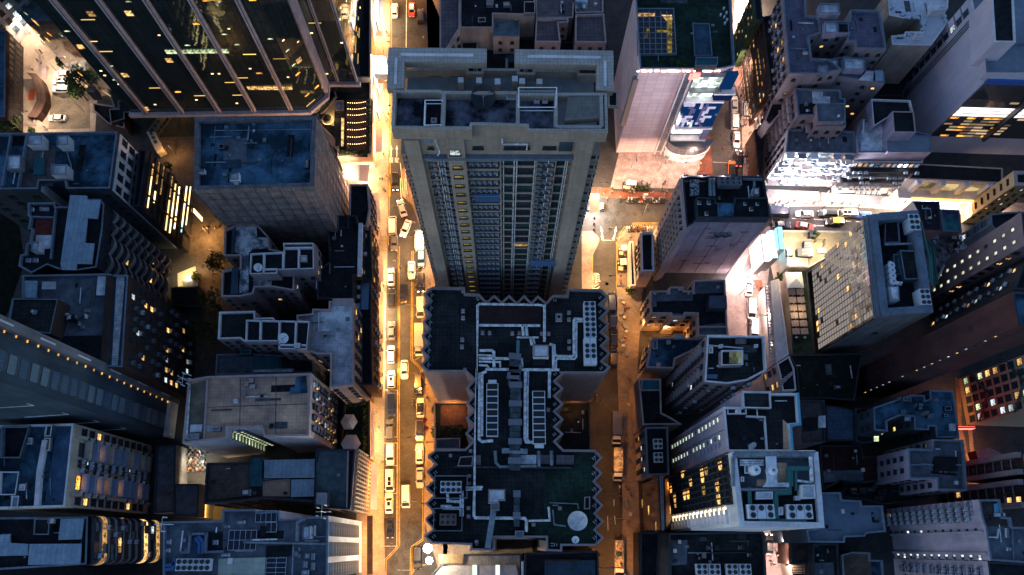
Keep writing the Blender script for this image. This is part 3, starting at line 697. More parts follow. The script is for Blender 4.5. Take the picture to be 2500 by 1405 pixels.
# --- solar roof
so = B('sol', 'office_block', 'office block with solar panels and a white finned side wall', 'b2:-8,1040 392,1032 395,958 612,955 640,975 785,965 790,1022 1118,1000 1112,1425 -8,1425', 35, WWH, RG, .9, PARB)
so.slab('b2:372,1292 690,1283 682,1425 365,1425', mat('roof_skylight_pale', (.42, .45, .38), .6, .2, .1, grid=(1.2, 1.2), gdark=.75), .3, .3, 'skylight'); so.bar('b2:178,1125 285,1122', .4, PARB, 0, .8); so.bar('b2:178,1125 165,1250 110,1250', .4, PARB, 0, .8); so.bar('b2:285,1122 280,1248 400,1243', .4, PARB, 0, .8)
so.slab('b2:185,1130 282,1127 275,1262 170,1262', mat('roof_deep_blue', (.06, .12, .2)), .02, .05); so.slab('b2:300,1110 400,1108 398,1235 290,1240', RD, .02, .05)
for s_, hh in (('b2:332,1165 362,1165 360,1198 330,1198', .8), ('b2:15,1165 42,1163 38,1195 12,1195', .8), ('b2:10,1225 35,1225 32,1250 8,1250', .8), ('b2:405,1065 440,1065 438,1080 403,1080', .8), ('b2:495,1035 545,1032 543,1055 493,1057', 1), ('b2:388,1258 440,1255 437,1280 385,1282', 1), ('b2:945,1073 992,1070 990,1155 942,1158', 3), ('b2:998,1068 1022,1066 1020,1138 996,1140', 1.6), ('b2:958,1258 985,1258 982,1290 955,1292', 1), ('b2:1000,1255 1020,1255 1018,1300 998,1300', 1), ('b2:945,1310 970,1310 968,1355 942,1357', 1), ('b2:1000,1320 1020,1320 1018,1370 998,1370', 1), ('b2:935,1370 980,1370 978,1405 932,1405', 1.2), ('b2:910,1215 922,1215 920,1240 908,1240', .6), ('b2:908,1260 922,1260 920,1290 906,1290', .6)):
    so.hut(s_, hh, WWH, RL, 'roof_box' if hh > 1.5 else 'roof_vent', ph=.08)
so.pipe('b2:905,1175 910,1045 955,1025 965,1022', .35, PIPD); so.pipe('b2:215,1150 245,1185 240,1260', .35, plain('pipe_blue', (.03, .1, .25))); so.pipe('b2:235,1140 268,1180 262,1260', .35, plain('pipe_blue', (.03, .1, .25)))
so.pipe('b2:540,1180 1100,1192', .2, PIPD); so.pipe('b2:600,1165 770,1160', .15, PIPE); so.pipe('b2:880,1190 872,1405', .15, PIPD); so.pipe('b2:10,1340 70,1330 78,1290', .4, plain('pipe_blue', (.03, .1, .25))); so.pipe('b2:10,1365 60,1360 70,1310', .4, plain('pipe_blue', (.03, .1, .25)))
so.slab('b2:655,1070 690,1070 688,1140 652,1142', RD, .3, .3, 'skylight'); so.slab('b2:695,1205 870,1200 862,1275 692,1280', RD, .05, .1); so.bar('b2:1030,1145 1112,1140', .2, PARB, 0, .5)
for a, t, nn, L in so.edges('E'):
    if L < 8: continue
    rz = math.atan2(t.y, t.x)
    nz = 11; rows = 3.4
    for c in range(6):
        for k in range(12):
            z = 33.6-k*2.4; p = a+t*(L-2.3-3.5*c)
            if L-2.3-3.5*c < 0: continue
            so.put('window', win(2.1, 1.2, L_W if R_.random() < .05 else GLD, WCR), (p.x, p.y, z-.9), rz); so.put('sun_shade', block('sun_shade', 2.5, .8, .3, WCR), (p.x, p.y, z+.3), rz)
for a, t, nn, L in so.edges('N'):
    if L > 4: pass
so.grid('N', 'window', WS(1.2, 1.2, .03), 3, 6, 34, 3, 1.5); so.done()
gw = B('gapw', 'workshop', 'low dark roof deep between lattice block and solar roof', 'b2:70,785 240,785 232,1010 65,1000', 9, WGR, mat('roof_slate_plain', (.12, .13, .15), .8, .25, .2), .3, PARD)
# ================================================================== CENTRAL TOWER
X0, X1, YF, YB = -13.3, 12.2, 52.0, 61.3
tw = B('tower', 'apartment_tower', 'tall beige apartment tower stacked with cooling units, rising behind the zigzag roof', [Vector((X0, YF)), Vector((X1, YF)), Vector((X1, YB)), Vector((X0, YB))], 89.6, WTW, mat('terrace_blue_grey', (.27, .31, .33), .8, .15, .1, grid=1.2, gdark=.85, bump=.1), .0, PARP, raw=True)
# upper roof block
TRM = mat('tower_coping', (.5, .43, .37), .7, .12, .3, grid=.5, gdark=.7, gw=.05)
up = ccw(PL('c1:95,465 640,468 642,480 c1:1520,485 c2:210,485 c2:225,500 648,500 1228,498 1238,945 305,940 300,885 -10,872 c1:1000,868 990,915 70,908', 94))
Bt = tw
def ring(poly, z1, depth, w, part, top=TRM, side=WTW):
    m = MB(); q = inset(poly, w); n = len(poly); k = m.mi(top); k2 = m.mi(side)
    m.v = [(a.x, a.y, z1) for a in poly]+[(a.x, a.y, z1) for a in q]+[(a.x, a.y, z1-depth) for a in q]
    for i in range(n):
        j = (i+1) % n; m.f += [(i, j, n+j, n+i), (n+i, n+j, 2*n+j, 2*n+i)]; m.m += [k, k2]
    return tw.add(part, m)
m = MB(); m.prism(up, 91.2, 94, WTW, cap=False); m.face([(a.x, a.y, 91.2) for a in reversed(up)], WTW)
mc = MB(); mc.box(((X0+X1)/2, (YF+56.6)/2, 89.6), (X1-X0, 56.6-YF, 1.7), WTW); tw.add('upper_core', mc)
m.v = m.v; tw.add('upper_wall', m)
ring(up, 94, 1.5, .38, 'parapet')
m = MB(); q = inset(up, .38); m.face([(a.x, a.y, 92.5) for a in q], RM_); tw.add('upper_roof', m)
for s_, w, hh in (('c1:672,480 655,908', .5, 1.48), ('c2:212,500 205,870', .5, 1.48)): tw.bar(s_, w, TRM, 0, hh, z=92.5)
tw.bar('c2:645,505 640,895', .45, TRM, 0, 1.47, z=92.5); tw.bar('c2:650,888 1170,890', .45, TRM, 0, 1.46, z=92.5); tw.bar('c2:1168,885 1160,510', .45, TRM, 0, 1.45, z=92.5)
tw.slab('c2:655,545 1110,545 1110,875 650,880', mat('terrace_pale', (.36, .35, .34), .8, .15, .2), .02, .05, 'terrace', z=92.5); tw.hut('c2:780,545 1145,530 1150,775 745,805', 1.4, WTW, mat('terrace_shed_tile', (.2, .185, .16), .8, .15, .2, grid=.5, gdark=.8), 'water_tank_room', z=92.5, ph=0)
m = MB()
for s_ in ('c1:660,600 460,600 450,885 645,880', 'c2:215,455 650,455 650,500', 'c2:215,680 640,680', 'c2:218,460 215,680', 'c2:650,455 640,680'):
    m.rail(PL(s_, 94), 92.6, 1.7, WPN, .07, 2.5)
tw.add('roof_railing', m)
tw.hut('c1:525,785 592,785 590,842 523,842', .6, WWH, RL, 'roof_vent', z=92.5); tw.hut('c2:395,545 458,545 456,600 393,600', .6, WWH, RL, 'roof_vent', z=92.5); tw.hut('c2:490,545 553,545 551,600 488,600', .6, WWH, RL, 'roof_vent', z=92.5)
tw.pipe('c1:1395,480 1395,570 1520,570', .12, PIPD, 1.4, z=92.5)
# terrace parapet and the open crown frame
tp = 'c1:185,252 c1:445,225 940,225 940,268 1115,268 1118,232 1525,235 c2:212,275 390,280 392,240 620,242 895,250 898,290 1140,290'
ax = PL(tp, 91.2); m = MB()
for i in range(len(ax)-1):
    a, b = ax[i], ax[i+1]; d = b-a; c = (a+b)/2; m.box((c.x, c.y, 89.6), (d.length+.3, .35+.003*i, 1.6-.005*i), WTW, math.atan2(d.y, d.x), top=TRM)
tw.add('terrace_parapet', m)
pp = [Vector((X0, YF)), Vector((X1, YF))]
def frame(outer, part):
    p = PL(outer, 94.2); m = MB()
    for i in range(len(p)-1):
        a, b = p[i], p[i+1]; d = b-a; c = (a+b)/2; rz = math.atan2(d.y, d.x)
        m.box((c.x, c.y, 92.9), (d.length+(2.2 if i == 0 else 0), 2.2-.01*i, 1.3-.004*i), WTW, rz, top=TRM); m.box((c.x, c.y, 94.2), (d.length-1.2, .35, .14), PARW, rz)
    tw.add(part, m)
frame('c1:1065,75 130,65 118,445', 'crown_frame'); frame('c2:265,85 1205,100 1205,470', 'crown_frame')
m = MB()
for s_ in ('c1:420,95', 'c1:705,98', 'c1:1025,95', 'c2:300,110', 'c2:615,120', 'c2:905,125', 'c1:150,300', 'c2:1190,330'):
    q = PL(s_, 93)[0]; mm = MB(); mm.box((q.x, q.y, 89.3), (.55, .55, 3.62), WTW); tw.add('frame_column', mm)
tw.hut('c2:1240,480 1350,480 1350,660 1240,655', .5, WTW, RD, 'side_bay', z=86, pm=TRM)
# facade
FH = 3.0; W_ = X1-X0
def fx(s): return X0+W_*s
def slot(s0, s1, z0, z1, d, m_, part):
    mb = MB(); mb.box(((fx(s0)+fx(s1))/2, YF-d/2, z0), (W_*(s1-s0), d, z1-z0), m_); tw.add(part, mb)
for s0, s1, d in ((0, .078, 1.3), (.215, .31, 1.1), (.895, .985, 1.3), (.495, .503, .5), (.697, .70, .7), (.803, .807, .7)): slot(s0, s1, 0, 84.2 if d < 1 else 91.1, d, WTW, 'pilaster')
slot(.0, 1., 85.9, 91.15, .55, WTW, 'top_band'); slot(.09, .99, 85.2, 85.75, 1.2, PARB, 'top_ledge')
slot(.09, .145, 89.2, 91.1, .62, plain('panel_blue', (.1, .2, .32)), 'blank_panel'); slot(.81, .882, 86.9, 91.1, .62, WNV, 'blank_panel')
mb = MB()
for s in (.155, .168, .185, .515, .575, .59, .69, .70, .765, .86, .872): mb.tube([(fx(s), YF-.25, 2), (fx(s), YF-.25, 85)], .09, PIPE, 5)
mb.tube([(fx(.51), YF-.75, 90.8), (fx(.51), YF-.75, 89.3), (fx(.64), YF-.75, 89.3), (fx(.64), YF-.75, 87.6)], .13, PIPE, 5); mb.tube([(fx(.16), YF-.8, 91), (fx(.175), YF-.8, 86.9), (fx(.16), YF-.8, 86)], .1, PIPE, 5)
tw.add('drain_pipe', mb)
for s, w in ((.13, .8), (.55, 1.6), (.62, 1.8), (.76, 1.8), (.38, 1.4)): tw.put('window', win(w, .7, GLD, FRD), (fx(s), YF-.56, 88), 0)
tw.put('window', win(1.5, 1.5, L_C, FRD), (fx(.258), YF-1.1, 87.5), 0)
for k in range(29):
    z = 82.2-k*FH
    if z < 2: break
    for s in (.12, .178): tw.put('air_conditioner', acu(1), (fx(s), YF, z-.3), 0)
    for s in (.105, .15, .195): tw.put('small_window', win(.7, .8, GLD, FRD, False, 0), (fx(s), YF, z+1.3), 0)
    tw.put('window', win(1.3, .75, L_Y, FRD, mull=2), (fx(.262), YF-1.1, z+.9), 0)
    for s in (.338, .370, .402, .434, .468): tw.put('air_conditioner', acu(1), (fx(s), YF, z-.2), 0)
    tw.put('floor_ledge', block('floor_ledge', W_*.175, .66, .22, ACB), (fx(.403), YF, z-.45), 0)
    for s, w in ((.535, 1.7), (.635, 2.7), (.842, 1.7)):
        r = R_.random(); tw.put('window', win(w, 1.5, L_W if r < .05 else (L_G if r < .07 else R_.choice([GLG, GLD])), FRD, mull=2), (fx(s), YF, z+.7), 0)
        tw.put('floor_ledge', block('floor_ledge', w+.5, .35, .22, WTW), (fx(s), YF, z-.35), 0)
    for s in (.718, .748, .78): tw.put('air_conditioner', acu(1), (fx(s), YF, z-.2), 0)
    tw.put('small_window', win(.9, .5, GLD, FRD, False, 0), (fx(.75), YF, z+1.1), 0)
    for s, sg in ((0, -1), (1, 1)):
        bb = ('side', sg)
        if bb not in _WM:
            b = MB(); b.box((0, 0, 0), (1.3, 4.4, .35), WTW); b.box((0, 0, .35), (1.15, 4.2, 1.2), GLD); b.box((0, 0, 1.55), (1.3, 4.4, .25), WTW); b.box((sg*.2, -2.2, .35), (.2, .2, 1.2), WTW); _WM[bb] = b.mesh('bay_window')
        tw.put('bay_window', _WM[bb], (fx(s)+sg*.6, YF+2.6, z), 0)
tw.done()
# hanging bamboo platforms on the facade
m = MB()
for s0, s1, z in ((.345, .49, 74), (.71, .9, 44.5)):
    for i in range(10): x = fx(s0+(s1-s0)*i/9); m.tube([(x, YF-1.5, z-1), (x, YF-.1, z-1)], .05, STEEL, 4)
    m.box(((fx(s0)+fx(s1))/2, YF-1.3, z-1), (W_*(s1-s0), 1.2, .08), plain('sheet_blue', (.1, .22, .4), .6)); m.tube([(fx(s0), YF-1.5, z), (fx(s1), YF-1.5, z)], .05, STEEL, 4); m.tube([(fx(s0), YF-1.5, z-1), (fx(s0), YF-1.5, z)], .05, STEEL, 4); m.tube([(fx(s1), YF-1.5, z-1), (fx(s1), YF-1.5, z)], .05, STEEL, 4)
tw.add('hanging_platform', m)
# ================================================================== ZIGZAG BUILDING
zz = '''m3:150,733 380,735 382,775 480,780 528,833 580,787 632,833 683,787 735,838 785,787 835,838 880,790 935,838 985,787 1080,790 1085,745 1315,748 1365,800 1312,850 1370,890 1315,945 1370,990 1320,1040 1372,1085 1322,1135 1378,1185 1325,1240 1380,1280 1335,1325 1055,1325
b3:1325,35 1270,85 1325,135 1270,185 1325,240 1270,290 1325,345 1270,395 1325,445 1270,495 1325,550 1538,552 1590,605 1540,660 1590,710 1540,765 1590,820 1540,875 1595,930 1545,985 1600,1040 1545,1095 1600,1150 1545,1205 1315,1205 1315,1245 1205,1240 1205,1150 855,1150 855,1240 690,1235 690,1200 430,1190 372,1140 435,1090 378,1025 437,975 382,915 440,865 385,810 440,760 390,700 450,650 395,595 455,548 655,545 710,490 655,440 710,385 660,335 710,285 662,235 712,180 662,130 715,75 665,28
m3:385,1315 120,1315 75,1265 120,1210 75,1165 125,1115 80,1065 130,1018 85,970 135,920 90,870 140,825 95,780'''
ZH = 40
WZZ = mat('wall_zigzag_pink', (.36, .25, .22), .75, .12, .12, 'w', grid=(.6, .3), gdark=.85)
zg = B('zig', 'office_block', 'office block with saw-toothed edges and a roof crowded with pipes and coolers', zz, ZH, WZZ, RT, 1.0, mat('zigzag_coping', (.3, .24, .24), .8, .15, .3), .35)
zg.slab('m3:160,745 345,745 340,1300 130,1300', RT, .01, .08); zg.slab('b3:1215,690 1395,670 1400,570 1525,570 1530,1195 1325,1190 870,1120 870,1040 1080,1000', RGR, .012, .06, 'roof_turf'); zg.slab('b3:900,705 1195,700 1190,1000 880,1000', RT, .012, .07)
zg.slab('m3:478,862 905,862 900,988 478,990', mat('roof_dark_maroon', (.035, .022, .022), .7, .3, .2), .3, .6, 'plant_deck')
zg.hut('b3:620,600 712,592 705,665 600,665', 1.0, WDK, RD, 'plant_room'); zg.slab('b3:725,590 762,590 762,655 722,655', RP, .1, .5, 'roof_panel'); zg.slab('b3:1015,588 1140,588 1138,650 1012,650', RL, .05, .3); zg.slab('b3:1160,588 1260,588 1258,650 1158,650', RP, .05, .3); zg.slab('b3:1275,588 1395,590 1393,652 1273,652', RP, .05, .3)
zg.bar('b3:580,668 1380,675', .3, PARD, 0, .8); zg.bar('m3:150,740 125,1300', .12, PARB, .9, .12); zg.bar('b3:1540,560 1548,1200', .12, PARB, .9, .12)
zg.slab('b3:900,1050 1060,1048 1055,1100 898,1100', RD, .3, .3, 'plant_deck'); zg.hut('b3:995,1102 1055,1102 1053,1155 993,1155', 1.2, WNV, GLB); zg.slab('b3:1325,1145 1390,1145 1388,1185 1323,1185', RT, .2, .3); zg.hut('b3:1465,872 1505,870 1505,955 1462,957', .8, WNV, RD, 'roof_box')
zg.hut('m3:848,1130 955,1130 955,1215 848,1215', 2.2, WWH, RL, 'plant_room', ph=.1); zg.hut('b3:812,820 928,820 928,895 885,897 885,915 812,915', 2.4, WWH, RL, 'plant_room', ph=.1)
zg.hut('m3:1003,913 1047,913 1047,965 1003,965', .9, WWH, RL, 'roof_vent', ph=.1); zg.slab('m3:1015,928 1035,928 1035,948 1015,948', RD, .9, .05, 'hatch')
zg.slab('m3:605,1120 695,1120 692,1205 600,1205', RD, .02, .5, 'grating'); zg.slab('m3:845,1220 935,1220 930,1275 840,1275', RD, .02, .5, 'grating')
for s_ in ('m3:355,745 378,745', 'm3:353,883 378,883', 'm3:353,930 378,930', 'm3:348,1080 373,1080', 'm3:346,1128 371,1128', 'm3:368,1288 390,1288', 'm3:488,1033 512,1033', 'm3:537,1035 560,1035', 'm3:693,1037 716,1037', 'm3:742,1038 762,1038', 'm3:895,1040 918,1040', 'm3:943,1040 966,1040', 'm3:1083,895 1106,895', 'm3:1083,942 1106,942', 'm3:1085,1093 1108,1093', 'm3:1085,1140 1108,1140', 'b3:680,548 703,548', 'b3:672,718 695,718', 'b3:672,770 692,770', 'b3:665,936 690,936', 'b3:665,992 690,992', 'b3:720,1165 745,1165', 'b3:1108,1048 1133,1048', 'b3:1288,938 1312,938', 'b3:1210,268 1232,268', 'b3:545,580 565,580'):
    tl, r_ = s_.split(':'); (xa, ya), (xb, _y) = [tuple(map(float, q.split(','))) for q in r_.split()]; w = xb-xa
    zg.hut('%s:%f,%f %f,%f %f,%f %f,%f' % (tl, xa, ya, xb, ya, xb, ya+w, xa, ya+w), .7, WWH, RL, 'roof_vent', ph=.05)
pw = .27
for s_ in ('m3:925,1110 925,862 890,858 480,850 467,862 462,1405 b3:728,20 715,1000 725,1014 1060,1018 1072,1035 1070,1110', 'm3:478,995 895,998', 'm3:735,1080 885,1080', 'm3:480,1170 560,1168 578,1180 580,1285', 'm3:470,1200 575,1205', 'm3:475,1222 690,1225 768,1230 770,1285', 'm3:475,1245 620,1248 622,1285', 'm3:475,1270 530,1272 545,1290', 'm3:520,1298 1028,1302', 'm3:775,995 780,1070', 'm3:800,995 805,1070', 'm3:832,1090 840,1135', 'm3:850,1090 858,1125',
           'm3:1190,955 1135,952 1128,965 1128,1200 1110,1210 1010,1208 995,1195 990,1135 960,1125', 'm3:1190,970 1150,970 1145,980 1143,1215 1130,1227 1010,1225 1005,1240 1003,1300', 'm3:985,1135 988,1300', 'm3:795,1300 793,1405', 'm3:812,1300 810,1405', 'm3:965,1310 958,1405', 'b3:1063,20 1060,480 1070,500 1115,502', 'b3:1080,20 1078,480 1090,495', 'b3:1228,20 1226,200', 'b3:755,30 750,480 770,497 845,490', 'b3:770,35 768,460', 'm3:485,1405 485,1330 510,1320 b3:800,20', 'b3:660,810 775,805', 'b3:660,825 770,820', 'b3:625,860 622,1005', 'b3:640,830 638,1005', 'b3:535,850 540,900 620,905', 'b3:490,938 565,938', 'b3:500,950 615,950', 'b3:1085,1035 1230,1032 1222,940'):
    zg.pipe(s_, pw*(1 if R_.random() < .6 else .7), PIPE, .8)
zg.pipe('m3:745,1100 740,1290', .3, plain('pipe_teal', (.1, .22, .25)), .9); zg.pipe('b3:860,560 865,640 890,668 1140,665', .3, PIPD, .6); zg.pipe('b3:1155,560 1158,668', .3, PIPD, .7); zg.pipe('b3:1240,560 1243,660', .3, PIPD, .7); zg.pipe('b3:1250,960 1260,1060 1340,1072', .15, PIPD, .5); zg.pipe('b3:1250,930 1290,930', .12, PIPD, .5); zg.pipe('b3:1230,912 1420,920 1425,955', .1, PIPD, .5)
DUC = mat('duct_dull', (.09, .11, .12), .5, .45, .5, metal=.3)
m = MB()
for s0, s1, w in (('m3:725,1180 705,1405', None, 1.8), ('b3:1000,-40 992,690', None, 1.9), ('b3:1008,825 1005,1075', None, 1.0)):
    a, b = PL(s0, ZH+1); d = b-a; rz = math.atan2(d.y, d.x); n = int(d.length/1.1)
    for i in range(n):
        c = a+d*((i+.5)/n); m.box((c.x, c.y, ZH-.6), (d.length/n*(.93 if i % 3 else .98), w*(1+.05*R_.random()+(.25 if i % 3 == 0 else 0)), .85+.06*(i % 2)), DUC if i % 3 else STEEL, rz)
a, b = PL('b3:905,555 1080,560', ZH+1); d = b-a; c = (a+b)/2; m.box((c.x, c.y, ZH-.5), (d.length, .9, .8), PIPD, math.atan2(d.y, d.x))
zg.add('air_duct', m)
a, b = PL('b3:848,965 808,1220', ZH+1.2); d = b-a; c = (a+b)/2; m = MB(); m.box((c.x, c.y, ZH), (d.length, 1.0, .8), PIPD, math.atan2(d.y, d.x)); zg.add('gondola_arm', m); zg.hut('b3:828,912 888,912 888,965 828,968', 2., WGR, STEEL, 'gondola_base')
# white droppers on tooth tips
m = MB(); n = len(zg.p)
for i in range(n):
    a, b, c = zg.p[i-1], zg.p[i], zg.p[(i+1) % n]
    if (b-a).length < 4.5 and (c-b).length < 4.5 and (b-a).cross(c-b) > 0:
        q = b+((a-b).normalized()+(c-b).normalized())*1.1; rz = math.atan2((b-a).y, (b-a).x)
        for o in (-.2, .2): m.box((q.x+o*math.cos(rz), q.y+o*math.sin(rz), ZH-.9), (.09, .5, .16), WPN, rz)
zg.add('davit_bracket', m)
# gallery of windows on the saw teeth facing the viewer is hidden; podium in the west notch
po = B('zpod', 'podium', 'low podium with pinkish paved deck in the notch of the saw-toothed block', 'b3:440,225 680,225 690,560 445,560', 8, WCR, RGR, .6, PARP)
po.slab('b3:490,250 665,248 665,408 485,410', mat('deck_terracotta', (.14, .075, .065), .8, .3, .25, grid=1.5, gdark=.75), .02, .05); po.hut('b3:455,475 622,472 620,545 455,548', 2.2, WGR, RG, 'roof_box')
po2 = B('zpod2', 'podium', 'low dark podium in the shadowed notch beside the side street', 'b3:1290,230 1500,230 1505,560 1300,560', 8, WDK, RT, .6, PARD)
s1 = B('s1', 'shop_house', 'low shop house with pale sheet roof below the saw-toothed block', 'b3:470,1345 640,1262 1035,1258 1040,1425 400,1425', 9, WGR, mat('roof_ribbed_pale', (.3, .27, .25), .6, .25, .2, grid=(.5, 9), gdark=.6), .2, PARD)
s1.slab('b3:480,1262 645,1262 640,1325 480,1325', mat('roof_ribbed_tan', (.3, .2, .11), .7, .25, .2, grid=(.35, 9), gdark=.5), .1, .2, 'metal_roof'); s1.slab('b3:500,1345 1000,1335 1020,1425 430,1425', mat('roof_ribbed_white', (.5, .44, .42), .5, .2, .2, grid=(.9, 12), gdark=.8), .3, .3, 'metal_roof')
for s_ in ('b3:705,1335 735,1335 735,1405 705,1405', 'b3:862,1335 890,1335 890,1405 862,1405'): s1.slab(s_, glow('skylight_glow', (.75, 1, .75), .8, .2), .6, .1, 'skylight')
s2 = B('s2', 'shop_house', 'low dark-roofed shop house with cables below the saw-toothed block corner', 'b3:1060,1255 1560,1238 1565,1425 1060,1425', 12, WDK, RD, .5, PARD)
s2.slab('b3:1195,1310 1540,1300 1540,1425 1195,1425', MTB, .2, .2, 'metal_roof'); s2.slab('b3:1195,1297 1440,1297 1440,1310 1195,1310', WBR, .2, .4, 'metal_roof'); s2.bar('b3:1045,1310 1045,1425', .4, PARW, 0, 1.)
# ================================================================== TENEMENTS NORTH OF THE TOWER
t1 = B('tn1', 'tenement_block', 'grey tenement with pale tile strip roof north of the tower', 'a2:1385,-60 1530,-60 1530,200 1420,380 1385,380', 18, WBE, RP, .6, PARP)
t2 = B('tn2', 'tenement_block', 'dark-roofed tenement with small sunken huts north of the tower', 'a2:1530,-60 a3:310,-60 310,100 195,105 a2:1770,100 1770,200 1530,200', 17, WBE, RD, .7, PARP)
t2.hut('a2:1660,125 1715,125 1715,158 1660,160', .8, WDK, RD, 'roof_vent'); t2.hut('a3:232,10 312,10 312,95 232,95', 1.2, WGR, RD); t2.hut('a3:85,15 130,15 130,40 85,40', 1., WGR, RL, 'roof_vent'); t2.hut('a2:1720,0 1770,0 1770,35 1720,35', 1.2, WGR, MTL, 'roof_box')
t3 = B('tn3', 'tenement_block', 'tenement with blue-grey stained roof and small south windows', 'a3:15,140 200,130 200,262 10,262', 15, WBE, mat('roof_blue_stain', (.14, .19, .22), .8, .4, .4), .6, PARB); t3.grid('S', 'window', WS(.9, 1.0, .0), 3., 2, 14, 3, 1.5)
t4 = B('tn4', 'tenement_block', 'tenement with square pinkish tiled roof west of the light well', 'a3:318,135 550,130 550,160 480,165 495,302 310,300', 15, WPK, RP, .8, PARP); t4.grid('S', 'window', WS(.9, .9, .0), 3., 2, 14, 3, 1.5)
t5 = B('tn5', 'tenement_block', 'tenement with square pinkish tiled roof beside the dark lane', 'a3:600,105 805,98 822,305 598,302', 15, WPK, RP, .8, PARP); t5.grid('S', 'window', WS(.9, .9, .0), 2.6, 2, 14, 3, 1.5)
t6 = B('tn6', 'tenement_block', 'broad tenement with large pink tiled roof at the upper edge', 'a3:315,-60 800,-60 800,90 690,92 600,95 590,0 585,128 318,132', 14, WPK, RP, .6, PARP)
t6.slab('a3:600,0 690,0 685,60 598,62', RLW, .02, .2)
t7 = B('tn7', 'tenement_block', 'dark infill tenement with teal canopies below the pink roofs', 'a2:1420,300 1545,270 1770,262 a3:600,300 830,310 830,500 -40,520 a2:1420,500', 8, WDK, RD, .4, PARD)
t7.hut('a2:1545,275 1658,273 1655,368 1542,370', 4, WPK, RD, 'stair_hut', ph=.9, pm=PARP); t7.slab('a2:1490,290 1540,290 1540,370 1490,370', RL, 1, .2)
for s_ in ('a3:225,440 360,438 360,490 225,495', 'a3:105,395 200,390 200,440 105,445', 'a2:1500,430 1680,428 1680,480 1500,480'): t7.slab(s_, MTB, 1.2, .2, 'metal_roof')
t7.hut('a3:95,408 122,408 122,490 95,492', 3, WPK, PARP); 
for k in (t1, t2, t3, t4, t5, t6): k.grid('E', 'window', WS(1, 1.1, .02), 2.6, 2, None, 3, 1.5); k.done()
# ================================================================== SHOPPING MALL AND THE NORTH-EAST
def QY(t, x, y, Y):
    o = TL[t]; u = o[0]+x*o[2]; v = o[1]+y*o[2]
    r = RM @ Vector(((u-U0)/F, -(v-V0)/F, -1.)); k = Y/r.y
    return r.x*k, H+r.z*k
def QX(t, x, y, X):
    o = TL[t]; u = o[0]+x*o[2]; v = o[1]+y*o[2]
    r = RM @ Vector(((u-U0)/F, -(v-V0)/F, -1.)); k = X/r.x
    return r.y*k, H+r.z*k
ml = B('mall', 'shopping_mall', 'shopping mall with planted roof, pale panelled wall and blue mosaic media front', 'a3:1025,-60 1060,492 1640,492 1742,470 1712,-60', 38, WTP, RGR, 1.2, PARB)
MY = min(p.y for p in ml.p)
ml.p  # south wall plane
mw = MB(); pw = [p for p in ml.p]
ml.hut('a3:1035,58 1305,58 1325,385 1045,388', .8, PARB, RD, 'skylight_kerb', ph=.4)
sk = ml.slab('a3:1045,70 1295,70 1312,378 1052,380', GLD, .5, .06, 'skylight')
for s_ in ('a3:1045,95 1170,95 1165,120 1042,122', 'a3:1215,108 1290,108 1292,145 1250,150', 'a3:1180,215 1285,218 1285,232 1180,230', 'a3:1250,120 1290,120 1290,380 1255,380', 'a3:1110,205 1130,205 1115,270 1095,270'): ml.slab(s_, L_Y if R_.random() < .6 else L_W, .58, .04, 'lit_pane')
m = MB()
for i in range(1, 6): a, b = PL('a3:%f,70 %f,380' % (1045+i*42, 1052+i*42), 38); m.tube([(a.x, a.y, 37.5), (b.x, b.y, 37.5)], .08, STEEL, 4)
for i in range(1, 8): a, b = PL('a3:1045,%f 1305,%f' % (70+i*39, 70+i*39), 38); m.tube([(a.x, a.y, 37.5), (b.x, b.y, 37.5)], .08, STEEL, 4)
ml.add('glazing_bar', m)
ml.slab('a3:1440,165 1558,170 1578,395 1455,398', mat('court_blue', (.05, .1, .15), .6, .3, .2), .05, .08, 'court'); ml.bar('a3:1440,165 1558,170 1578,395 1455,398 1440,165', .15, PARB, 0, .5); ml.hut('a3:1460,408 1622,408 1615,470 1455,470', 2.4, WDK, TEAL, 'plant_room')
for s_ in ('a3:1658,50 1668,50 1668,62 1658,62', 'a3:1675,80 1688,80 1688,95 1675,95', 'a3:1660,110 1672,110 1672,122 1660,122', 'a3:1680,130 1692,130 1692,142 1680,142', 'a3:1665,155 1677,155 1677,167 1665,167', 'a3:1635,95 1645,95 1645,108 1635,108'): ml.hut(s_, .6, WWH, WWH, 'roof_vent', ph=0)
m = MB(); a, b = PL('a3:1050,480 1640,480', 38)
for i in range(60):
    if R_.random() < .6: q = a+(b-a)*(i/60); m.box((q.x, q.y-.55, 37.0), (.5, .08, .5), R_.choice([L_SW, glow('sign_red', (1, .12, .1), 2.5, .3), L_S]))
ml.add('rim_light', m)
xs = lambda t, x, y: QY(t, x, y, MY)
xa, _ = xs('a3', 1380, 520); x_r = max(p.x for p in ml.p if p.y < MY+8)
def mpanel(part, x0, x1, z0, z1, mt, d=.3):
    mb = MB(); mb.box(((x0+x1)/2, MY-d/2, z0), (x1-x0, d, z1-z0), mt); return ml.add(part, mb)
BLUE = glow('media_blue', (.003, .025, .1), .6, .1); MWH = glow('media_white', (.5, .48, .68), .6, .1); MGR = glow('media_violet', (.1, .085, .2), .6, .1); MGL = glass('mall_glass', (.2, .24, .3), .1, .4, grid=(1.5, 1.3), line=(.4, .4, .42))
mpanel('glazed_strip', xa, xa+1.6, 1.5, 37, MGL, .3)
for x in (xa, xa+1.6): mpanel('strip_frame', x-.12, x+.12, 0, 37.4, WWH, .7)
xb = xa+2.2; xe = x_r+.3
mpanel('glass_front', xb, xe, 0, 36.6, MGL, .2)
mpanel('media_sign', xb-1, xb+1.2, 34.6, 36.6, glow('sign_red', (1, .12, .1), 2.5, .3), .5)
mpanel('lit_window', xb+.3, xb+6.5, 31.2, 35, glow('hall_light', (.75, .9, .8), 1.1, .1, 1.), .3); mpanel('box_rim', xb, xb+7, 30.6, 31.1, STEEL, 1.4)
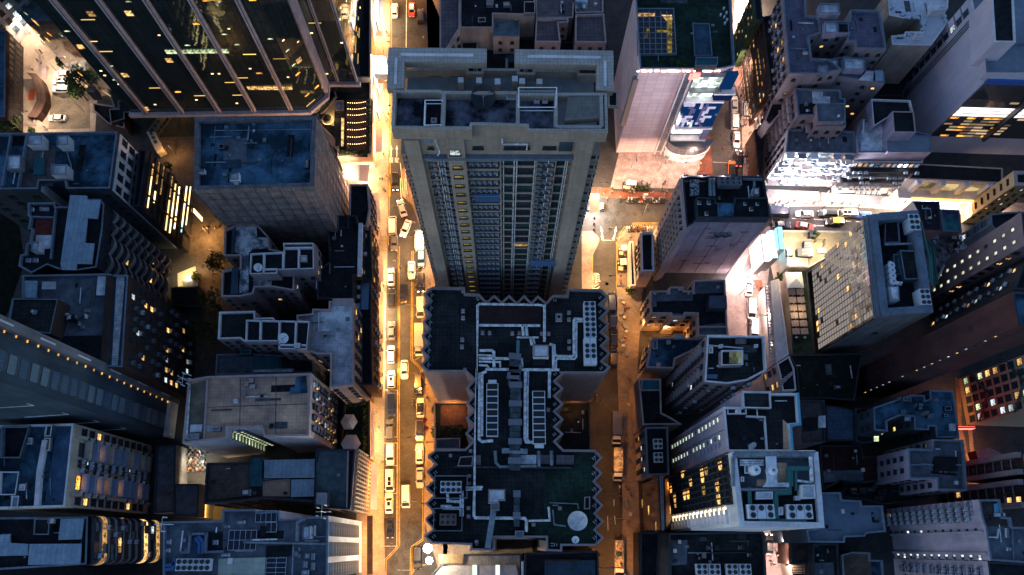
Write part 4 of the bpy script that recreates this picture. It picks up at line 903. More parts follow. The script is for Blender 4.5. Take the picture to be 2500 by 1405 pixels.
mpanel('media_panel', xb+6.8, xe+.5, 31.3, 37.2, BLUE, .9); mpanel('media_panel', xb+6, xe+1.4, 27.6, 30.2, glow('media_deep', (.005, .012, .05), .6, .1), 1.4); mpanel('box_rim', xb+5.5, xe+1.6, 30.3, 30.7, WWH, 1.7)
mpanel('lit_window', xb+.3, xb+5.8, 27.4, 29.8, glow('hall_light', (.75, .9, .8)), .3); mpanel('box_rim', xb, xe, 26.6, 27.2, WWH, 1.5)
# the mosaic: blue, violet and white blocks
cw, chh = (xe-xb)/14, 1.02
pat = ['WWWwbbWb.BBBBB', 'BBvvBbW.vWWWBB', 'BBBvvBBvvWbBBb', 'BBBvvBBvWWbBBB', 'vBBvBbbvWBBBBv', 'gvWWWbBvvWWWBb', 'gWWvvbBvWWbBBB', 'gWWWvWBvvWbBBB', 'gvWbggbWvbBBBB', 'WvWbvgbbbvBBBB']
for r, row in enumerate(pat):
    c = 0
    while c < 14:
        ch = row[c]; c2 = c
        while c2 < 14 and row[c2] == ch: c2 += 1
        mt = {'W': MWH, 'w': MWH, 'B': BLUE, 'b': glow('media_deep2', (.004, .022, .1), .6, .1), 'v': MGR, '.': MGR, 'g': glow('hall_light', (.75, .9, .8))}[ch]
        z = 25.6-r*chh; mb = MB(); mb.box((xb+.1+(c+c2)/2*cw, MY-.6-.002*(c % 3), z-chh+.04), ((c2-c)*cw-.05, 1.2, chh-.05), mt); ml.add('media_tile', mb); c = c2
mpanel('box_rim', xb, xe+.3, 14.7, 15.3, WWH, 1.6)
mpanel('lit_window', xb, xb+7.5, 10.8, 14.4, glow('shop_bright', (1, .85, .75), 1.8, .1, .8), .4); mpanel('glass_bay', xb+7, xe, 9.8, 14.5, glass('mall_glass_blue', (.2, .22, .4), .1, .4, grid=(1.5, 1.3), line=(.4, .4, .5)), 1.4)
mpanel('box_rim', xb, xe, 9.2, 9.7, WWH, 1.7)
# curved entrance hall at the foot
m = MB(); cx_ = xb+5.5
for k, (z0, z1, mt) in enumerate(((0.2, 3.6, glow('hall_front', (1, .8, .62), .9, .1, .7)), (3.6, 4.1, WWH), (4.1, 7.2, MGL), (7.2, 7.7, STEEL))):
    rr = 5.4+(.3 if k % 2 else 0); q = [Vector((cx_+rr*math.cos(PI+PI*i/16), MY-.5*rr*math.sin(PI*i/16)-.3)) for i in range(17)]
    m.prism(q[::-1] if area2(q) < 0 else q, z0, z1, mt)
ml.add('entrance_drum', m)
for a, t, nn, L in ml.edges('W'):
    m = MB(); c = a+t*(L*.985); m.box((c.x+nn.x*.2, c.y, 14), (1.2, 1.0, 20), STEEL); ml.add('corner_channel', m)
ml.done()
# --- purple office slab
pu = B('purple', 'office_block', 'office block with blank lavender wall and dark recessed roof beside the plaza', 'm4:745,80 1308,85 1352,377 850,370 824,412 776,440', 34.5, WLAV, RD, 1.2, PARD)
pu.hut('m4:842,230 975,235 978,270 1105,272 1105,235 1335,232 1350,372 852,368', 2.6, WNV, RD, 'plant_room', ph=.4); pu.slab('m4:985,272 1102,275 1100,360 990,362', RB, 2.7, .1, z=pu.rz)
for s_ in ('m4:855,250 880,250 880,275 855,275', 'm4:920,250 945,250 945,275 920,275', 'm4:905,325 928,325 928,350 905,350', 'm4:1172,262 1190,262 1190,280 1172,280', 'm4:1212,295 1236,295 1236,318 1212,318', 'm4:1255,262 1275,262 1275,282 1255,282'): pu.hut(s_, .6, WWH, RL, 'roof_vent', z=pu.rz+2.6)
pu.slab('m4:800,110 862,108 862,160 800,162', mat('gravel_white', (.32, .33, .35), .9, .9, 2.5, stain=(.02, .02, .025)), .4, .6, 'planter'); pu.slab('m4:800,168 862,166 862,215 800,217', mat('gravel_white', (.32, .33, .35)), .4, .6, 'planter')
pu.hut('m4:1235,160 1280,160 1280,215 1235,217', 1.8, WWH, RL, 'roof_box'); pu.hut('m4:1225,190 1240,190 1240,212 1225,212', 1.2, WWH, RL, 'roof_box'); pu.pipe('m4:1160,100 1300,105', .5, PIPD); pu.pipe('m4:935,95 940,225', .4, PIPD); pu.pipe('m4:960,95 962,225', .4, PIPD); pu.pipe('m4:1240,120 1240,160', .3, PIPD)
CRW = mat('wall_cream_lit', (.6, .5, .44), .8, .15, .15, 'w')
for a, t, nn, L in pu.edges('W'):
    if L < 8: continue
    rz = math.atan2(t.y, t.x); m = MB(); c = a+t*(L/2); m.box((c.x+nn.x*.12, c.y+nn.y*.12, 0), (L, .24, 33), CRW, rz); pu.add('clad_wall', m)
    for k in range(11):
        z = 32-k*2.9
        if z < 2: break
        for i in range(6):
            p = a+t*(L*(.3+.7*(i+.5)/6)-.2)+nn*.24; pu.put('window', win(.75, 1.3, L_W if R_.random() < .04 else GLD, FRD, mull=0), (p.x, p.y, z-.6), rz)
        p = a+t*(L*.64)+nn*.24; pu.put('floor_ledge', block('floor_ledge', L*.72, .55, .22, CRW), (p.x, p.y, z-1.9), rz)
        p = a+t*(L*.12)+nn*.24; pu.put('small_window', win(.5, .9, GLD, WBR, False, 0), (p.x, p.y, z-.4), rz)
    for i in range(7): p = a+t*(L*(.3+.7*i/6)-.2)+nn*.24; pu.put('pilaster', block('pilaster', .28, .5, 32, CRW), (p.x, p.y, 16.3), rz)
for i in range(5): q = P('m4', 985+i*22, 385+4*(i % 2), 33.5); pu.put('air_conditioner', acu(2), (q.x, min(p.y for p in pu.p)+.0, 32-.6*(i % 2)), 0)
pu.done()
wg = B('wing', 'shop_house', 'white-fronted shop house with dark roof and a row of cooling boxes beside the side street', 'm4:462,472 548,470 556,738 468,738', 12, CRW, RD, .9, PARW); wg.grid('W', 'window', WS(.8, 1.2, .06), 1.6, 1, 11, 3, 1.5); 
for i in range(8): q = P('m4', 535, 500+i*26, 12); wg.put('air_conditioner', acu(0), (q.x, q.y, wg.rz), PI/2+.0)
wg.done()
wg2 = B('wing2', 'shop_house', 'thin low annex with a white rim beside the side street stalls', 'm4:384,532 412,532 430,835 392,840', 5, CRW, RD, .6, PARW)
# --- yellow-lit tenement and neighbours
r2 = B('r2', 'tenement_block', 'tenement around a yellow-lit yard with lit windows', 'm4:527,872 655,870 660,845 755,842 760,872 820,870 825,798 1042,795 1062,1180 852,1185 850,1030 768,1028 760,1052 672,1052 668,1030 532,1030', 15, CRW, RG, .7, PARP)
r2.slab('m4:530,905 1040,885 1050,1090 860,1110 845,1030 530,1020', RD, .01, .05); r2.hut('m4:935,905 1052,905 1055,990 930,992', 3, WNV, mat('vault_slate', (.09, .1, .14), .6, .2, .2), 'roof_vault', ph=0); r2.slab('m4:540,880 820,878 820,940 540,945', RG, .08, .1); r2.bar('m4:855,1120 1058,1118', .3, PARP, 0, .8)
for s_ in ('m4:720,850 750,850 750,866 720,866', 'm4:548,878 570,878 570,895 548,895', 'm4:640,880 668,880 668,893 640,893', 'm4:785,880 800,880 800,893 785,893', 'm4:815,880 835,880 835,893 815,893', 'm4:985,838 1003,838 1003,850 985,850'): r2.hut(s_, .7, WWH, RL, 'roof_vent', ph=.05)
r2.slab('m4:535,945 570,945 570,980 535,980', RP, .4, .3); r2.grid('S', 'window', WS(1.1, 1.1, .4, warm=.95), 2.2, 3, 14, 3.2, 1.5); r2.grid('W', 'window', WS(1., 1.2, .1, warm=.95), 2.2, 2, 14, 3.2, 1.5); r2.done()
r3 = B('r3', 'tenement_block', 'low blue-roofed tenement with scattered boxes below the yellow yard', 'm4:540,1195 690,1190 860,1198 920,1180 905,1240 700,1340 690,1405 500,1400', 13, CRW, RB, .6, PARP)
r3.hut('m4:690,1172 768,1172 768,1198 688,1200', 1, WWH, RL, 'roof_box'); r3.hut('m4:640,1210 668,1208 668,1235 640,1237', .7, WWH, RL, 'roof_vent'); r3.hut('m4:545,1208 578,1206 578,1270 545,1272', 1.2, WGR, RG, 'roof_box'); r3.hut('m4:570,1365 600,1365 600,1390 570,1390', .5, WGR, RL, 'roof_vent')
r3.grid('W', 'window', WS(1., 1.2, .1, warm=.95), 2.2, 2, 12, 3.2, 1.5); r3.done()
r4 = B('r4', 'apartment_block', 'pinkish apartment tower with ranked balconies and a glassed roof well', 'm4:918,1175 1312,1180 f:1872,905 f:1824,930 f:1776,938 f:1720,933', 38, WPK, RT, 1., PARW)
r4.hut('m4:1015,1280 1165,1278 1165,1380 1015,1385', 2.4, WPK, RD, 'plant_room', ph=.8, pm=PARW); r4.slab('m4:1070,1285 1160,1285 1160,1370 1070,1370', glow('roof_room_glow', (.55, .7, .5), .12, .2, 1.), 2.0, .1, 'skylight'); r4.slab('m4:1115,1185 1185,1183 1185,1235 1115,1238', RP, .3, .5); r4.hut('m4:1002,1240 1028,1238 1026,1262 1000,1264', .8, WWH, RL, 'roof_vent', ph=.05)
r4.bar('m4:925,1245 1165,1265', .2, PARW, 0, .5); r4.slab('b4:910,40 980,40 975,70 908,68', GLB, .1, .3, 'skylight'); r4.hut('m4:930,1255 958,1255 958,1300 930,1300', .8, WPK, RL, 'roof_vent'); r4.hut('m4:1240,1240 1268,1238 1266,1262 1240,1264', .8, WPK, RL, 'roof_vent')
r4.grid('W', 'window', WS(1.1, 1.3, .06, warm=.6), 2.3, 2, 37, 2.9, 1.4); r4.grid('W', 'balcony', [(block('balcony', 1.9, .8, .7, WPK), 1)], 4.6, 2, 37, 2.9, .4, 1.2); r4.grid('S', 'window', WS(1., 1.1, .04), 2.6, 2, 37, 2.9, 1.4); r4.grid('S', 'air_conditioner', AC, 2.6, 2, 37, 2.9, .3, 1.5, .5); r4.done()
for a, t, nn, L in r4.edges('W'): pass
r5 = B('r5', 'workshop', 'small dark roof in the shade of the pinkish apartment tower', 'b4:440,70 595,70 600,300 660,330 740,380 470,385', 14, WPK, RD, .6, PARP); r5.hut('b4:462,70 590,70 590,150 462,150', .8, WGR, TEAL, 'roof_box')
r6 = B('r6', 'workshop', 'small dark roof carrying two square four-fan coolers', 'b4:487,397 642,397 652,722 500,726', 15, WPK, RD, .7, PARB); r6.grid('W', 'window', WS(1., 1.2, .05), 2.4, 2, 14, 3, 1.5); r6.done()
# --- slab with stripes of lit windows
bs_ = B('bslab', 'office_block', 'grey office block with two columns of pale lit windows and stepped dark roof', 'b4:1017,260 1140,262 1145,152 1342,155 1345,168 1525,168 1540,380 1475,386 1490,565 1045,565', 48, WLAV, RD, 1., PARW)
bs_.hut('b4:1150,155 1340,158 1345,272 1155,268', 1.2, WLAV, RT, ph=.6, pm=PARW); bs_.bar('b4:1180,325 1300,330 1315,560', .3, PARW, 0, .5); bs_.slab('b4:1310,270 1420,275 1425,545 1320,545', RT, .02, .06); bs_.slab('b4:1420,345 1475,390 1485,550 1425,545', RTAN, .02, .05)
bs_.hut('b4:1045,268 1175,265 1178,310 1045,312', .8, WLAV, RT, ph=.4, pm=PARW); bs_.hut('b4:1108,278 1138,278 1138,302 1108,302', 1.5, WWH, RL, 'roof_vent', ph=.05)
cyan = plain('coping_cyan', (.1, .42, .55), .5); bs_.bar('b4:1525,172 1540,378 1477,384 1490,560', .4, cyan, .62, .4)
PALE = glow('room_pale', (.8, .95, .7), .5, .3)
for a, t, nn, L in bs_.edges('W'):
    if L < 5: continue
    rz = math.atan2(t.y, t.x)
    for k in range(15):
        z = 44-k*2.85
        for fx, m_ in ((.22, PALE), (.62, PALE), (.78, GLB)):
            if R_.random() < .9: p = a+t*(L*fx); bs_.put('window', win(.9, 1.1, m_ if R_.random() < .85 else GLD, WLAV, mull=0), (p.x, p.y, z), rz)
    m = MB(); 
    for fx in (.12, .5): p = a+t*(L*fx)+nn*.1; m.tube([(p.x, p.y, 1), (p.x, p.y, 47)], .1, PIPD, 5)
    bs_.add('drain_pipe', m)
bs_.grid('E', 'window', WS(1.1, 1.3, .02), 2.6, 3, 46, 3, 1.5); bs_.done()
# --- white framed building with plant roof
bw = B('bwhite', 'office_block', 'white office block with curtain wall, lit fins and a roof full of plant', 'b4:1072,568 1662,566 1706,1082 1130,1072', 56, WWH, RG, 1.2, PARW, .8)
bw.hut('b4:1145,820 1380,815 1380,810 1640,800 1650,1055 1150,1050', .15, WWH, RD, 'plant_deck', ph=0)
for a, t, nn, L in bw.edges('W'):
    rz = math.atan2(t.y, t.x); CWG = glass('curtain_wall', (.1, .11, .12), .08, .6, grid=(1.6, 3.2), line=(.02, .02, .025), gw=.1)
    m = MB(); c = a+t*(L*.36); m.box((c.x, c.y, 8), (L*.66, .5, 46), CWG, rz); bw.add('curtain_wall', m)
    for k in range(15):
        z = 50-k*3.2; p = a+t*(L*.855)
        bw.put('light_fin', block('light_fin', L*.2, .5, .3, WWH), (p.x, p.y, z), rz); p2 = p+nn*.1-t*1.0; bw.put('lit_window', block('lit_window', L*.09, .12, 1.3, glow('fin_light', (1, .8, .5), 1.6, .3)), (p2.x, p2.y, z-1.4), rz)
        for i in range(7):
            if R_.random() < (.15 if i > 1 else .08): p = a+t*(L*(.06+.09*i)); bw.put('window', block('lit_pane', 1.5, .56, 2.2, L_W if R_.random() < .7 else L_O), (p.x, p.y, z+.4), rz)
        p = a+t*(L*.36); bw.put('floor_band', block('floor_band', L*.66, .62, .25, FRD), (p.x, p.y, z+2.0), rz)
    for i in range(8): p = a+t*(L*(.03+.66*i/7)); bw.put('mullion', block('mullion', .25, .8, 46, FRD), (p.x, p.y, 31), rz)
bw.done()
for s_, r_, m_, dz in (('b4:1080,590 1100,575 1640,570', .35, PIPD, .9), ('b4:1090,600 1110,590 1630,590', .35, PIPD, 1.2), ('b4:1085,800 1085,600', .4, PIPD, .9), ('b4:1450,680 1600,678', .4, PIPG, 1.2), ('b4:1460,680 1465,840 1370,845 1375,930 1380,1020', .45, PIPG, .9), ('b4:1120,822 1460,825', .25, PIPD, .9), ('b4:1195,805 1200,920', .35, PIPG, .8), ('b4:1260,1030 1580,1035', .3, PIPG, .6), ('b4:1480,690 1482,800', .3, PIPG, 1.), ('b4:1510,690 1512,830', .25, PIPG, 1.), ('b4:1130,625 1290,625', .15, PIPE, 1.), ('b4:1130,640 1290,640', .15, PIPE, .9), ('b4:1130,655 1290,655', .15, PIPE, .8), ('b4:1220,655 1222,730', .15, PIPE, .8), ('b4:1610,600 1618,770', .3, PIPE, 1.4), ('b4:1505,760 1620,775', .2, PIPE, 1.)): bw.pipe(s_, r_, m_, dz)
bw.slab('b4:1308,598 1378,596 1385,775 1465,775 1465,805 1285,805 1315,770', RL, 1.6, .3, 'duct_cover'); bw.slab('b4:1380,640 1450,640 1450,770 1385,770', RTAN, .05, .1); bw.slab('b4:1245,755 1310,755 1310,800 1245,800', RTAN, .05, .1)
bw.hut('b4:1550,790 1640,788 1645,882 1550,885', 2.2, WWH, RL, 'plant_room', ph=.08); bw.hut('b4:1240,838 1355,835 1355,888 1240,890', 1.4, WGR, RL, 'roof_box', ph=.08); bw.hut('b4:1393,942 1425,940 1425,995 1393,997', 1.4, WWH, RL, 'roof_box', ph=.05); bw.hut('b4:1508,865 1542,865 1542,895 1508,895', 1.2, WWH, RL, 'roof_box', ph=.05); bw.hut('b4:1160,650 1195,650 1195,715 1160,715', 1., WDK, STEEL, 'roof_box'); bw.hut('b4:1135,735 1160,735 1160,770 1135,770', 1., WDK, STEEL, 'roof_box')
bw.bar('b4:1118,822 1145,1060', .5, PARW, 0, 1.18)
lb_ = B('lowbrown', 'shop_block', 'low block with brown gridded glass front beside the dim side street', 'b4:585,730 608,728 618,1098 600,1100', 22, WBR, PARB, .4, PARB, .25)
for a, t, nn, L in lb_.edges('W'):
    rz = math.atan2(t.y, t.x); m = MB(); c = a+t*(L/2); m.box((c.x+nn.x*.15, c.y+nn.y*.15, .3), (L-.4, .3, 21), glass('bronze_glass', (.14, .09, .07), .1, .5, grid=(2.0, 2.6), line=(.02, .015, .012), gw=.12), rz); lb_.add('glass_front', m)
    for k in range(7):
        for i in range(6):
            if R_.random() < .16: p = a+t*(L*(i+.5)/6)+nn*.3; lb_.put('window', block('lit_pane', 1.8, .05, .9, L_W), (p.x, p.y, 2+k*2.6), rz)
lb_.done()
lw2 = B('lowmid', 'shop_block', 'sunken lit courtyard strip between brown glass block and white office block', 'b4:612,745 690,705 700,1000 645,1090 620,1090', 6, WBR, RTAN, .3, PARD)
bd = B('bdark', 'office_block', 'broad dark-roofed block with paired white coolers at the lower edge', 'b4:650,1118 1285,1108 1300,1130 1312,1425 640,1425', 22, WDK, RD, .8, PARD)
bd.slab('b4:905,1115 1175,1112 1175,1235 905,1240', RT, .03, .1); bd.bar('b4:665,1165 660,1405', .3, PARD, 0, .8); bd.slab('b4:665,1170 775,1165 770,1330 665,1340', RG, .02, .06); bd.hut('b4:910,1205 940,1205 938,1235 908,1235', .8, WGR, RL, 'roof_vent'); bd.hut('b4:1125,1203 1152,1203 1152,1232 1125,1232', .8, WGR, RL, 'roof_vent'); bd.hut('b4:1188,1255 1210,1255 1210,1278 1188,1278', .7, WWH, RL, 'roof_vent'); bd.hut('b4:855,1282 872,1282 872,1298 855,1298', .6, WWH, RL, 'roof_vent'); bd.bar('b4:910,1255 1170,1250', .2, PARD, 0, .5)
bd2 = B('bdark2', 'shop_block', 'low blank dark block at the kerb of the dim side street', 'b4:455,1112 640,1108 632,1425 455,1425', 10, WDK, RD, .5, PARD); bd2.bar('b4:590,1170 582,1405', .5, WBR, 0, .5)
# ================================================================== FAR EAST
gr = B('glassr', 'hotel', 'hotel with mirror-glass grid front catching the street lights and a sunken plant roof', 'm5:770,348 1100,318 1206,1020 848,1043', 34, WGR, RD, 3.2, PARB, 1.5)
GRG = glass('mirror_grid_glass', (.42, .42, .43), .08, .8, grid=(1.4, 1.4), line=(.06, .055, .055), gw=.12, ripple=.04)
for a, t, nn, L in gr.edges('W'):
    rz = math.atan2(t.y, t.x); m = MB(); c = a+t*(L/2); m.box((c.x+nn.x*.15, c.y+nn.y*.15, 1), (L-.6, .3, 31), GRG, rz); gr.add('glass_front', m)
    for z in (32.1, 32.7, 33.3): c2 = c+nn*(.5-.15*(z-32)); m = MB(); m.box((c2.x, c2.y, z), (L+.2, .5, .3), PARB, rz); gr.add('coping_band', m)
    n = int(L/1.4)
    for k in range(22):
        for i in range(n):
            pr = .97
            if R_.random() < pr: p = a+t*(.6+i*1.4)+nn*.3; gr.put('window', block('lit_pane', 1.12, .04, 1.05, L_W if R_.random() < .02+(.12 if i < 2 or k < 2 else 0) else glow('room_dim', (1, .86, .8), .12, .4)), (p.x, p.y, 1.8+k*1.4+.7), rz)  # pane glow stands in for the lane's reflection, with curtained rooms
gr.hut('m5:875,370 965,368 978,540 868,545', 1.6, WNV, RD, 'plant_room', ph=.4, pm=PARB); gr.hut('m5:975,592 1115,596 1148,790 1010,795', 2.6, WNV, RT, 'plant_room', ph=.5, pm=PARB); gr.hut('m5:900,840 968,838 975,938 918,940', 3, WWH, RL, 'plant_room', ph=.06); gr.hut('m5:930,620 968,620 985,760 935,762', 1.5, WNV, MTB, 'roof_box')
gr.slab('m5:835,335 955,330 955,362 845,365', RTAN, 2.4, .15, 'grating')
for s_, m_ in (('m5:900,670 915,820 985,828', PIPE), ('m5:910,670 925,812 990,818', PIPE), ('m5:1125,800 1180,800 1175,640 1150,540 1120,400', PIPG), ('m5:1135,810 1195,808 1185,640', PIPG), ('m5:870,555 1080,548', PIPD), ('m5:1080,560 1075,400', PIPD)): gr.pipe(s_, .25, m_, 2.2)
gr.grid('S', 'window', WS(1, 1, .0), 60, 3, 30, 12, 1.5); gr.done()
m = MB()
c = sum((Vector(p) for p in PL('m5:865,560 1130,560', 33)), Vector((0, 0, 0)))/2
# garden terrace in front of the hotel, corner terrace
gt_ = B('gterr', 'restaurant_terrace', 'dark roof terrace set with tables in front of the mirror-glass hotel', 'm5:203,712 338,712 392,1300 238,1310', 8, WCR, mat('terrace_lawn', (.03, .05, .03), .95, .4, .4), .6, PARD)
ct = B('cterr', 'corner_block', 'low corner block with a cream terrace roof and caged plant', 'm5:150,455 640,462 700,468 690,520 350,712 205,705', 10, WCR, mat('terrace_cream', (.5, .42, .3), .8, .12, .2), .5, PARW)
ct.bar('m5:205,580 212,690 345,700', .3, PARW, 0, 1.2); ct.hut('m5:212,640 345,650 345,695 212,690', .6, WCR, mat('terrace_white', (.6, .55, .47)), 'roof_step')
for s_ in ('m5:198,576 240,574 244,630 202,632', 'm5:272,580 380,578 382,635 275,635', 'm5:318,528 370,526 370,575 318,577', 'm5:358,460 398,458 398,500 358,500'): ct.hut(s_, 1.6, WDK, STEEL, 'plant_cage', ph=.0); 
for s_ in ('m5:305,590 370,588 370,600 305,602', 'm5:305,612 370,610 370,622 305,624', 'm5:325,540 362,540 362,552 325,552'): ct.slab(s_, RL, 1.7, .1, 'cage_cover')
ct.hut('m5:410,580 470,580 470,612 410,612', .5, WWH, RL, 'roof_box')
m = MB(); m.rail(PL('m5:385,540 440,540 440,575', 9.5), 9.5, 2, FRD, .06, 2); ct.add('pergola_frame', m)
q = PL('m5:205,700 345,710', 8)
# strip of white canopy and lattice along the pink alley
cn = B('canopy', 'street_canopy', 'long white canopy with ladder lattice along the bright pink lane', 'm4:1352,805 1410,790 1478,1310 1392,1368', 9.5, WWH, mat('canopy_white', (.62, .58, .58), .6, .12, .2), .15, PARW, cat='canopy')
m = MB(); a1_, a2_, b1_, b2_ = PL('m4:1318,830 1345,828 1395,1362 1352,1368', 8)
for k in range(26): c = a1_+(b2_-a1_)*(k/25); d = a2_+(b1_-a2_)*(k/25); m.box(((c.x+d.x)/2, (c.y+d.y)/2, 7.8), ((d-c).length, .25, .25), WWH, math.atan2((d-c).y, (d-c).x))
for a, b in ((a1_, b2_), (a2_, b1_)): m.tube([(a.x, a.y, 7.9), (b.x, b.y, 7.9)], .18, WWH, 4)
cn.add('ladder_lattice', m)
cs = B('canopysouth', 'shop_house', 'white louvred shop front at the south end of the long canopy', 'm4:1395,1372 1480,1318 b4:1500,0 1515,150 1420,155 1400,40', 10, WWH, RD, .3, PARW); cs.slab('b4:1400,85 1490,15 1492,40 1400,130', mat('louvre_white', (.55, .5, .48), .6, .1, .3, grid=(30, .5), gdark=.35, gw=.12), .2, .3, 'louvre'); cs.grid('W', 'window', WS(1.4, 1.6, .5, warm=.7), 2.4, .5, 9.5, 3.2, 1.4); cs.done()
dkb = B('dkblk', 'warehouse', 'big plain dark roof south of the mirror-glass hotel', 'm5:215,1310 720,1300 700,1405 b5:660,220 b5:455,205 b5:280,205 b5:262,0 b5:240,-40', 9, WDK, mat('roof_black_green', (.014, .02, .018), .8, .4, .2), .4, PARD); dkb.hut('b5:527,112 568,110 568,138 527,140', .8, WGR, RL, 'roof_box')
# roofs north-east of the hotel
e1_ = B('e1', 'shop_house', 'dark flat shop-house roof touching the mirror-glass hotel', 'm5:1062,256 1246,260 1268,462 1135,455 1100,330', 20, WPK, mat('roof_black_violet', (.03, .022, .03), .8, .3, .3), .4, PARD)
e2_ = B('e2', 'shop_house', 'shop house with teal and violet mural painted on its roof', 'm5:1250,310 1386,318 1402,472 1272,462', 15, WPK, mat('roof_mural', (.03, .16, .17), .8, .5, .16, stain=(.06, .05, .11)), .4, PARB)
e3_ = B('e3', 'tenement_block', 'mottled low tenement roofs between two hotels', 'm5:1120,470 1440,480 1520,560 1290,690 1210,860 1140,700', 11, WPK, mat('roof_mottled', (.3, .28, .3), .85, .5, .3, stain=(.06, .05, .06)), .5, PARW)
for i in range(12): x, y = 1150+R_.random()*260, 480+R_.random()*110; w = 20+R_.random()*40; e3_.hut('m5:%f,%f %f,%f %f,%f %f,%f' % (x, y, x+w, y, x+w, y+w*.6, x, y+w*.6), 1+R_.random()*2, R_.choice([WGR, WDK, WPK]), R_.choice([RD, RG, RL]), 'roof_box')
for s_ in ('m5:1175,520 1215,840', 'm5:1195,520 1232,830', 'm5:1160,560 1230,565'): e3_.pipe(s_, .35, PIPG, 2)
e4_ = B('e4', 'tenement_block', 'tenement with blue-shuttered front and dark roof behind the brown hotel slab', 'm5:1595,345 1720,330 1815,330 1640,470 1600,420', 24, WGR, RD, .5, PARB); e4_.grid('W', 'window', WS(1.3, 1.7, .1, pane=GLB), 1.9, 2, 23, 2.8, 1.4); e4_.done()
ht = B('hotel', 'hotel', 'brown hotel slab with two ranks of small pale lit windows', 'm5:1806,333 2080,333 2080,600 1830,562', 40, WHB, RD, .8, PARD)
for a, t, nn, L in ht.edges('W'):
    rz = math.atan2(t.y, t.x)
    for k in range(11):
        for fx in (.36, .74): p = a+t*(L*fx); ht.put('window', win(.8, 1.1, glow('room_pale2', (.75, .8, .55), .5, .3) if R_.random() < .93 else GLD, WHB, mull=0), (p.x, p.y, 37-k*3.1), rz)
ht.grid('S', 'window', WS(1., 1.2, .12, warm=.8), 4, 3, 38, 3.1, 1.4, 1, .0, 0, [.06, .13]); ht.done()
hk = B('hotel2', 'apartment_tower', 'dark maroon tower with a thin column of tiny lit windows', 'm5:1745,877 2060,885 2060,1140 1788,1112', 62, mat('wall_maroon', (.075, .035, .035), .7, .25, .1, 'w'), RB, .8, PARD)
hk.grid('S', 'window', WS(.5, .8, .8, pane=GLD, warm=.4, mull=0), 4, 3, 60, 3., 1.4, 1, .1, 0, [.03])
hk.grid('W', 'window', WS(.6, .9, .06, mull=0), 9, 3, 60, 6., 1.4, 1, .3); hk.done()
hl = B('hotel3', 'apartment_block', 'dark set-back block with amber windows between the two brown towers', 'm5:1840,640 2060,640 2060,870 1760,862', 36, WDK, RD, .6, PARD); hl.grid('W', 'window', WS(1.1, 1.1, .35, warm=.8, mull=0), 3.2, 3, 35, 3., 1.4, 1, .1); hl.grid('W', 'air_conditioner', AC, 3.2, 3, 35, 3, .2, 2); hl.done()
# white shop-house terrace north of the east-west road
t3_ = B('t3', 'tenement_block', 'tenement with dazzling white-lit balcony front above the busy cross street', 'a4:362,925 465,922 470,880 780,935 838,942 850,1098 345,1088', 18, WWH, RG, .8, PARB)
for a, t, nn, L in t3_.edges('S'):
    if L < 14: continue
    rz = math.atan2(t.y, t.x)
    for k in range(5):
        z = 16.3-k*2.9
        for i in range(6):
            p = a+t*(L*(i+.5)/6); w = L/6-.4
            t3_.put('window', win(w*.8, 1.2, R_.choice([GLD, GLB, L_SW, L_C, L_W]), WPN, mull=2), (p.x, p.y, z), rz); t3_.put('balcony', block('balcony', w, 1.1+.5*R_.random(), .8, R_.choice([WWH, WPK, WPN])), (p.x, p.y, z-1.2), rz)
            if R_.random() < .7: p2 = p+t*R_.uniform(-1, 1)+nn*.9; t3_.put('air_conditioner', acu(0), (p2.x, p2.y, z-.7), rz)
            if R_.random() < .8: t3_.put('canopy', block('canopy', w*.8, 1.3, .12, R_.choice([WPN, STEEL, WLAV])), (p.x, p.y, z+.9), rz)
t3_.grid('W', 'window', WS(1.2, 1.6, .1), 2.4, 2, 17, 2.9, 1.4); t3_.done()
t2_ = B('t2', 'tenement_block', 'lilac-walled tenement with caged west balconies and two small roof vents', 'a4:412,630 740,643 743,700 775,703 777,905 565,905 558,825 432,832', 23, WPK, RG, .8, PARB)
t2_.slab('a4:535,655 612,655 612,690 665,692 662,745 540,740', RL, .03, .15); t2_.hut('a4:565,740 770,738 772,870 575,872', 2.2, WPK, RG, ph=.4); t2_.hut('a4:495,782 508,782 508,796 495,796', .5, WWH, RL, 'roof_vent', ph=0); t2_.hut('a4:720,820 734,820 734,832 720,832', .5, WWH, RL, 'roof_vent', ph=0, z=t2_.rz+2.2); t2_.slab('a4:445,745 560,735 560,810 450,812', RD, .03, .08)
t2_.grid('W', 'window', WS(1.6, 1.5, .03), 2.2, 2, 22, 2.9, 1.4); t2_.grid('W', 'balcony', [(block('balcony', 1.9, .9, 1., WPK), 1)], 2.2, 2, 22, 2.9, .3); t2_.grid('S', 'window', WS(1, 1.1, .02), 2.6, 2, 22, 2.9, 1.4); t2_.done()
TT = mat('roof_violet_tile', (.15, .14, .19), .8, .25, .12, grid=.8, gdark=.75)
t1_ = B('t1', 'tenement_block', 'large E-shaped tenement with violet-grey roof wrapped round light wells', 'a4:322,-60 490,-60 495,108 590,112 602,232 515,262 535,415 657,422 750,500 562,528 370,527', 27, WPK, TT, .9, PARB)
t1_.hut('a4:590,25 728,22 738,95 590,95', 2.6, WLAV, RL, ph=.4); t1_.hut('a4:625,155 715,152 722,232 628,235', 2.4, WLAV, RL, ph=.4); t1_.hut('a4:585,470 645,470 650,525 590,525', 1.5, WGR, MTL, 'roof_box'); t1_.hut('a4:475,365 508,365 508,380 475,380', .7, WWH, RL, 'roof_vent', ph=.05); t1_.bar('a4:355,345 530,350', .2, PARB, 0, .4)
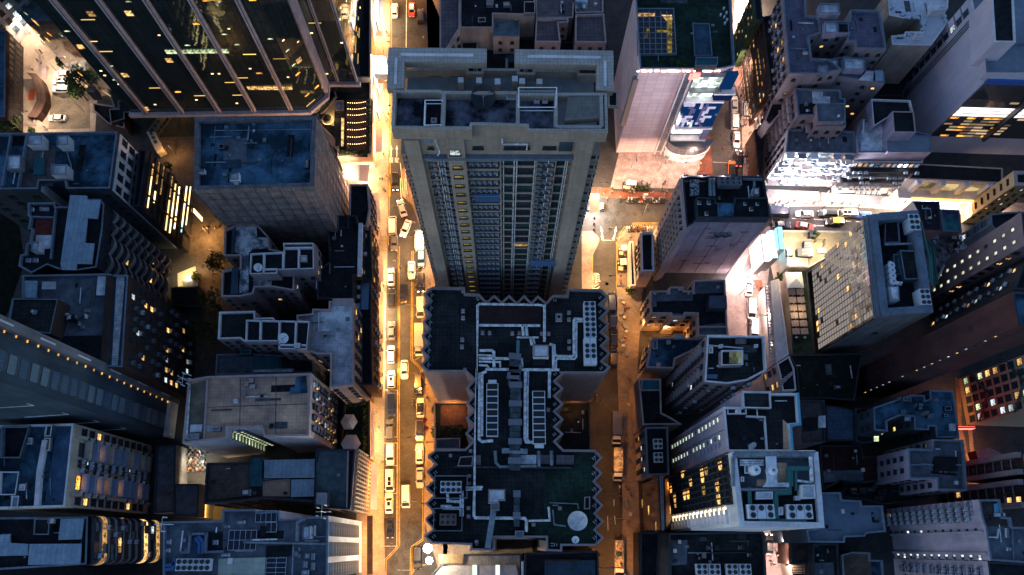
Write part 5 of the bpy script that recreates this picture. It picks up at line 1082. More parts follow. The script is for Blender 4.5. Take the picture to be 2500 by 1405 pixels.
t1_.grid('W', 'window', WS(1.3, 1.4, .2, warm=.7), 2.3, 3, 26, 2.9, 1.4); t1_.grid('W', 'air_conditioner', AC, 2.3, 3, 26, 2.9, .2, 1.2, .4); t1_.grid('S', 'window', WS(.9, .9, .14, warm=.95), 2.4, 3, 26, 2.9, 1.4, .8, .3); t1_.done()
t1b = B('t1b', 'tenement_block', 'violet-roofed tenement wing east of the light well', 'a4:600,150 805,150 810,70 1020,72 1042,175 1068,352 850,347 845,297 780,292 800,235 602,238', 26.8, WPK, TT, .9, PARB); t1b.grid('S', 'window', WS(.9, .9, .12, warm=.95), 2.6, 3, 26, 2.9, 1.4); t1b.hut('a4:720,165 798,165 800,236 722,236', 1.5, WLAV, RD); t1b.done()
t1c = B('t1c', 'tenement_block', 'lower tenement with pale glazed roof hut and scattered amber windows', 'a4:655,422 760,405 918,420 925,500 1050,520 1055,598 800,560 560,530 750,500', 23, WPK, RG, .5, PARB); t1c.hut('a4:762,402 918,420 912,500 765,495', 2, WLAV, RL, 'glass_hut', ph=.4); t1c.slab('a4:925,510 975,510 970,580 870,570', RL, .4, .3); t1c.slab('a4:985,505 1040,505 1045,580 990,580', MTL, .6, .3, 'metal_roof'); t1c.hut('a4:675,425 720,425 722,485 678,488', .9, WGR, RL, 'roof_box')
t1c.grid('S', 'window', WS(.9, .9, .22, warm=.95), 2.4, 2, 22, 2.9, 1.4, .8, .25); t1c.done()
# street-front houses west of it
gs_ = B('gs', 'shop_house', 'narrow shop house wrapped in green construction netting over the bright lane', 'a4:112,-60 165,-60 185,140 130,150', 20, mat('green_net', (.05, .1, .05), .9, .4, .3, 'w', grid=(1, 1.6), gdark=.5), RD, .4, PARD)
gs_.grid('W', 'window', WS(.9, .7, .35, warm=.9), 1.7, 1, 19, 2.6, 1.3); gs_.done()
gs2 = B('gs2', 'shop_house', 'bamboo-scaffolded shop houses with warm lit floors along the bright lane', 'a4:175,120 320,100 365,527 300,600 240,640', 18, WBR, mat('roof_black_felt', (.02, .022, .027)), .4, PARD)
gs2.grid('W', 'window', WS(1.1, .9, .5, warm=.8), 1.6, 1, 17, 2.6, 1.3); gs2.hut('a4:255,235 298,235 325,600 270,605', .5, WDK, RD)
m = MB()
for a, t, nn, L in gs2.edges('W'):
    for k in range(int(L/1.6)+1): p = a+t*min(L, k*1.6)+nn*1.1; m.tube([(p.x, p.y, .1), (p.x, p.y, 18.5)], .06, WBR, 4)
    for z in range(2, 19, 2): c = a+t*(L/2)+nn*1.1; m.box((c.x, c.y, z), (L, .1, .1), WBR, math.atan2(t.y, t.x))
gs2.add('bamboo_scaffold', m); gs2.done()
gs3 = B('gs3', 'shop_house', 'pale shop house with rounded grille balconies at the lane corner', 'a4:300,600 375,540 415,700 230,900 195,860', 14, WPK, RD, .4, PARP); gs3.grid('W', 'window', WS(1.2, 1.2, .1), 2, 2, 13, 2.9, 1.4); gs3.done()
gs4 = B('gs4', 'shop_house', 'narrow dark roof with a red dashed edge along the bright lane', 'a4:122,925 205,915 195,1210 175,1260 150,1255', 8, WBR, RD, .4, WBR)
# wider terrace with balconies
t4_ = B('t4', 'tenement_block', 'stepped tenement with tiled white terraces and a dark roof hut', 'a4:958,708 1238,718 1278,940 1382,962 1388,1088 1082,1092 866,1092 858,970 888,850 958,855', 19, WLAV, RGT, .8, PARB)
t4_.hut('a4:958,708 1238,718 1268,845 1110,835 1060,850 975,905', 3, WLAV, RD, 'penthouse', ph=.8, pm=PARW); t4_.hut('a4:1108,795 1262,798 1278,948 1120,945', 5.5, WLAV, RD, 'penthouse', ph=.3, pm=PARP); t4_.hut('a4:1068,962 1382,966 1388,1086 1075,1090', 1.5, WLAV, mat('roof_smooth_blue', (.22, .25, .3), .75, .12, .15), 'roof_step', ph=.1); t4_.slab('a4:900,900 1040,890 1035,1080 880,1080', RL, .02, .06); t4_.bar('a4:905,855 900,940', .3, PARW, 0, .9)
t4_.done()
t5_ = B('t4b', 'tenement_block', 'tenement front of dark balcony bands and shop lights beside the dazzling white front', 'a4:845,1095 1340,1095 1325,1165 835,1160', 15, WGR, RD, .5, PARW)
for a, t, nn, L in t5_.edges('S'):
    rz = math.atan2(t.y, t.x)
    for k in range(5):
        z = 13-k*2.8; c = a+t*(L/2)
        t5_.put('balcony', block('balcony', L, 1.4, .7, R_.choice([WDK, WGR, WWH])), (c.x, c.y, z-.6), rz)
        for i in range(12):
            p = a+t*(L*(i+.5)/12); t5_.put('window', win(L/12-.5, 1.3, R_.choice([GLD, L_W, L_O, L_SW, GLB, L_C]), WPN, mull=2), (p.x, p.y, z+.7), rz)
            if R_.random() < .5: p2 = p+nn*1.4; t5_.put('air_conditioner', acu(0), (p2.x, p2.y, z-.2), rz)
t5_.done()
t6_ = B('t6', 'market_hall', 'long dark canopy roof over a blazing shop arcade', 'a4:1292,1170 1898,1202 1900,1312 1222,1280', 11, WWH, mat('roof_black_blue', (.015, .017, .022), .7, .3, .2), .2, PARP)
for a, t, nn, L in t6_.edges('S'):
    rz = math.atan2(t.y, t.x); c = a+t*(L/2)
    m = MB(); m.box((c.x+nn.x*1.2, c.y+nn.y*1.2, 5.2), (L, 2.4, .4), WWH, rz); t6_.add('arcade_canopy', m)
    m = MB(); m.box((c.x+nn.x*2.45, c.y+nn.y*2.45, 5.0), (L*.72, .12, .8), glow('sign_amber', (1, .5, .05), 4, .2), rz); t6_.add('sign_band', m)
    m = MB(); m.box((c.x+nn.x*.3, c.y+nn.y*.3, .4), (L, .5, 4.2), L_S, rz); t6_.add('shop_window', m)
    for i in range(4): p = a+t*(L*(i+.5)/4)+nn*.2; m = MB(); m.box((p.x, p.y, 5.7), (1.2, 1.6, 5), WWH, rz); t6_.add('buttress', m)
    for i in range(3): p = a+t*(L*(i+1)/4); m = MB(); m.box((p.x+nn.x*.1, p.y+nn.y*.1, 6.4), (L/4-2, .2, 3), glow('hall_warm', (1, .75, .35), .35, .3, .4), rz); t6_.add('lit_window', m)
t6_.done()
wr = B('wroof', 'apartment_block', 'white-roofed block ringed with cooling boxes around a lit light well', 'a4:1072,-60 1512,-60 1506,60 1485,95 1500,172 1386,327 1108,322 1100,256 1195,250 1200,226 1332,226 1312,106 1190,132 1085,112', 24, WBE, mat('roof_white', (.62, .63, .68), .7, .12, .2), .5, PARW)
wr.hut('a4:1385,18 1508,20 1506,62 1388,80', 2.2, WWH, RL); wr.hut('a4:1275,232 1335,235 1332,262 1275,262', 1.6, WWH, RL)
for i in range(26): q = P('a4', *R_.choice([(1195+R_.random()*110, 112+R_.random()*12), (1318+R_.random()*14, 120+R_.random()*100), (1110+R_.random()*180, 235+R_.random()*18), (1482, 100+R_.random()*70), (1180, 95), (1090, 45)]), 24); wr.put('air_conditioner', acu(0), (q.x, q.y, wr.rz), R_.choice([0, PI/2]))
wr.done()
ld = B('lshade', 'tenement_block', 'shadowed low roofs in the cleft west of the white tower wall', 'a4:1045,180 1105,330 1395,330 1230,560 1180,690 900,690 1050,530', 8, WDK, RD, .4, PARD); ld.hut('a4:1185,342 1350,348 1250,440 1190,435', 3, WDK, RD)
# white-walled tower at the right edge
wx = 105.6
uw = B('upr', 'office_tower', 'tower with bare pale west wall and dark glass front reflecting the street', [Vector((wx, 97)), Vector((wx+60, 95)), Vector((wx+60, 130)), Vector((wx, 118.5))], 34, mat('wall_bare_pale', (.66, .56, .61), .8, .1, .08, 'w'), mat('roof_smooth_blue', (.22, .25, .3)), .8, PARW, raw=True)
for a, t, nn, L in uw.edges('W'):
    rz = math.atan2(t.y, t.x)
    for k in range(11): p = a+t*(L*.13)+nn*.0; uw.put('window', win(1.6, 2.0, L_C if R_.random() < .08 else GLD, STEEL, mull=1), (p.x, p.y, 31.5-k*2.9), rz); p = a+t*(L*.06); uw.put('floor_ledge', block('floor_ledge', 2.4, .2, .15, WGR), (p.x, p.y, 30-k*2.9), rz)
    m = MB()
    for fx in (.24, .27, .3): p = a+t*(L*fx)+nn*.15; m.tube([(p.x, p.y, 1), (p.x, p.y, 33.4)], .12, FRD, 4)
    uw.add('drain_pipe', m)
for a, t, nn, L in uw.edges('S'):
    rz = math.atan2(t.y, t.x); m = MB(); c = a+t*(L/2); m.box((c.x+nn.x*.2, c.y+nn.y*.2, 9), (L-.6, .4, 23.4), glass('front_glass', (.24, .22, .22), .05, .7, grid=(4., 1.4), line=(.03, .03, .035), gw=.05, ripple=.06), rz); uw.add('glass_front', m)
    m = MB(); m.box((c.x+nn.x*.3, c.y+nn.y*.3, 32.5), (L, .6, 1.5), plain('fascia_blue', (.05, .12, .4), .4), rz); uw.add('fascia', m)
    m = MB(); p = a+t*13; m.box((p.x+nn.x*.9, p.y+nn.y*.9, 9), (.6, 1.4, 25), FRD, rz); uw.add('black_fin', m)
    for k in range(16):
        for i in range(22):
            z, x = 9.6+k*1.4, 1.2+i*2.; d = abs(x-10)/14; hot = z > 19 and z < 23 and x < 19
            if hot or R_.random() < (.85-d if z < 19 else .1): p = a+t*x+nn*.4; uw.put('window', block('lit_pane', 1.96, .04, 1.1 if hot else .7, glow('room_front', (1, .9, .9), .8, .35) if hot else R_.choice([glow('room_dimgold', (1, .7, .42), .22, .8), glow('room_dimgold'), L_O])), (p.x, p.y, z), rz)
uw.done()
uh = B('uprtop', 'roof_block', 'upper stair block with dark roof standing on the pale-walled tower', 'a4:1815,-60 1975,-60 1992,303 1838,302', 42, mat('wall_bare_pale', (.66, .56, .61)), RD, .4, PARW, z0=33.2)
u2_ = B('uprtop2', 'roof_block', 'blue-grey setback roof with slotted parapet on the pale-walled tower', 'a4:2000,300 2200,300 2200,520 1780,520 1770,395', 36, mat('wall_bare_pale', (.66, .56, .61)), mat('roof_smooth_blue', (.22, .25, .3)), .8, PARB, z0=33.2)
yo = B('yoff', 'office_block', 'amber-lit block with raking grid walls at the end of the arcade', 'c6:1880,690 2200,690 2200,880 1890,870', 22, plain('wall_amber', (.42, .3, .16), .7), RD, .5, PARP, .8)
yo.grid('W', 'window', WS(1.6, .5, .05, fr=WBR), 2.4, 2, 21, 2.6, 1.5); yo.grid('S', 'window', WS(.5, 1.1, .05, fr=WBR), 2.0, 2, 21, 2.6, 1.5); yo.done()
# ================================================================== SOUTH-EAST
def SE(key, name, label, poly, h, wall, roof, pm=PARB, ph=.6, **k): return B(key, name, label, poly, h, wall, roof, ph, pm, **k)
k1 = SE('k1', 'shop_house', 'low house with dotted tile roof beside the stepped dark roof', 'b5:285,210 455,215 462,500 300,510', 13, WGR, mat('roof_dotted', (.12, .105, .1), .85, .3, .2, grid=.45, gdark=.6), PARD); k1.slab('b5:412,322 460,320 462,402 412,404', RL, .6, .2, 'metal_roof'); k1.slab('b5:300,340 400,330 405,420 300,430', RD, .05, .1)
k2 = SE('k2', 'workshop', 'shed with broad blue corrugated roof between dark houses', 'b5:460,250 560,262 655,285 660,488 470,492', 11, WDK, mat('roof_blue_corrugated', (.07, .12, .18), .5, .25, .3, grid=(8, .9), gdark=.6, metal=.2), PARD, .1)
k3 = SE('k3', 'tenement_block', 'ragged tenement with cluttered slate-blue roof beside the red neon street', 'b5:785,265 960,205 1040,178 1135,180 1140,215 1170,205 1165,145 1330,150 1372,472 1212,472 1205,395 1165,395 1165,420 1065,415 1060,330 970,320 880,360 885,430 790,420', 20, WNV, RB, PARB)
for i in range(16): x, y = 960+R_.random()*340, 190+R_.random()*140; w = 18+R_.random()*30; k3.hut('b5:%f,%f %f,%f %f,%f %f,%f' % (x, y, x+w, y, x+w, y+w*.7, x, y+w*.7), .8+R_.random()*1.6, R_.choice([WGR, WDK, WNV]), R_.choice([RD, RB, RL]), 'roof_box')
k3.slab('b5:1300,375 1345,375 1345,425 1302,425', RL, .8, .2, 'metal_roof'); k3.grid('W', 'window', WS(1, 1.1, .04), 2.6, 2, 19, 3, 1.4); k3.grid('S', 'window', WS(1, 1.1, .06), 2.6, 2, 19, 3, 1.4); k3.done()
k4 = SE('k4', 'tenement_block', 'corner tenement with pale-edged grey roof split by a dark pit', 'b5:1020,545 1185,550 1185,480 1400,485 1425,832 1222,826 1215,750 1030,750', 22, WLAV, RG, PARB, 1.)
k4.slab('b5:1200,598 1358,600 1358,698 1205,695', mat('roof_black_felt', (.02, .022, .027)), .3, .3); k4.bar('b5:1030,655 1130,652', .3, PARB, 0, .7); k4.bar('b5:1355,655 1410,658 1400,820', .3, PARB, 0, .7); k4.bar('b5:1020,545 1185,550', .3, PARB, 0, .9)
k4.grid('W', 'window', WS(1., 1.1, .05), 2.4, 2, 21, 3, 1.4); k4.grid('S', 'window', WS(1, 1.1, .02), 2.8, 2, 21, 3, 1.4); k4.done()
k5 = SE('k5', 'office_block', 'smooth blue-roofed block with a saw-stepped outline', 'b5:430,842 565,840 572,890 703,897 710,932 850,930 872,1110 738,1122 732,1142 596,1148 592,1184 345,1182 330,1095 440,1080', 22, WNV, mat('roof_smooth_blue2', (.14, .19, .25), .8, .14, .12), PARB, .9)
k5.hut('b5:642,978 656,978 656,995 642,995', .6, WDK, RD, 'roof_vent', ph=0); k5.hut('b5:784,990 795,990 795,1008 784,1008', .5, WGR, RG, 'roof_vent', ph=0); k5.slab('b5:440,1060 570,1050 572,965 450,968', mat('roof_smooth_blue2', (.14, .19, .25)), .01, .04)
k6 = SE('k6', 'hotel', 'lilac hotel with ranks of dark bay windows and a bare strip wall', 'b5:1500,890 1645,888 1668,1008 1720,1012 1730,1075 1920,1080 1920,1330 1580,1305 1545,1080 1520,1010', 36.5, WLAV, RG, PARB, .8)
k6.hut('b5:1512,895 1640,893 1655,1005 1520,1008', .1, WDK, mat('roof_brown_dark', (.08, .06, .055)), 'roof_deck', ph=0); k6.slab('b5:1605,920 1642,915 1660,980 1610,980', cyan, .3, .15, 'metal_roof'); k6.slab('b5:1608,982 1680,982 1682,1005 1610,1006', RL, .5, .3, 'metal_roof'); k6.slab('b5:1520,1012 1700,1015 1705,1070 1525,1072', mat('roof_brown_dark', (.08, .06, .055)), .02, .06)
k6.bar('b5:1560,1145 1630,1148 1640,1090', .2, PARW, 0, .4); k6.bar('b5:1730,1080 1740,1300', .2, PARB, 0, .4); k6.hut('b5:1690,1085 1705,1085 1708,1150 1692,1150', .6, WWH, RL, 'roof_vent', ph=.05); k6.hut('b5:1700,1215 1725,1215 1725,1240 1700,1240', .6, WWH, RL, 'roof_vent', ph=.05)
PB2 = glow('room_white_low', (.9, 1, .85), .55, .5)
for a, t, nn, L in k6.edges('W'):
    rz = math.atan2(t.y, t.x)
    if L < 3: continue
    big = L > 5
    for k in range(12):
        z = 33.5-k*2.85
        if big:
            for fx, w, mt in ((.88, .5, PB2), (.95, .6, None), (.14, .5, PB2), (.06, .6, None)): p = a+t*(L*(fx)); k6.put('window', win(w, 1., mt if mt and R_.random() < .9 else (L_C if R_.random() < .12 else GLD), WLAV, mull=0), (p.x, p.y, z), rz)
        else:
            for fx in (.2, .5, .8): p = a+t*(L*fx); k6.put('bay_window', win(L*.26, 1.5, L_W if R_.random() < .05 else GLD, WLAV, mull=2, d=.5), (p.x, p.y, z), rz); k6.put('air_conditioner', acu(0), (p.x+nn.x*.3+t.x*.9, p.y+nn.y*.3+t.y*.9, z-.9), rz)
    m = MB()
    if big:
        for fx in (.14, .8): c = a+t*(L*fx)+nn*.2; m.box((c.x, c.y, 0), (.4, .4, 36), WLAV, rz)
        k6.add('pilaster', m)
k6.done()
k7 = SE('k7', 'apartment_block', 'lilac block at the lower right edge with columns of bay windows', 'b5:1560,1310 1900,1330 1900,1560 1590,1560', 36, WLAV, RD, PARD, .6)
k7.grid('W', 'bay_window', [(win(1.7, 1.5, GLD, WLAV, mull=2, d=.5), .95), (win(1.7, 1.5, L_W, WLAV, mull=2, d=.5), .05)], 2.4, 3, 35, 2.85, 1.4); k7.grid('W', 'air_conditioner', AC, 2.4, 3, 35, 2.85, .3, 1.4, .3); k7.done()
k8 = SE('k8', 'shop_house', 'shop house with dark roof and red awning over the bright lane', 'b5:228,1182 372,1182 372,1330 228,1328', 9, WBR, mat('roof_brown_felt2', (.07, .05, .045)), PARD, .4)
k9 = SE('k9', 'shop_house', 'dark roof with small vents beside the red-awning shop house', 'b5:375,1190 548,1188 560,1440 375,1440', 12, WDK, RT, PARD, .5); k9.hut('b5:385,1195 415,1195 412,1212 383,1212', .6, WGR, RL, 'roof_vent'); k9.hut('b5:402,1260 416,1260 416,1275 402,1275', .6, WGR, cyan, 'roof_vent', ph=0); k9.slab('b5:385,1320 515,1318 520,1430 390,1430', RG, .02, .06)
k10 = SE('k10', 'tenement_block', 'mottled brown roof with blue-edged annex in the dark lower block', 'b5:570,1265 640,1245 765,1250 768,1300 850,1302 860,1440 580,1440', 13, WDK, mat('roof_rust', (.12, .085, .07), .85, .4, .3), PARB, .6); k10.slab('b5:770,1310 845,1310 852,1430 775,1430', RB, .02, .05)
k11 = SE('k11', 'shop_house', 'shuttered shop house front with lattice at the lower end of the bright lane', 'b5:222,1332 372,1335 378,1440 250,1440', 7, WCR, RD, PARD, .3); k11.slab('b5:225,1335 370,1338 372,1395 230,1395', mat('louvre_tan', (.4, .3, .2), .6, .1, .3, grid=(30, .5), gdark=.3, gw=.14), .1, .3, 'louvre')
k12 = SE('k12', 'tenement_block', 'sunken maroon roofs in the dark gap east of the plant roof', 'b5:420,520 700,520 720,600 830,590 860,760 720,780 560,770 440,830', 8, WDK, mat('roof_maroon_dark', (.05, .022, .02), .85, .3, .2), PARD, .3); k12.slab('b5:445,695 715,690 718,760 450,775', RG, .1, .2); k12.slab('b5:705,462 822,460 822,495 708,495', L_G, .4, .3, 'skylight')
k13 = SE('k13', 'tenement_block', 'dim low roofs with debris between blue saw-stepped block and lilac hotel', 'b5:575,780 1010,760 1220,780 1200,880 870,925 705,890 570,880', 6, WDK, RD, PARD, .3)
for i in range(20): x, y = 590+R_.random()*500, 785+R_.random()*90; w = 20+R_.random()*40; k13.hut('b5:%f,%f %f,%f %f,%f %f,%f' % (x, y, x+w, y, x+w, y+w*.5, x, y+w*.5), .4+R_.random()*1.5, WDK, R_.choice([RD, RG, RTAN]), 'roof_box')
k14 = SE('k14', 'tenement_block', 'dark tenement wedge with one bright skylight west of the cluttered slate roof', 'b5:660,270 780,265 790,500 700,510 665,490', 12, WDK, RD, PARD, .4)
ex, ey0, ey1 = P('b5', 1362, 72).x, P('b5', 1378, 385).y, P('b5', 1360, 72).y
y2 = B('r16', 'office_tower', 'sandy office tower with lit grid windows and dark raking braces above the red neon', [Vector((ex, ey0)), Vector((ex+60, ey0-2)), Vector((ex+60, ey1+2)), Vector((ex, ey1))], 52, plain('wall_sand', (.42, .31, .2), .8), RG, .8, PAR, raw=True)
for a, t, nn, L in y2.edges('W'):
    rz = math.atan2(t.y, t.x)
    for k in range(17):
        for i in range(5): p = a+t*(L*(i+.5)/5); y2.put('window', win(L/5-.7, 1.7, R_.choice([GLD, GLD, GLG, L_G, L_W, GLG, GLD, GLG, L_C]), FRD, mull=2), (p.x, p.y, 3+k*2.9), rz)
    m = MB()
    for z in (6, 19, 32):
        p = a+nn*.35; q_ = a+t*L+nn*.35; c = a+t*(L*.5)+nn*.35; m.tube([(p.x, p.y, z), (c.x, c.y, z+5), (q_.x, q_.y, z)], .3, FRD, 4)
    y2.add('brace', m)
y2.done()
y3 = B('r17', 'apartment_block', 'pinkish-brown block with projecting white bands along the red neon street', 'b5:1800,585 2100,560 2100,720 1815,700', 30, WBR, RD, .5, PAR)
y4 = B('r18', 'apartment_block', 'second pinkish-brown banded block south of its twin on the neon street', 'b5:1815,770 2100,740 2100,930 1835,925', 30, WBR, RD, .5, PAR)
for bb in (y3, y4):
    for a, t, nn, L in bb.edges('W'):
        rz = math.atan2(t.y, t.x)
        for fx in (.0, 1.): m = MB(); p = a+t*(L*fx)+nn*.5; m.box((p.x, p.y, 0), (1.0, 1.0, 29.5), WPK, rz); bb.add('white_band', m)
    bb.grid('W', 'window', WS(1.5, 1.6, .2, warm=.6), 2.4, 1, 29, 3, 1.5); bb.grid('W', 'floor_ledge', [(block('floor_ledge', 2.2, .3, .25, WPK), 1)], 2.4, 1, 29, 3, .3); bb.done()
y5 = B('r19', 'shop_house', 'low dark shop house with pale gable beside the red neon street', 'b5:1480,560 1570,540 1700,600 1600,640 1500,625', 8, WBR, WPK, .2, PAR)
m = MB(); m.face([(-400, -300, 0), (400, -300, 0), (400, 600, 0), (-400, 600, 0)], mat('asphalt', (.062, .06, .062), .8, .2, .35, bump=.05)); struct('ground', m, None)
# ================================================================== STREETS
ASP = 0; ASP2 = mat('asphalt_patch', (.055, .055, .056), .85, .3, .5)
PAV = mat('paving_warm', (.26, .21, .17), .75, .2, .3, 'r', grid=(.9, .45), gdark=.75, gw=.03); PAVP = mat('paving_pink', (.38, .28, .25), .7, .25, .3, 'r', grid=(2.4, .6), gdark=.85, gw=.03)
PAVR = mat('paving_red_brick', (.24, .09, .06), .8, .25, .5, 'r', grid=(.5, .25), gdark=.7, gw=.02); PAVT = mat('paving_tan_slab', (.3, .23, .16), .75, .15, .2, grid=(3, 3), gdark=.8); PAVG = mat('paving_grey', (.2, .19, .19), .8, .25, .3, grid=(1.2, 1.2), gdark=.8)
YEL = mat('line_yellow', (.55, .36, .04), .7, .3, .8); WHL = mat('line_white', (.6, .6, .58), .7, .3, .8)
def pave(name, poly, m_, h=.13, label=None):
    p = ccw(PL(poly, h)); m = MB(); m.prism(p, .0, h, plain('kerb_stone', (.3, .29, .28), .8), top=m_); return struct(name, m, label)
pave('pavement', 'f:880,-40 953,-40 951,240 948,440 946,600 942,760 939,1000 937,1200 940,1440 870,1440 870,900', PAV)
pave('pavement', 'f:1040,-40 1180,-40 1180,240 1100,330 980,415 982,480 1006,500 1028,560 1030,905 1036,1000 1035,1270 1085,1440 1300,1440 1300,600', PAV, .125)
pave('pavement', 'm3:1180,350 1255,350 1300,395 1290,440 1255,520 1248,900 1180,900', PAVP, .13)
pave('pavement', 'm4:300,515 360,435 480,430 600,420 470,900 440,1400 b4:440,700 b4:460,1430 b4:325,1430 b4:335,900 330,800 m4:300,1400 300,860', PAV, .128)
pave('plaza', 'a3:850,1345 960,880 1540,920 1495,1000 1490,1262 1330,1380 m4:700,170 270,160', mat('plaza_slab', (.42, .33, .31), .7, .3, .5, 'r', grid=(3.6, .9), gdark=.85, gw=.03), .12)
pave('pavement', 'a3:1488,1010 1562,965 1584,1270 1488,1275', PAVR, .123)
pave('pavement', 'm4:262,185 690,200 660,245 355,240 110,225 105,160 260,165', PAVR, .126)
pave('pavement', 'a3:1745,-60 1800,-60 1880,880 1925,1260 a4:150,1420 a4:20,1420 a3:1800,1250 1790,905 1770,690 1700,480', PAVP, .129)
pave('lane', 'm4:1200,560 1330,430 1440,440 1345,700 1332,830 1400,1420 b4:1470,60 b4:1440,1440 b4:1285,1440 b4:1270,1000 m4:1040,1420 1040,790', mat('lane_paving', (.34, .27, .26), .7, .2, .3, grid=(4, 4), gdark=.85), .006)
pave('pavement', 'm4:1210,610 1240,620 1190,730 1200,790 1290,800 1330,1000 1400,1400 1340,1400 1280,900 1235,800 1160,740', PAVR, .125)
pave('pavement', 'm5:40,190 500,200 1000,240 1826,270 1826,330 1300,345 800,305 440,292 230,295 60,300', PAVP, .13)
pave('courtyard', 'a1:195,150 420,400 560,520 700,620 680,945 150,1000 110,870 150,300', mat('court_paving', (.45, .36, .29), .75, .15, .2, grid=(2, 2), gdark=.85), .05)
pave('car_park', 'a1:372,655 640,660 645,920 345,925', mat('carpark_paving', (.24, .2, .15), .8, .2, .4, 'r', grid=(.6, .3), gdark=.8), .06)
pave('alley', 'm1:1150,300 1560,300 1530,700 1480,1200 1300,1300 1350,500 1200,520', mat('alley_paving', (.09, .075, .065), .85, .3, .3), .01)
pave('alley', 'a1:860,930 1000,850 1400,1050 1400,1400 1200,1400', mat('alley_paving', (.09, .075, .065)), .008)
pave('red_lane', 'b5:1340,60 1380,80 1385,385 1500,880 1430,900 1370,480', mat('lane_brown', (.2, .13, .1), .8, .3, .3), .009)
pave('pavement', 'b5:1430,400 1455,400 1500,890 1470,890', PAVP, .127)
def line(pts, w, m_, z=.012, name='road_marking'):
    p = PL(pts, z); m = MB()
    for i in range(len(p)-1):
        a, b = p[i], p[i+1]; d = b-a; n = Vector((-d.y, d.x, 0)).normalized()*w/2; e = d.normalized()*w*.45*(1 if i < len(p)-2 else 0)
        m.face([a-n, b-n+e, b+n+e, a+n], m_)
    return m
def road_line(pts, w, m_, z=.012, dbl=0):
    if dbl:
        p = PL(pts, z); m = MB()
        for o in (-.17, .17):
            for i in range(len(p)-1):
                a, b = p[i], p[i+1]; d = b-a; n = Vector((-d.y, d.x, 0)).normalized(); m.face([a+n*(o-w/2), b+n*(o-w/2), b+n*(o+w/2), a+n*(o+w/2)], m_)
    else: m = line(pts, w, m_, z)
    struct('road_marking', m, None)
for s_ in ('a2:1038,-60 1028,1405', 'm2:1263,0 1255,448', 'm2:1330,455 1332,1405', 'b3:203,0 205,1205 115,1300 111,1430', 'm2:1425,485 1418,1230 1475,1285 b3:380,60 370,1160 290,1218 286,1430', 'm4:358,432 300,512 300,862', 'm3:1250,372 1300,408 1252,510 1248,745', 'm4:590,410 400,413'): road_line(s_, .11, YEL, dbl=1)
for s_, w in (('a2:1150,-60 1145,480', .22), ('b3:106,145 196,148 193,466 108,466', .1), ('b3:108,507 194,507 190,1207 103,1207', .1), ('b3:112,660 192,660', .1), ('b3:112,849 190,849', .1), ('b3:104,145 101,1207', .08), ('m2:1440,500 1470,470', .1), ('m2:1440,1235 1475,1215', .1), ('m5:100,371 195,376', .13), ('m5:235,376 335,383', .13), ('m5:385,381 480,389', .13), ('m5:600,393 640,397', .13), ('m5:672,398 740,402', .13), ('m5:160,460 620,469', .13), ('m5:100,350 100,440', .13), ('m5:395,425 455,426', .25), ('m5:385,418 400,426 385,434', .2), ('m4:130,752 172,753', .18), ('b4:232,1003 235,1100', .12), ('b4:280,1003 284,1060', .12), ('b4:275,890 276,935', .15), ('m4:193,478 195,525', .15), ('m4:280,490 268,525', .15), ('m4:186,500 202,500', .12), ('m4:262,512 282,514', .12), ('m4:200,525 265,527', .1), ('a3:1720,705 1790,900 1800,1250', .1), ('a3:1582,1160 1700,1165', .1)): road_line(s_, w, WHL)
for i in range(6): road_line('b3:%f,%f %f,%f' % (290+i*2, 1400-i*14, 330+i*14, 1345-i*2), .1, YEL)
for i in range(5): road_line('m2:%f,%f %f,%f' % (1440, 620+i*34, 1495, 590+i*34), .1, YEL, .013)
# arrows and lettering painted on the carriageway
def arrow(t, x, y, dx, dy, L=3.2):
    a = P(t, x, y, .013); b = P(t, x+dx, y+dy, .013); d = (b-a).normalized(); n = Vector((-d.y, d.x, 0)); m = MB()
    m.face([a-n*.1, a+d*L*.65-n*.1, a+d*L*.65+n*.1, a+n*.1], WHL); m.face([a+d*L*.65-n*.35, a+d*L, a+d*L*.65+n*.35], WHL); struct('road_marking', m, None)
arrow('c1', 70, 1230, 0, -20); arrow('c1', 135, 1230, 0, -20); arrow('c4', 205, 790, -6, -30, 4); arrow('c4', 320, 790, 5, -30, 4)
def road_text(txt, t, x, y, size, rz, sx=1.):
    cu = bpy.data.curves.new('road_text', 'FONT'); cu.body = txt; cu.size = size; cu.align_x = 'CENTER'; cu.align_y = 'CENTER'
    o = bpy.data.objects.new('road_text', cu); COL.objects.link(o); bpy.context.view_layer.update()
    me = bpy.data.meshes.new_from_object(o.evaluated_get(bpy.context.evaluated_depsgraph_get())); bpy.data.objects.remove(o)
    me.materials.clear(); me.materials.append(WHL)
    o = link('road_lettering', me, None, P(t, x, y, .016), rz); o.scale = (sx, 1.4, 1); o['kind'] = 'structure'
road_text('車', 'c4', 125, 1225, 2.0, 0); road_text('慢', 'c4', 88, 1225, 1.5, 0); road_text('彡', 'c4', 128, 1305, 2.0, 0); road_text('駛', 'c4', 88, 1305, 1.5, 0)
road_text('慢', 'c1', 70, 1275, 1.2, 0); road_text('駛', 'c1', 135, 1275, 1.2, 0)
for s_ in ('b3:275,950 370,950 365,1150 290,1200 285,1400 215,1400 270,1000', 'b3:140,1300 200,1230 200,1420 140,1420', 'a2:1040,60 1090,60 1088,270 1040,275', 'm4:205,320 350,250 355,330 340,430 210,500'):
    p = ccw(PL(s_, .005)); m = MB(); m.face([(q.x, q.y, .005) for q in p], ASP2); struct('road_patch', m, None)
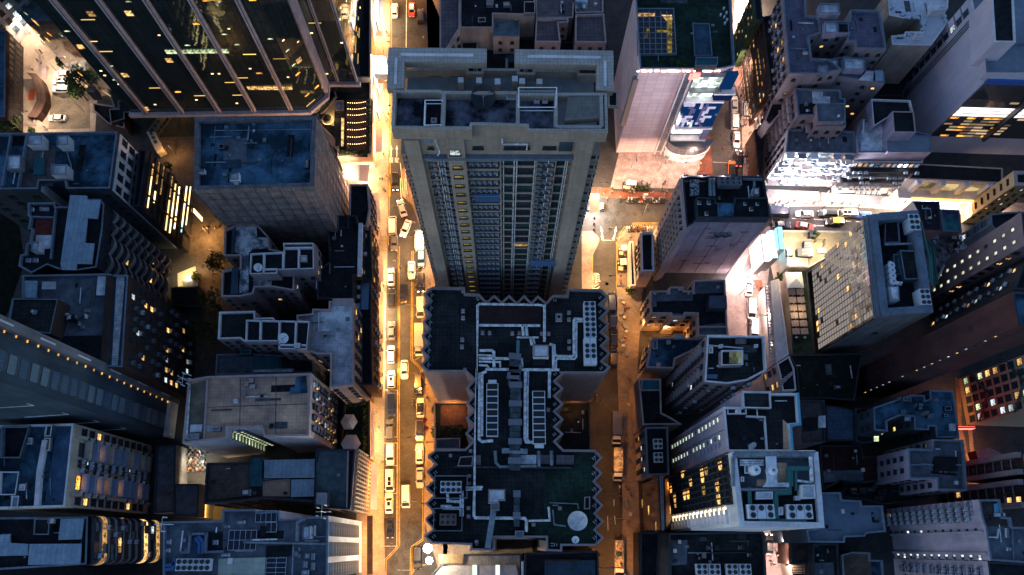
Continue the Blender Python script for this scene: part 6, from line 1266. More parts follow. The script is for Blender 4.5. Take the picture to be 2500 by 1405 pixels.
for t, x, y in (('b3', 228, 428), ('b3', 225, 535), ('b3', 268, 1130), ('b3', 268, 1150), ('a3', 1575, 960), ('a3', 1638, 968), ('a3', 1680, 1010), ('a3', 1628, 1108), ('a3', 1695, 1092), ('c4', 418, 430), ('c4', 560, 485), ('c4', 240, 1278), ('m4', 230, 825), ('a1', 480, 685), ('a1', 460, 890), ('a1', 605, 785), ('b3', 225, 960)):
    q = P(t, x, y, 0); m = MB(); m.box((q.x, q.y, .004), (.8, .8, .012), mat('drain_iron', (.05, .045, .04), .6, .2, 2)); struct('drain_cover', m, None)
# ================================================================== LIGHT: street lamps, shop canopies, signs
LENS = glow('lamp_lens_amber', (1, .55, .16), 30, .1); LENSW = glow('lamp_lens_white', (1, .85, .65), 30, .1)
lamp_count = {}
def lamp(t, x, y, h, col, pw, off=(1.6, 0), label=None, group='street lamps over the carriageways', lens=LENS, size=.7):
    """a street lamp whose head hangs over (x, y); the pole stands `off` metres away"""
    q = P(t, x, y, 0); dx, dy = off; th = thing('street_lamp', label, 'street lamp', (q.x+dx, q.y+dy, 0), 0, group)
    m = MB(); m.tube([(0, 0, 0), (0, 0, h*.5), (0, 0, h)], [.1, .08, .05], STEEL, 6); link('pole', m.mesh('pole'), th)
    m = MB(); m.tube([(0, 0, h-.3), (-dx*.4, -dy*.4, h+.15), (-dx*.8, -dy*.8, h+.2)], .05, STEEL, 5); link('arm', m.mesh('arm'), th)
    m = MB(); m.box((-dx, -dy, h+.1), (.75, .32, .16), STEEL, math.atan2(dy, dx), tz=.8); hd = link('lamp_head', m.mesh('lamp_head'), th)
    m = MB(); m.box((-dx, -dy, h+.06), (.6, .24, .04), lens, math.atan2(dy, dx)); link('lens', m.mesh('lens'), hd)
    area('lamp_light', (q.x, q.y, h), size, col, pw)
def under(t, x, y, h, col, pw, sx=3., sy=8., rz=0., tilt=(0, 0)):
    q = P(t, x, y, h); return area('canopy_light', (q.x, q.y, h), sx, col, pw, (tilt[0], tilt[1], rz), sy=sy)
SOD = (1, .39, .06)
for t, x, y, off, pw, lb in (('f', 1000, -20, (4, 0), 2600, 'street lamp at the upper end of the main street by the taxis'), ('f', 962, 300, (-2, 0), 2200, 'street lamp beside the roof garden kerb'), ('f', 985, 455, (1.5, 0), 2400, 'street lamp by the white barrier left of the tower'),
    ('f', 990, 610, (3.4, 0), 2000, 'street lamp beside the dark parked taxis'), ('f', 990, 770, (3.2, 0), 2400, 'street lamp beside the white box truck'), ('f', 1005, 930, (3.0, 0), 2900, 'street lamp above the black van near the saw-toothed corner'), ('f', 1010, 1080, (2.6, 0), 2900, 'street lamp near the red flags'), ('f', 1000, 1230, (2.9, 0), 2600, 'street lamp beside the white van heading up the street'), ('f', 985, 1390, (3, 0), 1900, 'street lamp at the lower end of the main street'),
    ('f', 960, 150, (-2, 0), 2200, 'street lamp by the bright screen kerb')):
    lamp(t, x, y, 8.5, SOD, pw*.56, off, lb)
for t, x, y, off, pw, lb in (('f', 1475, 480, (-2, 0), 1900, 'street lamp by the zebra bollards of the side street'), ('f', 1480, 590, (2.4, 0), 2400, 'street lamp over the painted lettering of the side street'), ('f', 1480, 700, (2.6, 0), 1900, 'street lamp by the blue parked van'), ('f', 1570, 545, (0, 2), 1500, 'street lamp by the lower row of motorbikes'), ('f', 1490, 860, (3, 0), 550, 'dim street lamp beside the dark parked cars'), ('f', 1480, 985, (-1.6, 0), 800, 'street lamp at the shadowed notch of the saw-toothed block'), ('f', 1490, 1130, (3.4, 0), 750, 'street lamp beside the two box trucks'), ('f', 1480, 1385, (-1.6, 0), 2200, 'street lamp at the lower end of the dim side street'), ('f', 1480, 1270, (3.4, 0), 500, 'dim street lamp between truck and loaded lorry')):
    lamp(t, x, y, 8, (1, .38, .06) if y > 800 else (1, .54, .2), pw*(.3 if y > 800 else .85), off, lb, 'street lamps of the side street')
for t, x, y, off, pw, lb in (('a1', 400, 560, (0, 2), 1900, 'courtyard lamp above the three white cars'), ('a1', 260, 250, (-1.5, 0), 2600, 'courtyard lamp by the bright white paving'), ('a1', 300, 900, (-1.5, 0), 1500, 'courtyard lamp by the lower steps'), ('a1', 560, 800, (1.5, 0), 500, 'courtyard lamp at the shed side of the car park')):
    lamp(t, x, y, 7, (1, .74, .52), pw*.5, off, lb, 'lamps of the courtyard', LENSW)
for t, x, y, off, pw, lb in (('a3', 1640, 1130, (2, 0), 2400, 'plaza lamp at the tan carriageway'), ('a3', 1200, 1270, (0, 2), 2600, 'plaza lamp in the middle of the pink paving'), ('a3', 1400, 1180, (0, 2), 2400, 'plaza lamp by the curved entrance'), ('a3', 1790, 300, (1.5, 0), 9000, 'lane lamp beside the mall roof edge'), ('a3', 1770, 560, (1.5, 0), 6500, 'lane lamp above the silver taxi'), ('a3', 1840, 1000, (1.5, 0), 6000, 'lane lamp beside the narrow dashed roof'), ('a3', 1770, 30, (1.5, 0), 9000, 'lane lamp at the upper edge of the picture'), ('a3', 1000, 1250, (0, 2), 1800, 'plaza lamp near the dark mall flank')):
    lamp(t, x, y, 8, (1, .6, .42), pw*.25, off, lb, 'lamps of the plaza and lane', LENSW)
for t, x, y, off, pw, lb in (('m4', 1230, 700, (-1.5, 0), 2300, 'lane lamp under the lavender wall'), ('m4', 1180, 900, (-1.5, 0), 2300, 'lane lamp beside the first white car of the pink lane'), ('m4', 1260, 1100, (-1.8, 0), 2800, 'lane lamp beside the long canopy'), ('m4', 1300, 1290, (1.5, 0), 2600, 'lane lamp by the last white van'), ('b4', 1345, 1180, (1.5, 0), 2300, 'lane lamp above the black car in the lower lane'), ('b4', 1370, 1330, (1.5, 0), 3600, 'lane lamp at the glaring lower end')):
    lamp(t, x, y, 7.5, (1, .68, .56), pw*.23, off, lb, 'lamps of the pink lane', LENSW)
for t, x, y, off, pw, lb in (('m5', 200, 330, (0, 2), 1500, 'cross-street lamp above the navy lorry'), ('m5', 420, 350, (0, 3), 1600, 'cross-street lamp by the silver saloon'), ('m5', 640, 360, (0, 3), 1600, 'cross-street lamp by the yellow-roofed taxi')):
    lamp(t, x, y, 8, (1, .72, .62), pw*.4, off, lb, 'lamps of the cross street', LENSW)
for t, x, y, off, pw, lb in (('m1', 1430, 400, (0, 1), 2200, 'alley lamp flaring at the foot of the neon block'), ('m1', 1440, 640, (0, 1), 500, 'alley lamp amid the dark trees'), ('a1', 1250, 1130, (0, 1), 600, 'alley lamp near the minibus')):
    lamp(t, x, y, 5, (1, .5, .15), pw*.4, off, lb, 'lamps of the back alley')
# shop canopies: each a canopy with a lit underside, fixed to its building
def canopy(bkey, pts, w, h, col, pw, mt=None, strip=None, lab=None):
    p = PL(pts, h); bb = BL[bkey]; a, b = p; d = b-a; L = d.length; rz = math.atan2(d.y, d.x); c = (a+b)/2
    m = MB(); m.box((c.x, c.y, h), (L, w, .18), mt or WWH, rz); bb.add('shop_canopy', m)
    m = MB(); m.box((c.x, c.y, h-.08), (L*.95, w*.5, .06), strip or L_S, rz); bb.add('light_strip', m)
    n = max(1, int(L/9))
    for i in range(n):
        q = a+d*((i+.5)/n); l = area('canopy_light', (q.x, q.y, h-.15), L/n*.9, col, pw, (0, 0, rz), sy=w*.8)
HOT = (1, .66, .32)
canopy('pod2', 'a2:955,-40 952,260', 2., 4.5, HOT, 2600); canopy('pod', 'a2:962,600 958,800', 1.6, 4., HOT, 1200); canopy('pod', 'a2:955,870 950,1090', 1.6, 4., HOT, 1300); canopy('pod', 'a2:700,1230 880,1240', 4.5, 4., HOT, 2600)
canopy('d1', 'm2:1165,90 1190,320', 1.6, 4, HOT, 900); canopy('d3', 'm2:1195,520 1200,700', 1.8, 3.8, HOT, 1300); canopy('d4', 'm2:1198,770 1200,1120', 1.8, 3.8, HOT, 3600); canopy('d4', 'm2:1198,1180 1195,1400', 1.8, 3.8, HOT, 4000)
canopy('gard', 'b2:1395,235 1405,600', 1.6, 5, HOT, 2600); canopy('lat', 'b2:1430,640 1425,960', 1.4, 4, SOD, 700); canopy('sol', 'b2:1400,1000 1400,1400', 1.2, 4, SOD, 600, WBR)
canopy('t3', 'm5:70,205 420,222', 2.2, 4.6, COOL, 800, strip=L_SW); canopy('t4b', 'm5:440,228 900,255', 2.2, 4.4, WHT, 900); 
for k in range(4): q = P('m5', 1000+k*190, 285+k*6, 4.8); area('arcade_light', q, 9, (1, .75, .5), 2600, (0, 0, 0), sy=3)
for x, y in ((250, 520), (470, 520), (300, 670)): q = P('m5', x, y, 15); area('terrace_light', q, .8, (1, .78, .48), 430)
canopy('gs', 'a4:70,-20 95,140', 1.6, 4, (1, .75, .5), 3500); canopy('gs2', 'a4:85,160 120,600', 1.6, 4, (1, .68, .4), 3500)
canopy('canopysouth', 'b4:1440,120 1500,110', 1.5, 3.5, WHT, 600)
canopy('tower', 'm3:1235,160 1300,160', 5, 5.2, WHT, 2600); canopy('purple', 'm4:1250,640 1130,800', 1.5, 4, (1, .8, .75), 1500)
q = P('m2', 1480, 420, 5); area('lobby_light', q, 3, (1, .8, .55), 900, (0, 0, 0), sy=10)
# cool wash from the illuminated boards on the white tenement front
for k in range(4): q = P('m5', 120+k*90, 212+k*5, 6.0); area('board_light', q, 5, COOL, 2600, (math.radians(150), 0, 0), sy=.6)
# glaring floodlight at the corner of the low shop house
fl = thing('floodlight', 'glaring white floodlight on the low roof corner at the lower end of the main street', 'floodlight', P('b3', 405, 1222, 9))
m = MB(); m.tube([(0, 0, 0), (0, 0, .9)], .08, STEEL, 6); link('post', m.mesh('post'), fl)
m = MB(); m.box((0, 0, .9), (1.8, 1.2, .35), STEEL); link('housing', m.mesh('housing'), fl); m = MB(); fg = glow('flood_white', (1, .95, .85), 60, .0); m.lathe([(.9, 1.25), (.8, 1.6), (.4, 1.85)], fg, n=14); m.lathe([(.7, .3), (.6, .6), (.3, .75)], fg, (.3, -2.4, 0), n=14); link('lens', m.mesh('lens'), fl)
l = bpy.data.lights.new('flood', 'POINT'); l.energy = 6500; l.color = (1, .85, .6); l.shadow_soft_size = .5; o = bpy.data.objects.new('flood', l); COL.objects.link(o); o.location = P('b3', 395, 1260, 11.2)
# illuminated screen above the main street, with long lit boards beside it
sc_ = thing('led_screen', 'big white illuminated screen jutting over the main street pavement', 'sign', P('a2', 960, 470, 9))
q = PL('a2:910,395 1002,400 1032,532 918,530', 12)
m = MB(); m.prism(ccw(q), 9.8, 12, STEEL); 
m.v = [(x-sc_.location.x, y-sc_.location.y, z-sc_.location.z) for x, y, z in m.v]; link('cabinet', m.mesh('cabinet'), sc_)
m = MB(); pp = inset(ccw(PL('a2:910,395 1002,400 1032,532 918,530', 12.1)), .12); m.face([(a.x-sc_.location.x, a.y-sc_.location.y, 3.06) for a in pp], glow('screen_white', (1, .97, .95), 2.6, .05, .5)); link('screen', m.mesh('screen'), sc_)
for k, s_ in enumerate(('a2:935,-30 940,190', 'a2:905,420 945,660', 'a2:920,670 945,830')):
    a, b = PL(s_, 7); d = b-a; c = (a+b)/2; th = thing('light_board', ['long glowing white board above the shop fronts at the upper street end', 'glowing white board below the big screen', 'short glowing white board beside the roof garden'][k], 'sign', c, math.atan2(d.y, d.x))
    m = MB(); m.box((0, 0, -2), (d.length, .4, 4), STEEL); link('cabinet', m.mesh('cabinet'), th); m = MB(); m.box((0, -.23 if d.y < 0 else .23, -1.9), (d.length-.2, .05, 3.8), glow('board_white', (1, .86, .74), 2.2, .1)); m.box((0, -.23 if d.y > 0 else .23, -1.9), (d.length-.2, .05, 3.8), glow('board_white', (1, .86, .74))); m.box((0, 0, 2.01), (d.length-.2, .3, .05), glow('board_white', (1, .86, .74))); link('lit_face', m.mesh('lit_face'), th)
# luminous sign fins at the corner of the pink lane
for k, (s_, cl, lb) in enumerate((('m4:1283,505 1308,695', (1, .55, .6), 'pinkish white luminous sign fin over the pink lane corner'), ('m4:1335,480 1368,670', (.75, .85, 1), 'tall white luminous sign fin, middle of the three at the lane corner'), ('m4:1395,455 1412,610', (.2, .65, .9), 'cyan luminous sign fin nearest the cream terrace'))):
    a, b = PL(s_, 12); d = b-a; c = (a+b)/2; th = thing('sign_fin', lb, 'sign', c, math.atan2(d.y, d.x)); m = MB(); m.box((0, 0, -7), (d.length, 1.3, 9), STEEL); link('cabinet', m.mesh('cabinet'), th)
    m = MB(); g_ = glow('fin_glow%d' % k, cl, 1.7, .1); m.box((0, .68, -6.8), (d.length-.3, .06, 8.6), g_); m.box((0, -.68, -6.8), (d.length-.3, .06, 8.6), g_); m.box((0, 0, 2.02), (d.length-.2, 1.0, .05), g_); link('lit_face', m.mesh('lit_face'), th)
    if k == 0: m = MB(); m.box((0, .0, 2.1), (d.length, .16, .12), glow('sign_red', (1, .12, .1))); link('red_tube', m.mesh('red_tube'), th)
# blue upright neon sign, red neon
def vsign(t, x, y, h, w, hh, col, label, name='neon_sign', rz=PI/2, chars=0):
    th = thing(name, label, 'sign', P(t, x, y, h), rz); m = MB(); m.box((0, 0, -hh/2), (w, .35, hh), FRD); link('cabinet', m.mesh('cabinet'), th)
    m = MB()
    for sd in (-.2, .2):
        if chars:
            for i in range(chars):
                z = -hh/2+hh*(i+.5)/chars; s = hh/chars*.38
                for o in (-s*.7, 0, s*.7): m.box((0, sd, z+o-.05), (w*.7, .06, .1), col)
                m.box((0, sd, z-s), (.1, .06, s*2), col)
        else: m.box((0, sd, -hh/2+.1), (w-.2, .06, hh-.2), col)
    link('lit_face', m.mesh('lit_face'), th)
vsign('m1', 1150, 290, 12, 1.4, 7, glow('neon_blue', (.05, .1, 1), 5, .1), 'upright blue neon sign with four characters on the neon-banded block', chars=4)
vsign('m1', 1352, 240, 10, 1.2, 6, L_N, 'upright warm white lit sign over the alley mouth')
vsign('b5', 1395, 405, 12, 4.5, 1.6, glow('neon_red', (1, .04, .03), 9, .1), 'long red neon sign across the narrow street', rz=0); q = P('b5', 1400, 430, 9); area('neon_light', q, 3, (1, .08, .05), 160)
for x, y, pw in ((1425, 560, 500), (1455, 720, 600), (1470, 850, 700), (1370, 250, 160)): q = P('b5', x, y, 4.5); area('lane_light', q, 2, (1, .45, .16), pw, sy=6)
m = MB()
q = P('b4', 1525, 1120, 5)
for i, x in enumerate((1462, 1495, 1523, 1560, 1595)):
    q = P('b4', x, 1130, 6); th = thing('sign_tube', ['pale lit bar nearest the lane below the white plant roof', 'second pale lit bar from the lane below the white plant roof', 'bright yellow lit bar below the white plant roof', 'dim amber bar right of the yellow one below the plant roof', 'outermost white lit bar below the white plant roof'][i], 'sign', q)
    m = MB(); m.box((0, 0, -3), (.9, 7, 3), STEEL); link('cabinet', m.mesh('cabinet'), th); m = MB(); m.box((0, 0, .02), (.6, 6.6, .06), [L_W, L_S, glow('neon_yellow', (1, .7, .05), 4, .1), L_W, L_S][i]); link('lit_face', m.mesh('lit_face'), th)
# ================================================================== VEHICLES
def paint(n, c, r=.35): return plain('paint_'+n, c, r, 0, .5, .8)
PT = dict(white=paint('white', (.72, .71, .69)), silver=paint('silver', (.42, .42, .43)), grey=paint('grey', (.1, .1, .105)), black=paint('black', (.012, .012, .014)), navy=paint('navy', (.012, .02, .06)), red=paint('red', (.5, .04, .025)), orange=paint('orange', (.6, .14, .02)), blue=paint('blue', (.03, .1, .4)), beige=paint('beige', (.5, .42, .3)), yellow=paint('yellow', (.7, .38, .02)), teal=paint('teal', (.01, .06, .07)), cargo=mat('cargo_box', (.5, .47, .42), .6, .35, .8, stain=(.25, .2, .16)))
CGL = plain('car_glass', (.012, .014, .017), .08, 0, .8); HL = plain('headlamp_lens', (.7, .7, .65), .2); HLON = glow('headlamp_lit', (1, .9, .7), 14, .1); TLM = plain('tail_lamp', (.25, .01, .01), .3); TLON = glow('tail_lamp_lit', (1, .04, .02), 8, .1)
_CM = {}
def loft(stations, m_, b=None):
    """body shell: stations (x, half width, z low, z shoulder, z top)"""
    b = b or MB(); k = b.mi(m_); base = len(b.v); n = 8
    for x, w, zl, zs, zt in stations: b.v += [(x, -w*.9, zl), (x, -w, zl+.15), (x, -w, zs), (x, -w*.86, zt), (x, w*.86, zt), (x, w, zs), (x, w, zl+.15), (x, w*.9, zl)]
    for i in range(len(stations)-1):
        for j in range(n): a, c = base+i*n+j, base+i*n+(j+1) % n; b.f.append((a, a+n, c+n, c)); b.m.append(k)
    b.f.append(tuple(base+j for j in range(n))); b.m.append(k); b.f.append(tuple(base+(len(stations)-1)*n+n-1-j for j in range(n))); b.m.append(k)
    return b
def frust(x, w, z, b, m_):
    """glasshouse: x = (rear base, rear top, front top, front base), w = (base, top) half widths, z = (base, top)"""
    P_ = [(x[0], -w[0], z[0]), (x[3], -w[0], z[0]), (x[3], w[0], z[0]), (x[0], w[0], z[0]), (x[1], -w[1], z[1]), (x[2], -w[1], z[1]), (x[2], w[1], z[1]), (x[1], w[1], z[1])]
    s = len(b.v); b.v += P_; k = b.mi(m_)
    for f in ((0, 1, 5, 4), (1, 2, 6, 5), (2, 3, 7, 6), (3, 0, 4, 7), (4, 5, 6, 7), (3, 2, 1, 0)): b.f.append(tuple(s+i for i in f)); b.m.append(k)
SPEC = {  # length, width, stations, glasshouse x, w, z
    'saloon': (4.6, [(-2.3, .66, .35, .6, .72), (-2.15, .82, .25, .75, .92), (-1.5, .9, .22, .82, .98), (0, .91, .22, .84, .98), (1.0, .9, .22, .82, .95), (1.9, .86, .24, .72, .84), (2.2, .74, .28, .6, .72), (2.3, .6, .34, .5, .62)], (-1.72, -1.15, .42, 1.1), (.8, .6), (.94, 1.42)),
    'hatch': (4.2, [(-2.1, .72, .35, .8, .95), (-1.95, .86, .25, .88, 1.02), (0, .9, .22, .9, 1.02), (.95, .89, .22, .86, .98), (1.75, .85, .25, .76, .88), (2.0, .72, .3, .62, .75), (2.1, .58, .36, .5, .62)], (-1.98, -1.55, .45, 1.15), (.82, .64), (.98, 1.52)),
    'suv': (4.8, [(-2.4, .8, .4, .95, 1.1), (-2.25, .92, .3, 1.0, 1.12), (0, .95, .3, 1.02, 1.12), (1.2, .94, .3, .98, 1.08), (2.0, .9, .32, .88, 1.0), (2.3, .8, .36, .74, .9), (2.4, .66, .42, .62, .74)], (-2.28, -2.0, .55, 1.25), (.86, .72), (1.08, 1.75)),
    'van': (5.0, [(-2.5, .84, .4, 1.0, 1.15), (-2.4, .92, .3, 1.05, 1.2), (0, .95, .3, 1.05, 1.2), (1.6, .94, .3, 1.0, 1.15), (2.3, .9, .32, .85, 1.0), (2.45, .82, .36, .7, .85), (2.5, .7, .4, .6, .7)], (-2.44, -2.34, 1.25, 2.1), (.88, .78), (1.15, 1.95)),
    'sport': (4.5, [(-2.25, .7, .32, .6, .76), (-2.05, .9, .2, .74, .9), (-1.2, .95, .18, .8, .94), (0, .9, .18, .72, .86), (1.1, .92, .18, .7, .82), (1.9, .86, .2, .58, .7), (2.15, .7, .24, .46, .56), (2.25, .5, .28, .4, .46)], (-1.7, -.75, .1, .95), (.76, .54), (.86, 1.22))}
def vmeshes(kind):
    if kind in _CM: return _CM[kind]
    L, st, gx, gw, gz = SPEC[kind]; r = {}
    W0 = PT['white']
    b = loft(st, W0); r['body'] = b.mesh('body', smooth=False)
    b = MB(); frust(gx, gw, gz, b, CGL); r['window'] = b.mesh('window')
    b = MB(); e = .03
    frust((gx[1]-.1, gx[1]+.02, gx[2]-.02, gx[2]+.1), (gw[1]+.05, gw[1]-.04), (gz[1]-.02, gz[1]+.05), b, W0)
    for sx, tx in ((gx[0], gx[1]), (gx[3], gx[2])):
        for s in (-1, 1): b.tube([(sx, s*gw[0], gz[0]), (tx, s*gw[1], gz[1])], .05, W0, 4)
    for s in (-1, 1): b.tube([((gx[1]+gx[2])/2, s*gw[0]*1.01, gz[0]), ((gx[1]+gx[2])/2, s*gw[1]*1.03, gz[1])], .04, W0, 4)
    r['roof_panel'] = b.mesh('roof_panel')
    b = MB(); b.lathe([(.33, -.11), (.34, 0), (.33, .11)], BLK, n=14); b.lathe([(.2, -.12), (.2, .12)], STEEL, n=10)
    b.v = [(x, z, y) for x, y, z in b.v]; r['wheel'] = b.mesh('wheel')
    b = MB(); b.box((0, 0, -.08), (.22, .42, .16), HL, tz=.8); r['headlight'] = b.mesh('headlight')
    b = MB(); b.box((0, 0, -.08), (.14, .4, .16), TLM, tz=.85); r['tail_light'] = b.mesh('tail_light')
    b = MB(); b.box((0, 0, 0), (.14, .24, .14), W0, tz=.8); r['mirror'] = b.mesh('mirror')
    b = MB(); b.box((0, 0, 0), (.9, .7, .02), CGL); r['sunroof'] = b.mesh('sunroof')
    _CM[kind] = r; return r
def setm(o, m_):
    for s in o.material_slots: s.link = 'OBJECT'; s.material = m_
def heading(t, x, y, dx, dy):
    a, b = P(t, x, y, 0), P(t, x+dx, y+dy, 0); return math.atan2(b.y-a.y, b.x-a.x)
def car(t, x, y, d, kind, col, label, cat='car', roofc=None, on=False, sun=0, group='vehicles on the main street', z=.0):
    """x, y: where the middle of the roof shows; d: heading (sheet dx, dy)"""
    hh = {'saloon': 1.3, 'hatch': 1.4, 'suv': 1.6, 'van': 1.8, 'sport': 1.1}[kind]
    q = P(t, x, y, hh); th = thing('parked_car' if kind != 'van' else 'van', label, cat if kind != 'van' or cat != 'car' else 'van', (q.x, q.y, z), heading(t, x, y, *d), group)
    M_ = vmeshes(kind); L, st, gx, gw, gz = SPEC[kind]; w = st[3][1]
    setm(link('body', M_['body'], th, (0, 0, 0)), PT[col]); link('window', M_['window'], th, (0, 0, 0)); rp = link('roof_panel', M_['roof_panel'], th, (0, 0, 0)); setm(rp, PT[roofc or col])
    for sx in (-L*.3, L*.31):
        for s in (-1, 1): link('wheel', M_['wheel'], th, (sx, s*(w-.1), .34))
    for s in (-1, 1):
        o = link('headlight', M_['headlight'], th, (L/2-.12, s*w*.58, st[-2][3]+.06)); 
        if on: setm(o, HLON)
        o = link('tail_light', M_['tail_light'], th, (-L/2+.06, s*w*.6, st[1][3]))
        if on: setm(o, TLON)
        o = link('mirror', M_['mirror'], th, (gx[3]-.25, s*(w+.08), gz[0])); setm(o, PT[col])
    for i in range(sun): link('sunroof', M_['sunroof'], th, (gx[2]-.55-i*1.0, 0, gz[1]+.045))
    return th
UP, DN, LF, RT_ = (0, -10), (0, 10), (-10, 0), (10, 0)
for a in [('a2', 1062, 65, UP, 'saloon', 'white', 'white saloon heading up the street at the top edge'), ('a2', 1247, 103, UP, 'suv', 'black', 'black people carrier parked at the upper right kerb'), ('a2', 1245, 395, UP, 'hatch', 'white', 'white hatchback seen through the tower crown frame'),
    ('a2', 1066, 1290, DN, 'suv', 'black', 'black car driving down the street past the white barrier', 'car', None, True), ('m2', 1350, 185, (-3, -10), 'saloon', 'silver', 'silver saloon turning across the lane above the white saloon', 'car', None, True), ('m2', 1284, 300, UP, 'van', 'white', 'white van with dark front parked at the yellow line'), ('m2', 1376, 325, (-4, 10), 'saloon', 'white', 'white saloon slewed diagonally across the lane', 'car', None, True),
    ('m2', 1296, 418, DN, 'saloon', 'grey', 'dark grey saloon parked below the white van'), ('m2', 1482, 530, DN, 'suv', 'teal', 'dark teal car in the hatched bay beside the tower'), ('m2', 1416, 612, DN, 'saloon', 'white', 'white saloon driving down the middle of the street'), ('m2', 1275, 660, UP, 'saloon', 'silver', 'silver grey saloon parked by the glowing shop fronts', 'car'), ('m2', 1479, 695, DN, 'suv', 'black', 'black people carrier in the bay with lit nose', 'car', None, True), ('m2', 1277, 800, UP, 'suv', 'black', 'black car parked below the silver grey saloon'), ('m2', 1361, 773, DN, 'suv', 'black', 'black car driving down beside the parked black one'), ('m2', 1476, 868, DN, 'van', 'white', 'white van squeezed against the saw-toothed wall'), ('m2', 1279, 1030, UP, 'saloon', 'grey', 'grey saloon in a bay above the striped white hatchback'), ('m2', 1275, 1192, UP, 'hatch', 'white', 'white hatchback with dark bonnet stripes'), ('m2', 1368, 1295, DN, 'saloon', 'white', 'white saloon driving down past the striped hatchback'),
    ('b3', 152, 70, UP, 'hatch', 'white', 'white hatchback in the glare of the shop fronts', 'car', None, False, 1), ('b3', 336, 95, DN, 'van', 'black', 'black van by the corner of the saw-toothed block'), ('b3', 153, 240, DN, 'van', 'navy', 'dark blue van in the bay below the white bar'), ('b3', 350, 265, UP, 'saloon', 'white', 'white saloon with dark roof window above the red flags', 'car', 'black'), ('b3', 346, 418, DN, 'suv', 'silver', 'pale car with black roof beside the red flags', 'car', 'black'), ('b3', 141, 414, UP, 'suv', 'grey', 'dark grey car with roof bars in a short bay'), ('b3', 344, 578, UP, 'saloon', 'white', 'white saloon with open-looking dark cabin below the flags', 'car'), ('b3', 144, 583, DN, 'suv', 'white', 'white car with plain roof at the head of the lower bays'), ('b3', 140, 760, DN, 'van', 'white', 'white people carrier with two roof windows', 'van', None, False, 2), ('b3', 347, 740, DN, 'saloon', 'silver', 'silver beige saloon in the right bay, lowest there'), ('b3', 136, 915, UP, 'saloon', 'white', 'white saloon with black sunroof in the lower bays', 'car', None, False, 1), ('b3', 250, 868, DN, 'van', 'white', 'white van driving alone in the middle of the carriageway'), ('b3', 143, 1080, DN, 'sport', 'black', 'low black sports car in the last bay'), ('b3', 332, 1285, DN, 'suv', 'black', 'black car tucked beside the glaring floodlight')]:
    car(*a)
car('a2', 1185, 60, DN, 'saloon', 'red', 'red taxi with silver roof at the top of the street', 'taxi', 'silver')
G2 = 'vehicles on the side street'
for a in [('m4', 266, 938, UP, 'van', 'navy', 'dark blue van parked at the saw-toothed corner'), ('m4', 274, 1062, UP, 'suv', 'navy', 'near-black car parked below the blue van'), ('m4', 280, 1190, UP, 'suv', 'black', 'black car halfway down the dark parked row'), ('m4', 276, 1320, UP, 'suv', 'black', 'black car at the lower end of the dark parked row'), ('m4', 152, 291, LF, 'suv', 'black', 'black car crossing the junction with lit nose', 'car', None, True)]: car(*a, group=G2)
G3 = 'vehicles beside the plaza'
for a in [('a3', 1741, 735, UP, 'saloon', 'silver', 'silver saloon nearest the mosaic front'), ('a3', 1746, 850, UP, 'van', 'white', 'white people carrier beside the plaza lane'), ('a3', 1756, 990, DN, 'saloon', 'white', 'white saloon below the small lit board'), ('a3', 1770, 1125, UP, 'saloon', 'black', 'black saloon with lit tail lamps beside the orange taxi', 'car', None, True), ('a3', 1826, 770, UP, 'van', 'white', 'white van on the bright lane by the scaffolded houses')]: car(*a, group=G3)
car('a3', 1725, 1200, UP, 'suv', 'orange', 'orange car with black roof at the lower edge of the plaza', 'car', 'black', group=G3)
G4 = 'vehicles on the cross street'
for a in [('m5', 328, 338, LF, 'saloon', 'silver', 'silver saloon on the cross street'), ('m5', 488, 331, LF, 'suv', 'black', 'large black car beside the beige people carrier'), ('m5', 620, 333, LF, 'van', 'beige', 'beige people carrier with two roof windows', 'van', None, False, 2), ('m5', 728, 345, LF, 'saloon', 'blue', 'bright blue saloon half behind the mirror-glass hotel'), ('m5', 168, 412, RT_, 'saloon', 'navy', 'navy saloon in the lower lane')]: car(*a, group=G4)
car('m5', 326, 420, (10, 2), 'saloon', 'red', 'red taxi with silver roof turning in the lower lane', 'taxi', 'silver', group=G4); car('m5', 535, 389, LF, 'suv', 'black', 'black taxi with yellow roof', 'taxi', 'yellow', group=G4)
G5 = 'vehicles in the pink lane'
for a in [('m4', 1207, 845, UP, 'saloon', 'white', 'white saloon leading the pink lane row'), ('m4', 1230, 990, DN, 'van', 'white', 'white van with dark windscreen in the middle of the pink lane'), ('m4', 1246, 1130, DN, 'van', 'white', 'white van with roof panels beside the pinkish tower'), ('b4', 1335, 1200, UP, 'saloon', 'black', 'black saloon with lit tail at the lower lane end', 'car', None, True)]: car(*a, group=G5)
G6 = 'cars in the courtyard'
for a in [('a1', 440, 520, LF, 'saloon', 'white', 'white saloon topmost of the three in the courtyard'), ('a1', 423, 572, LF, 'hatch', 'white', 'white hatchback in the middle of the courtyard row', 'car', None, False, 1), ('a1', 425, 626, LF, 'suv', 'white', 'white off-roader lowest of the courtyard row'), ('a1', 400, 836, LF, 'saloon', 'white', 'white saloon alone on the lower car park')]: car(*a, group=G6)
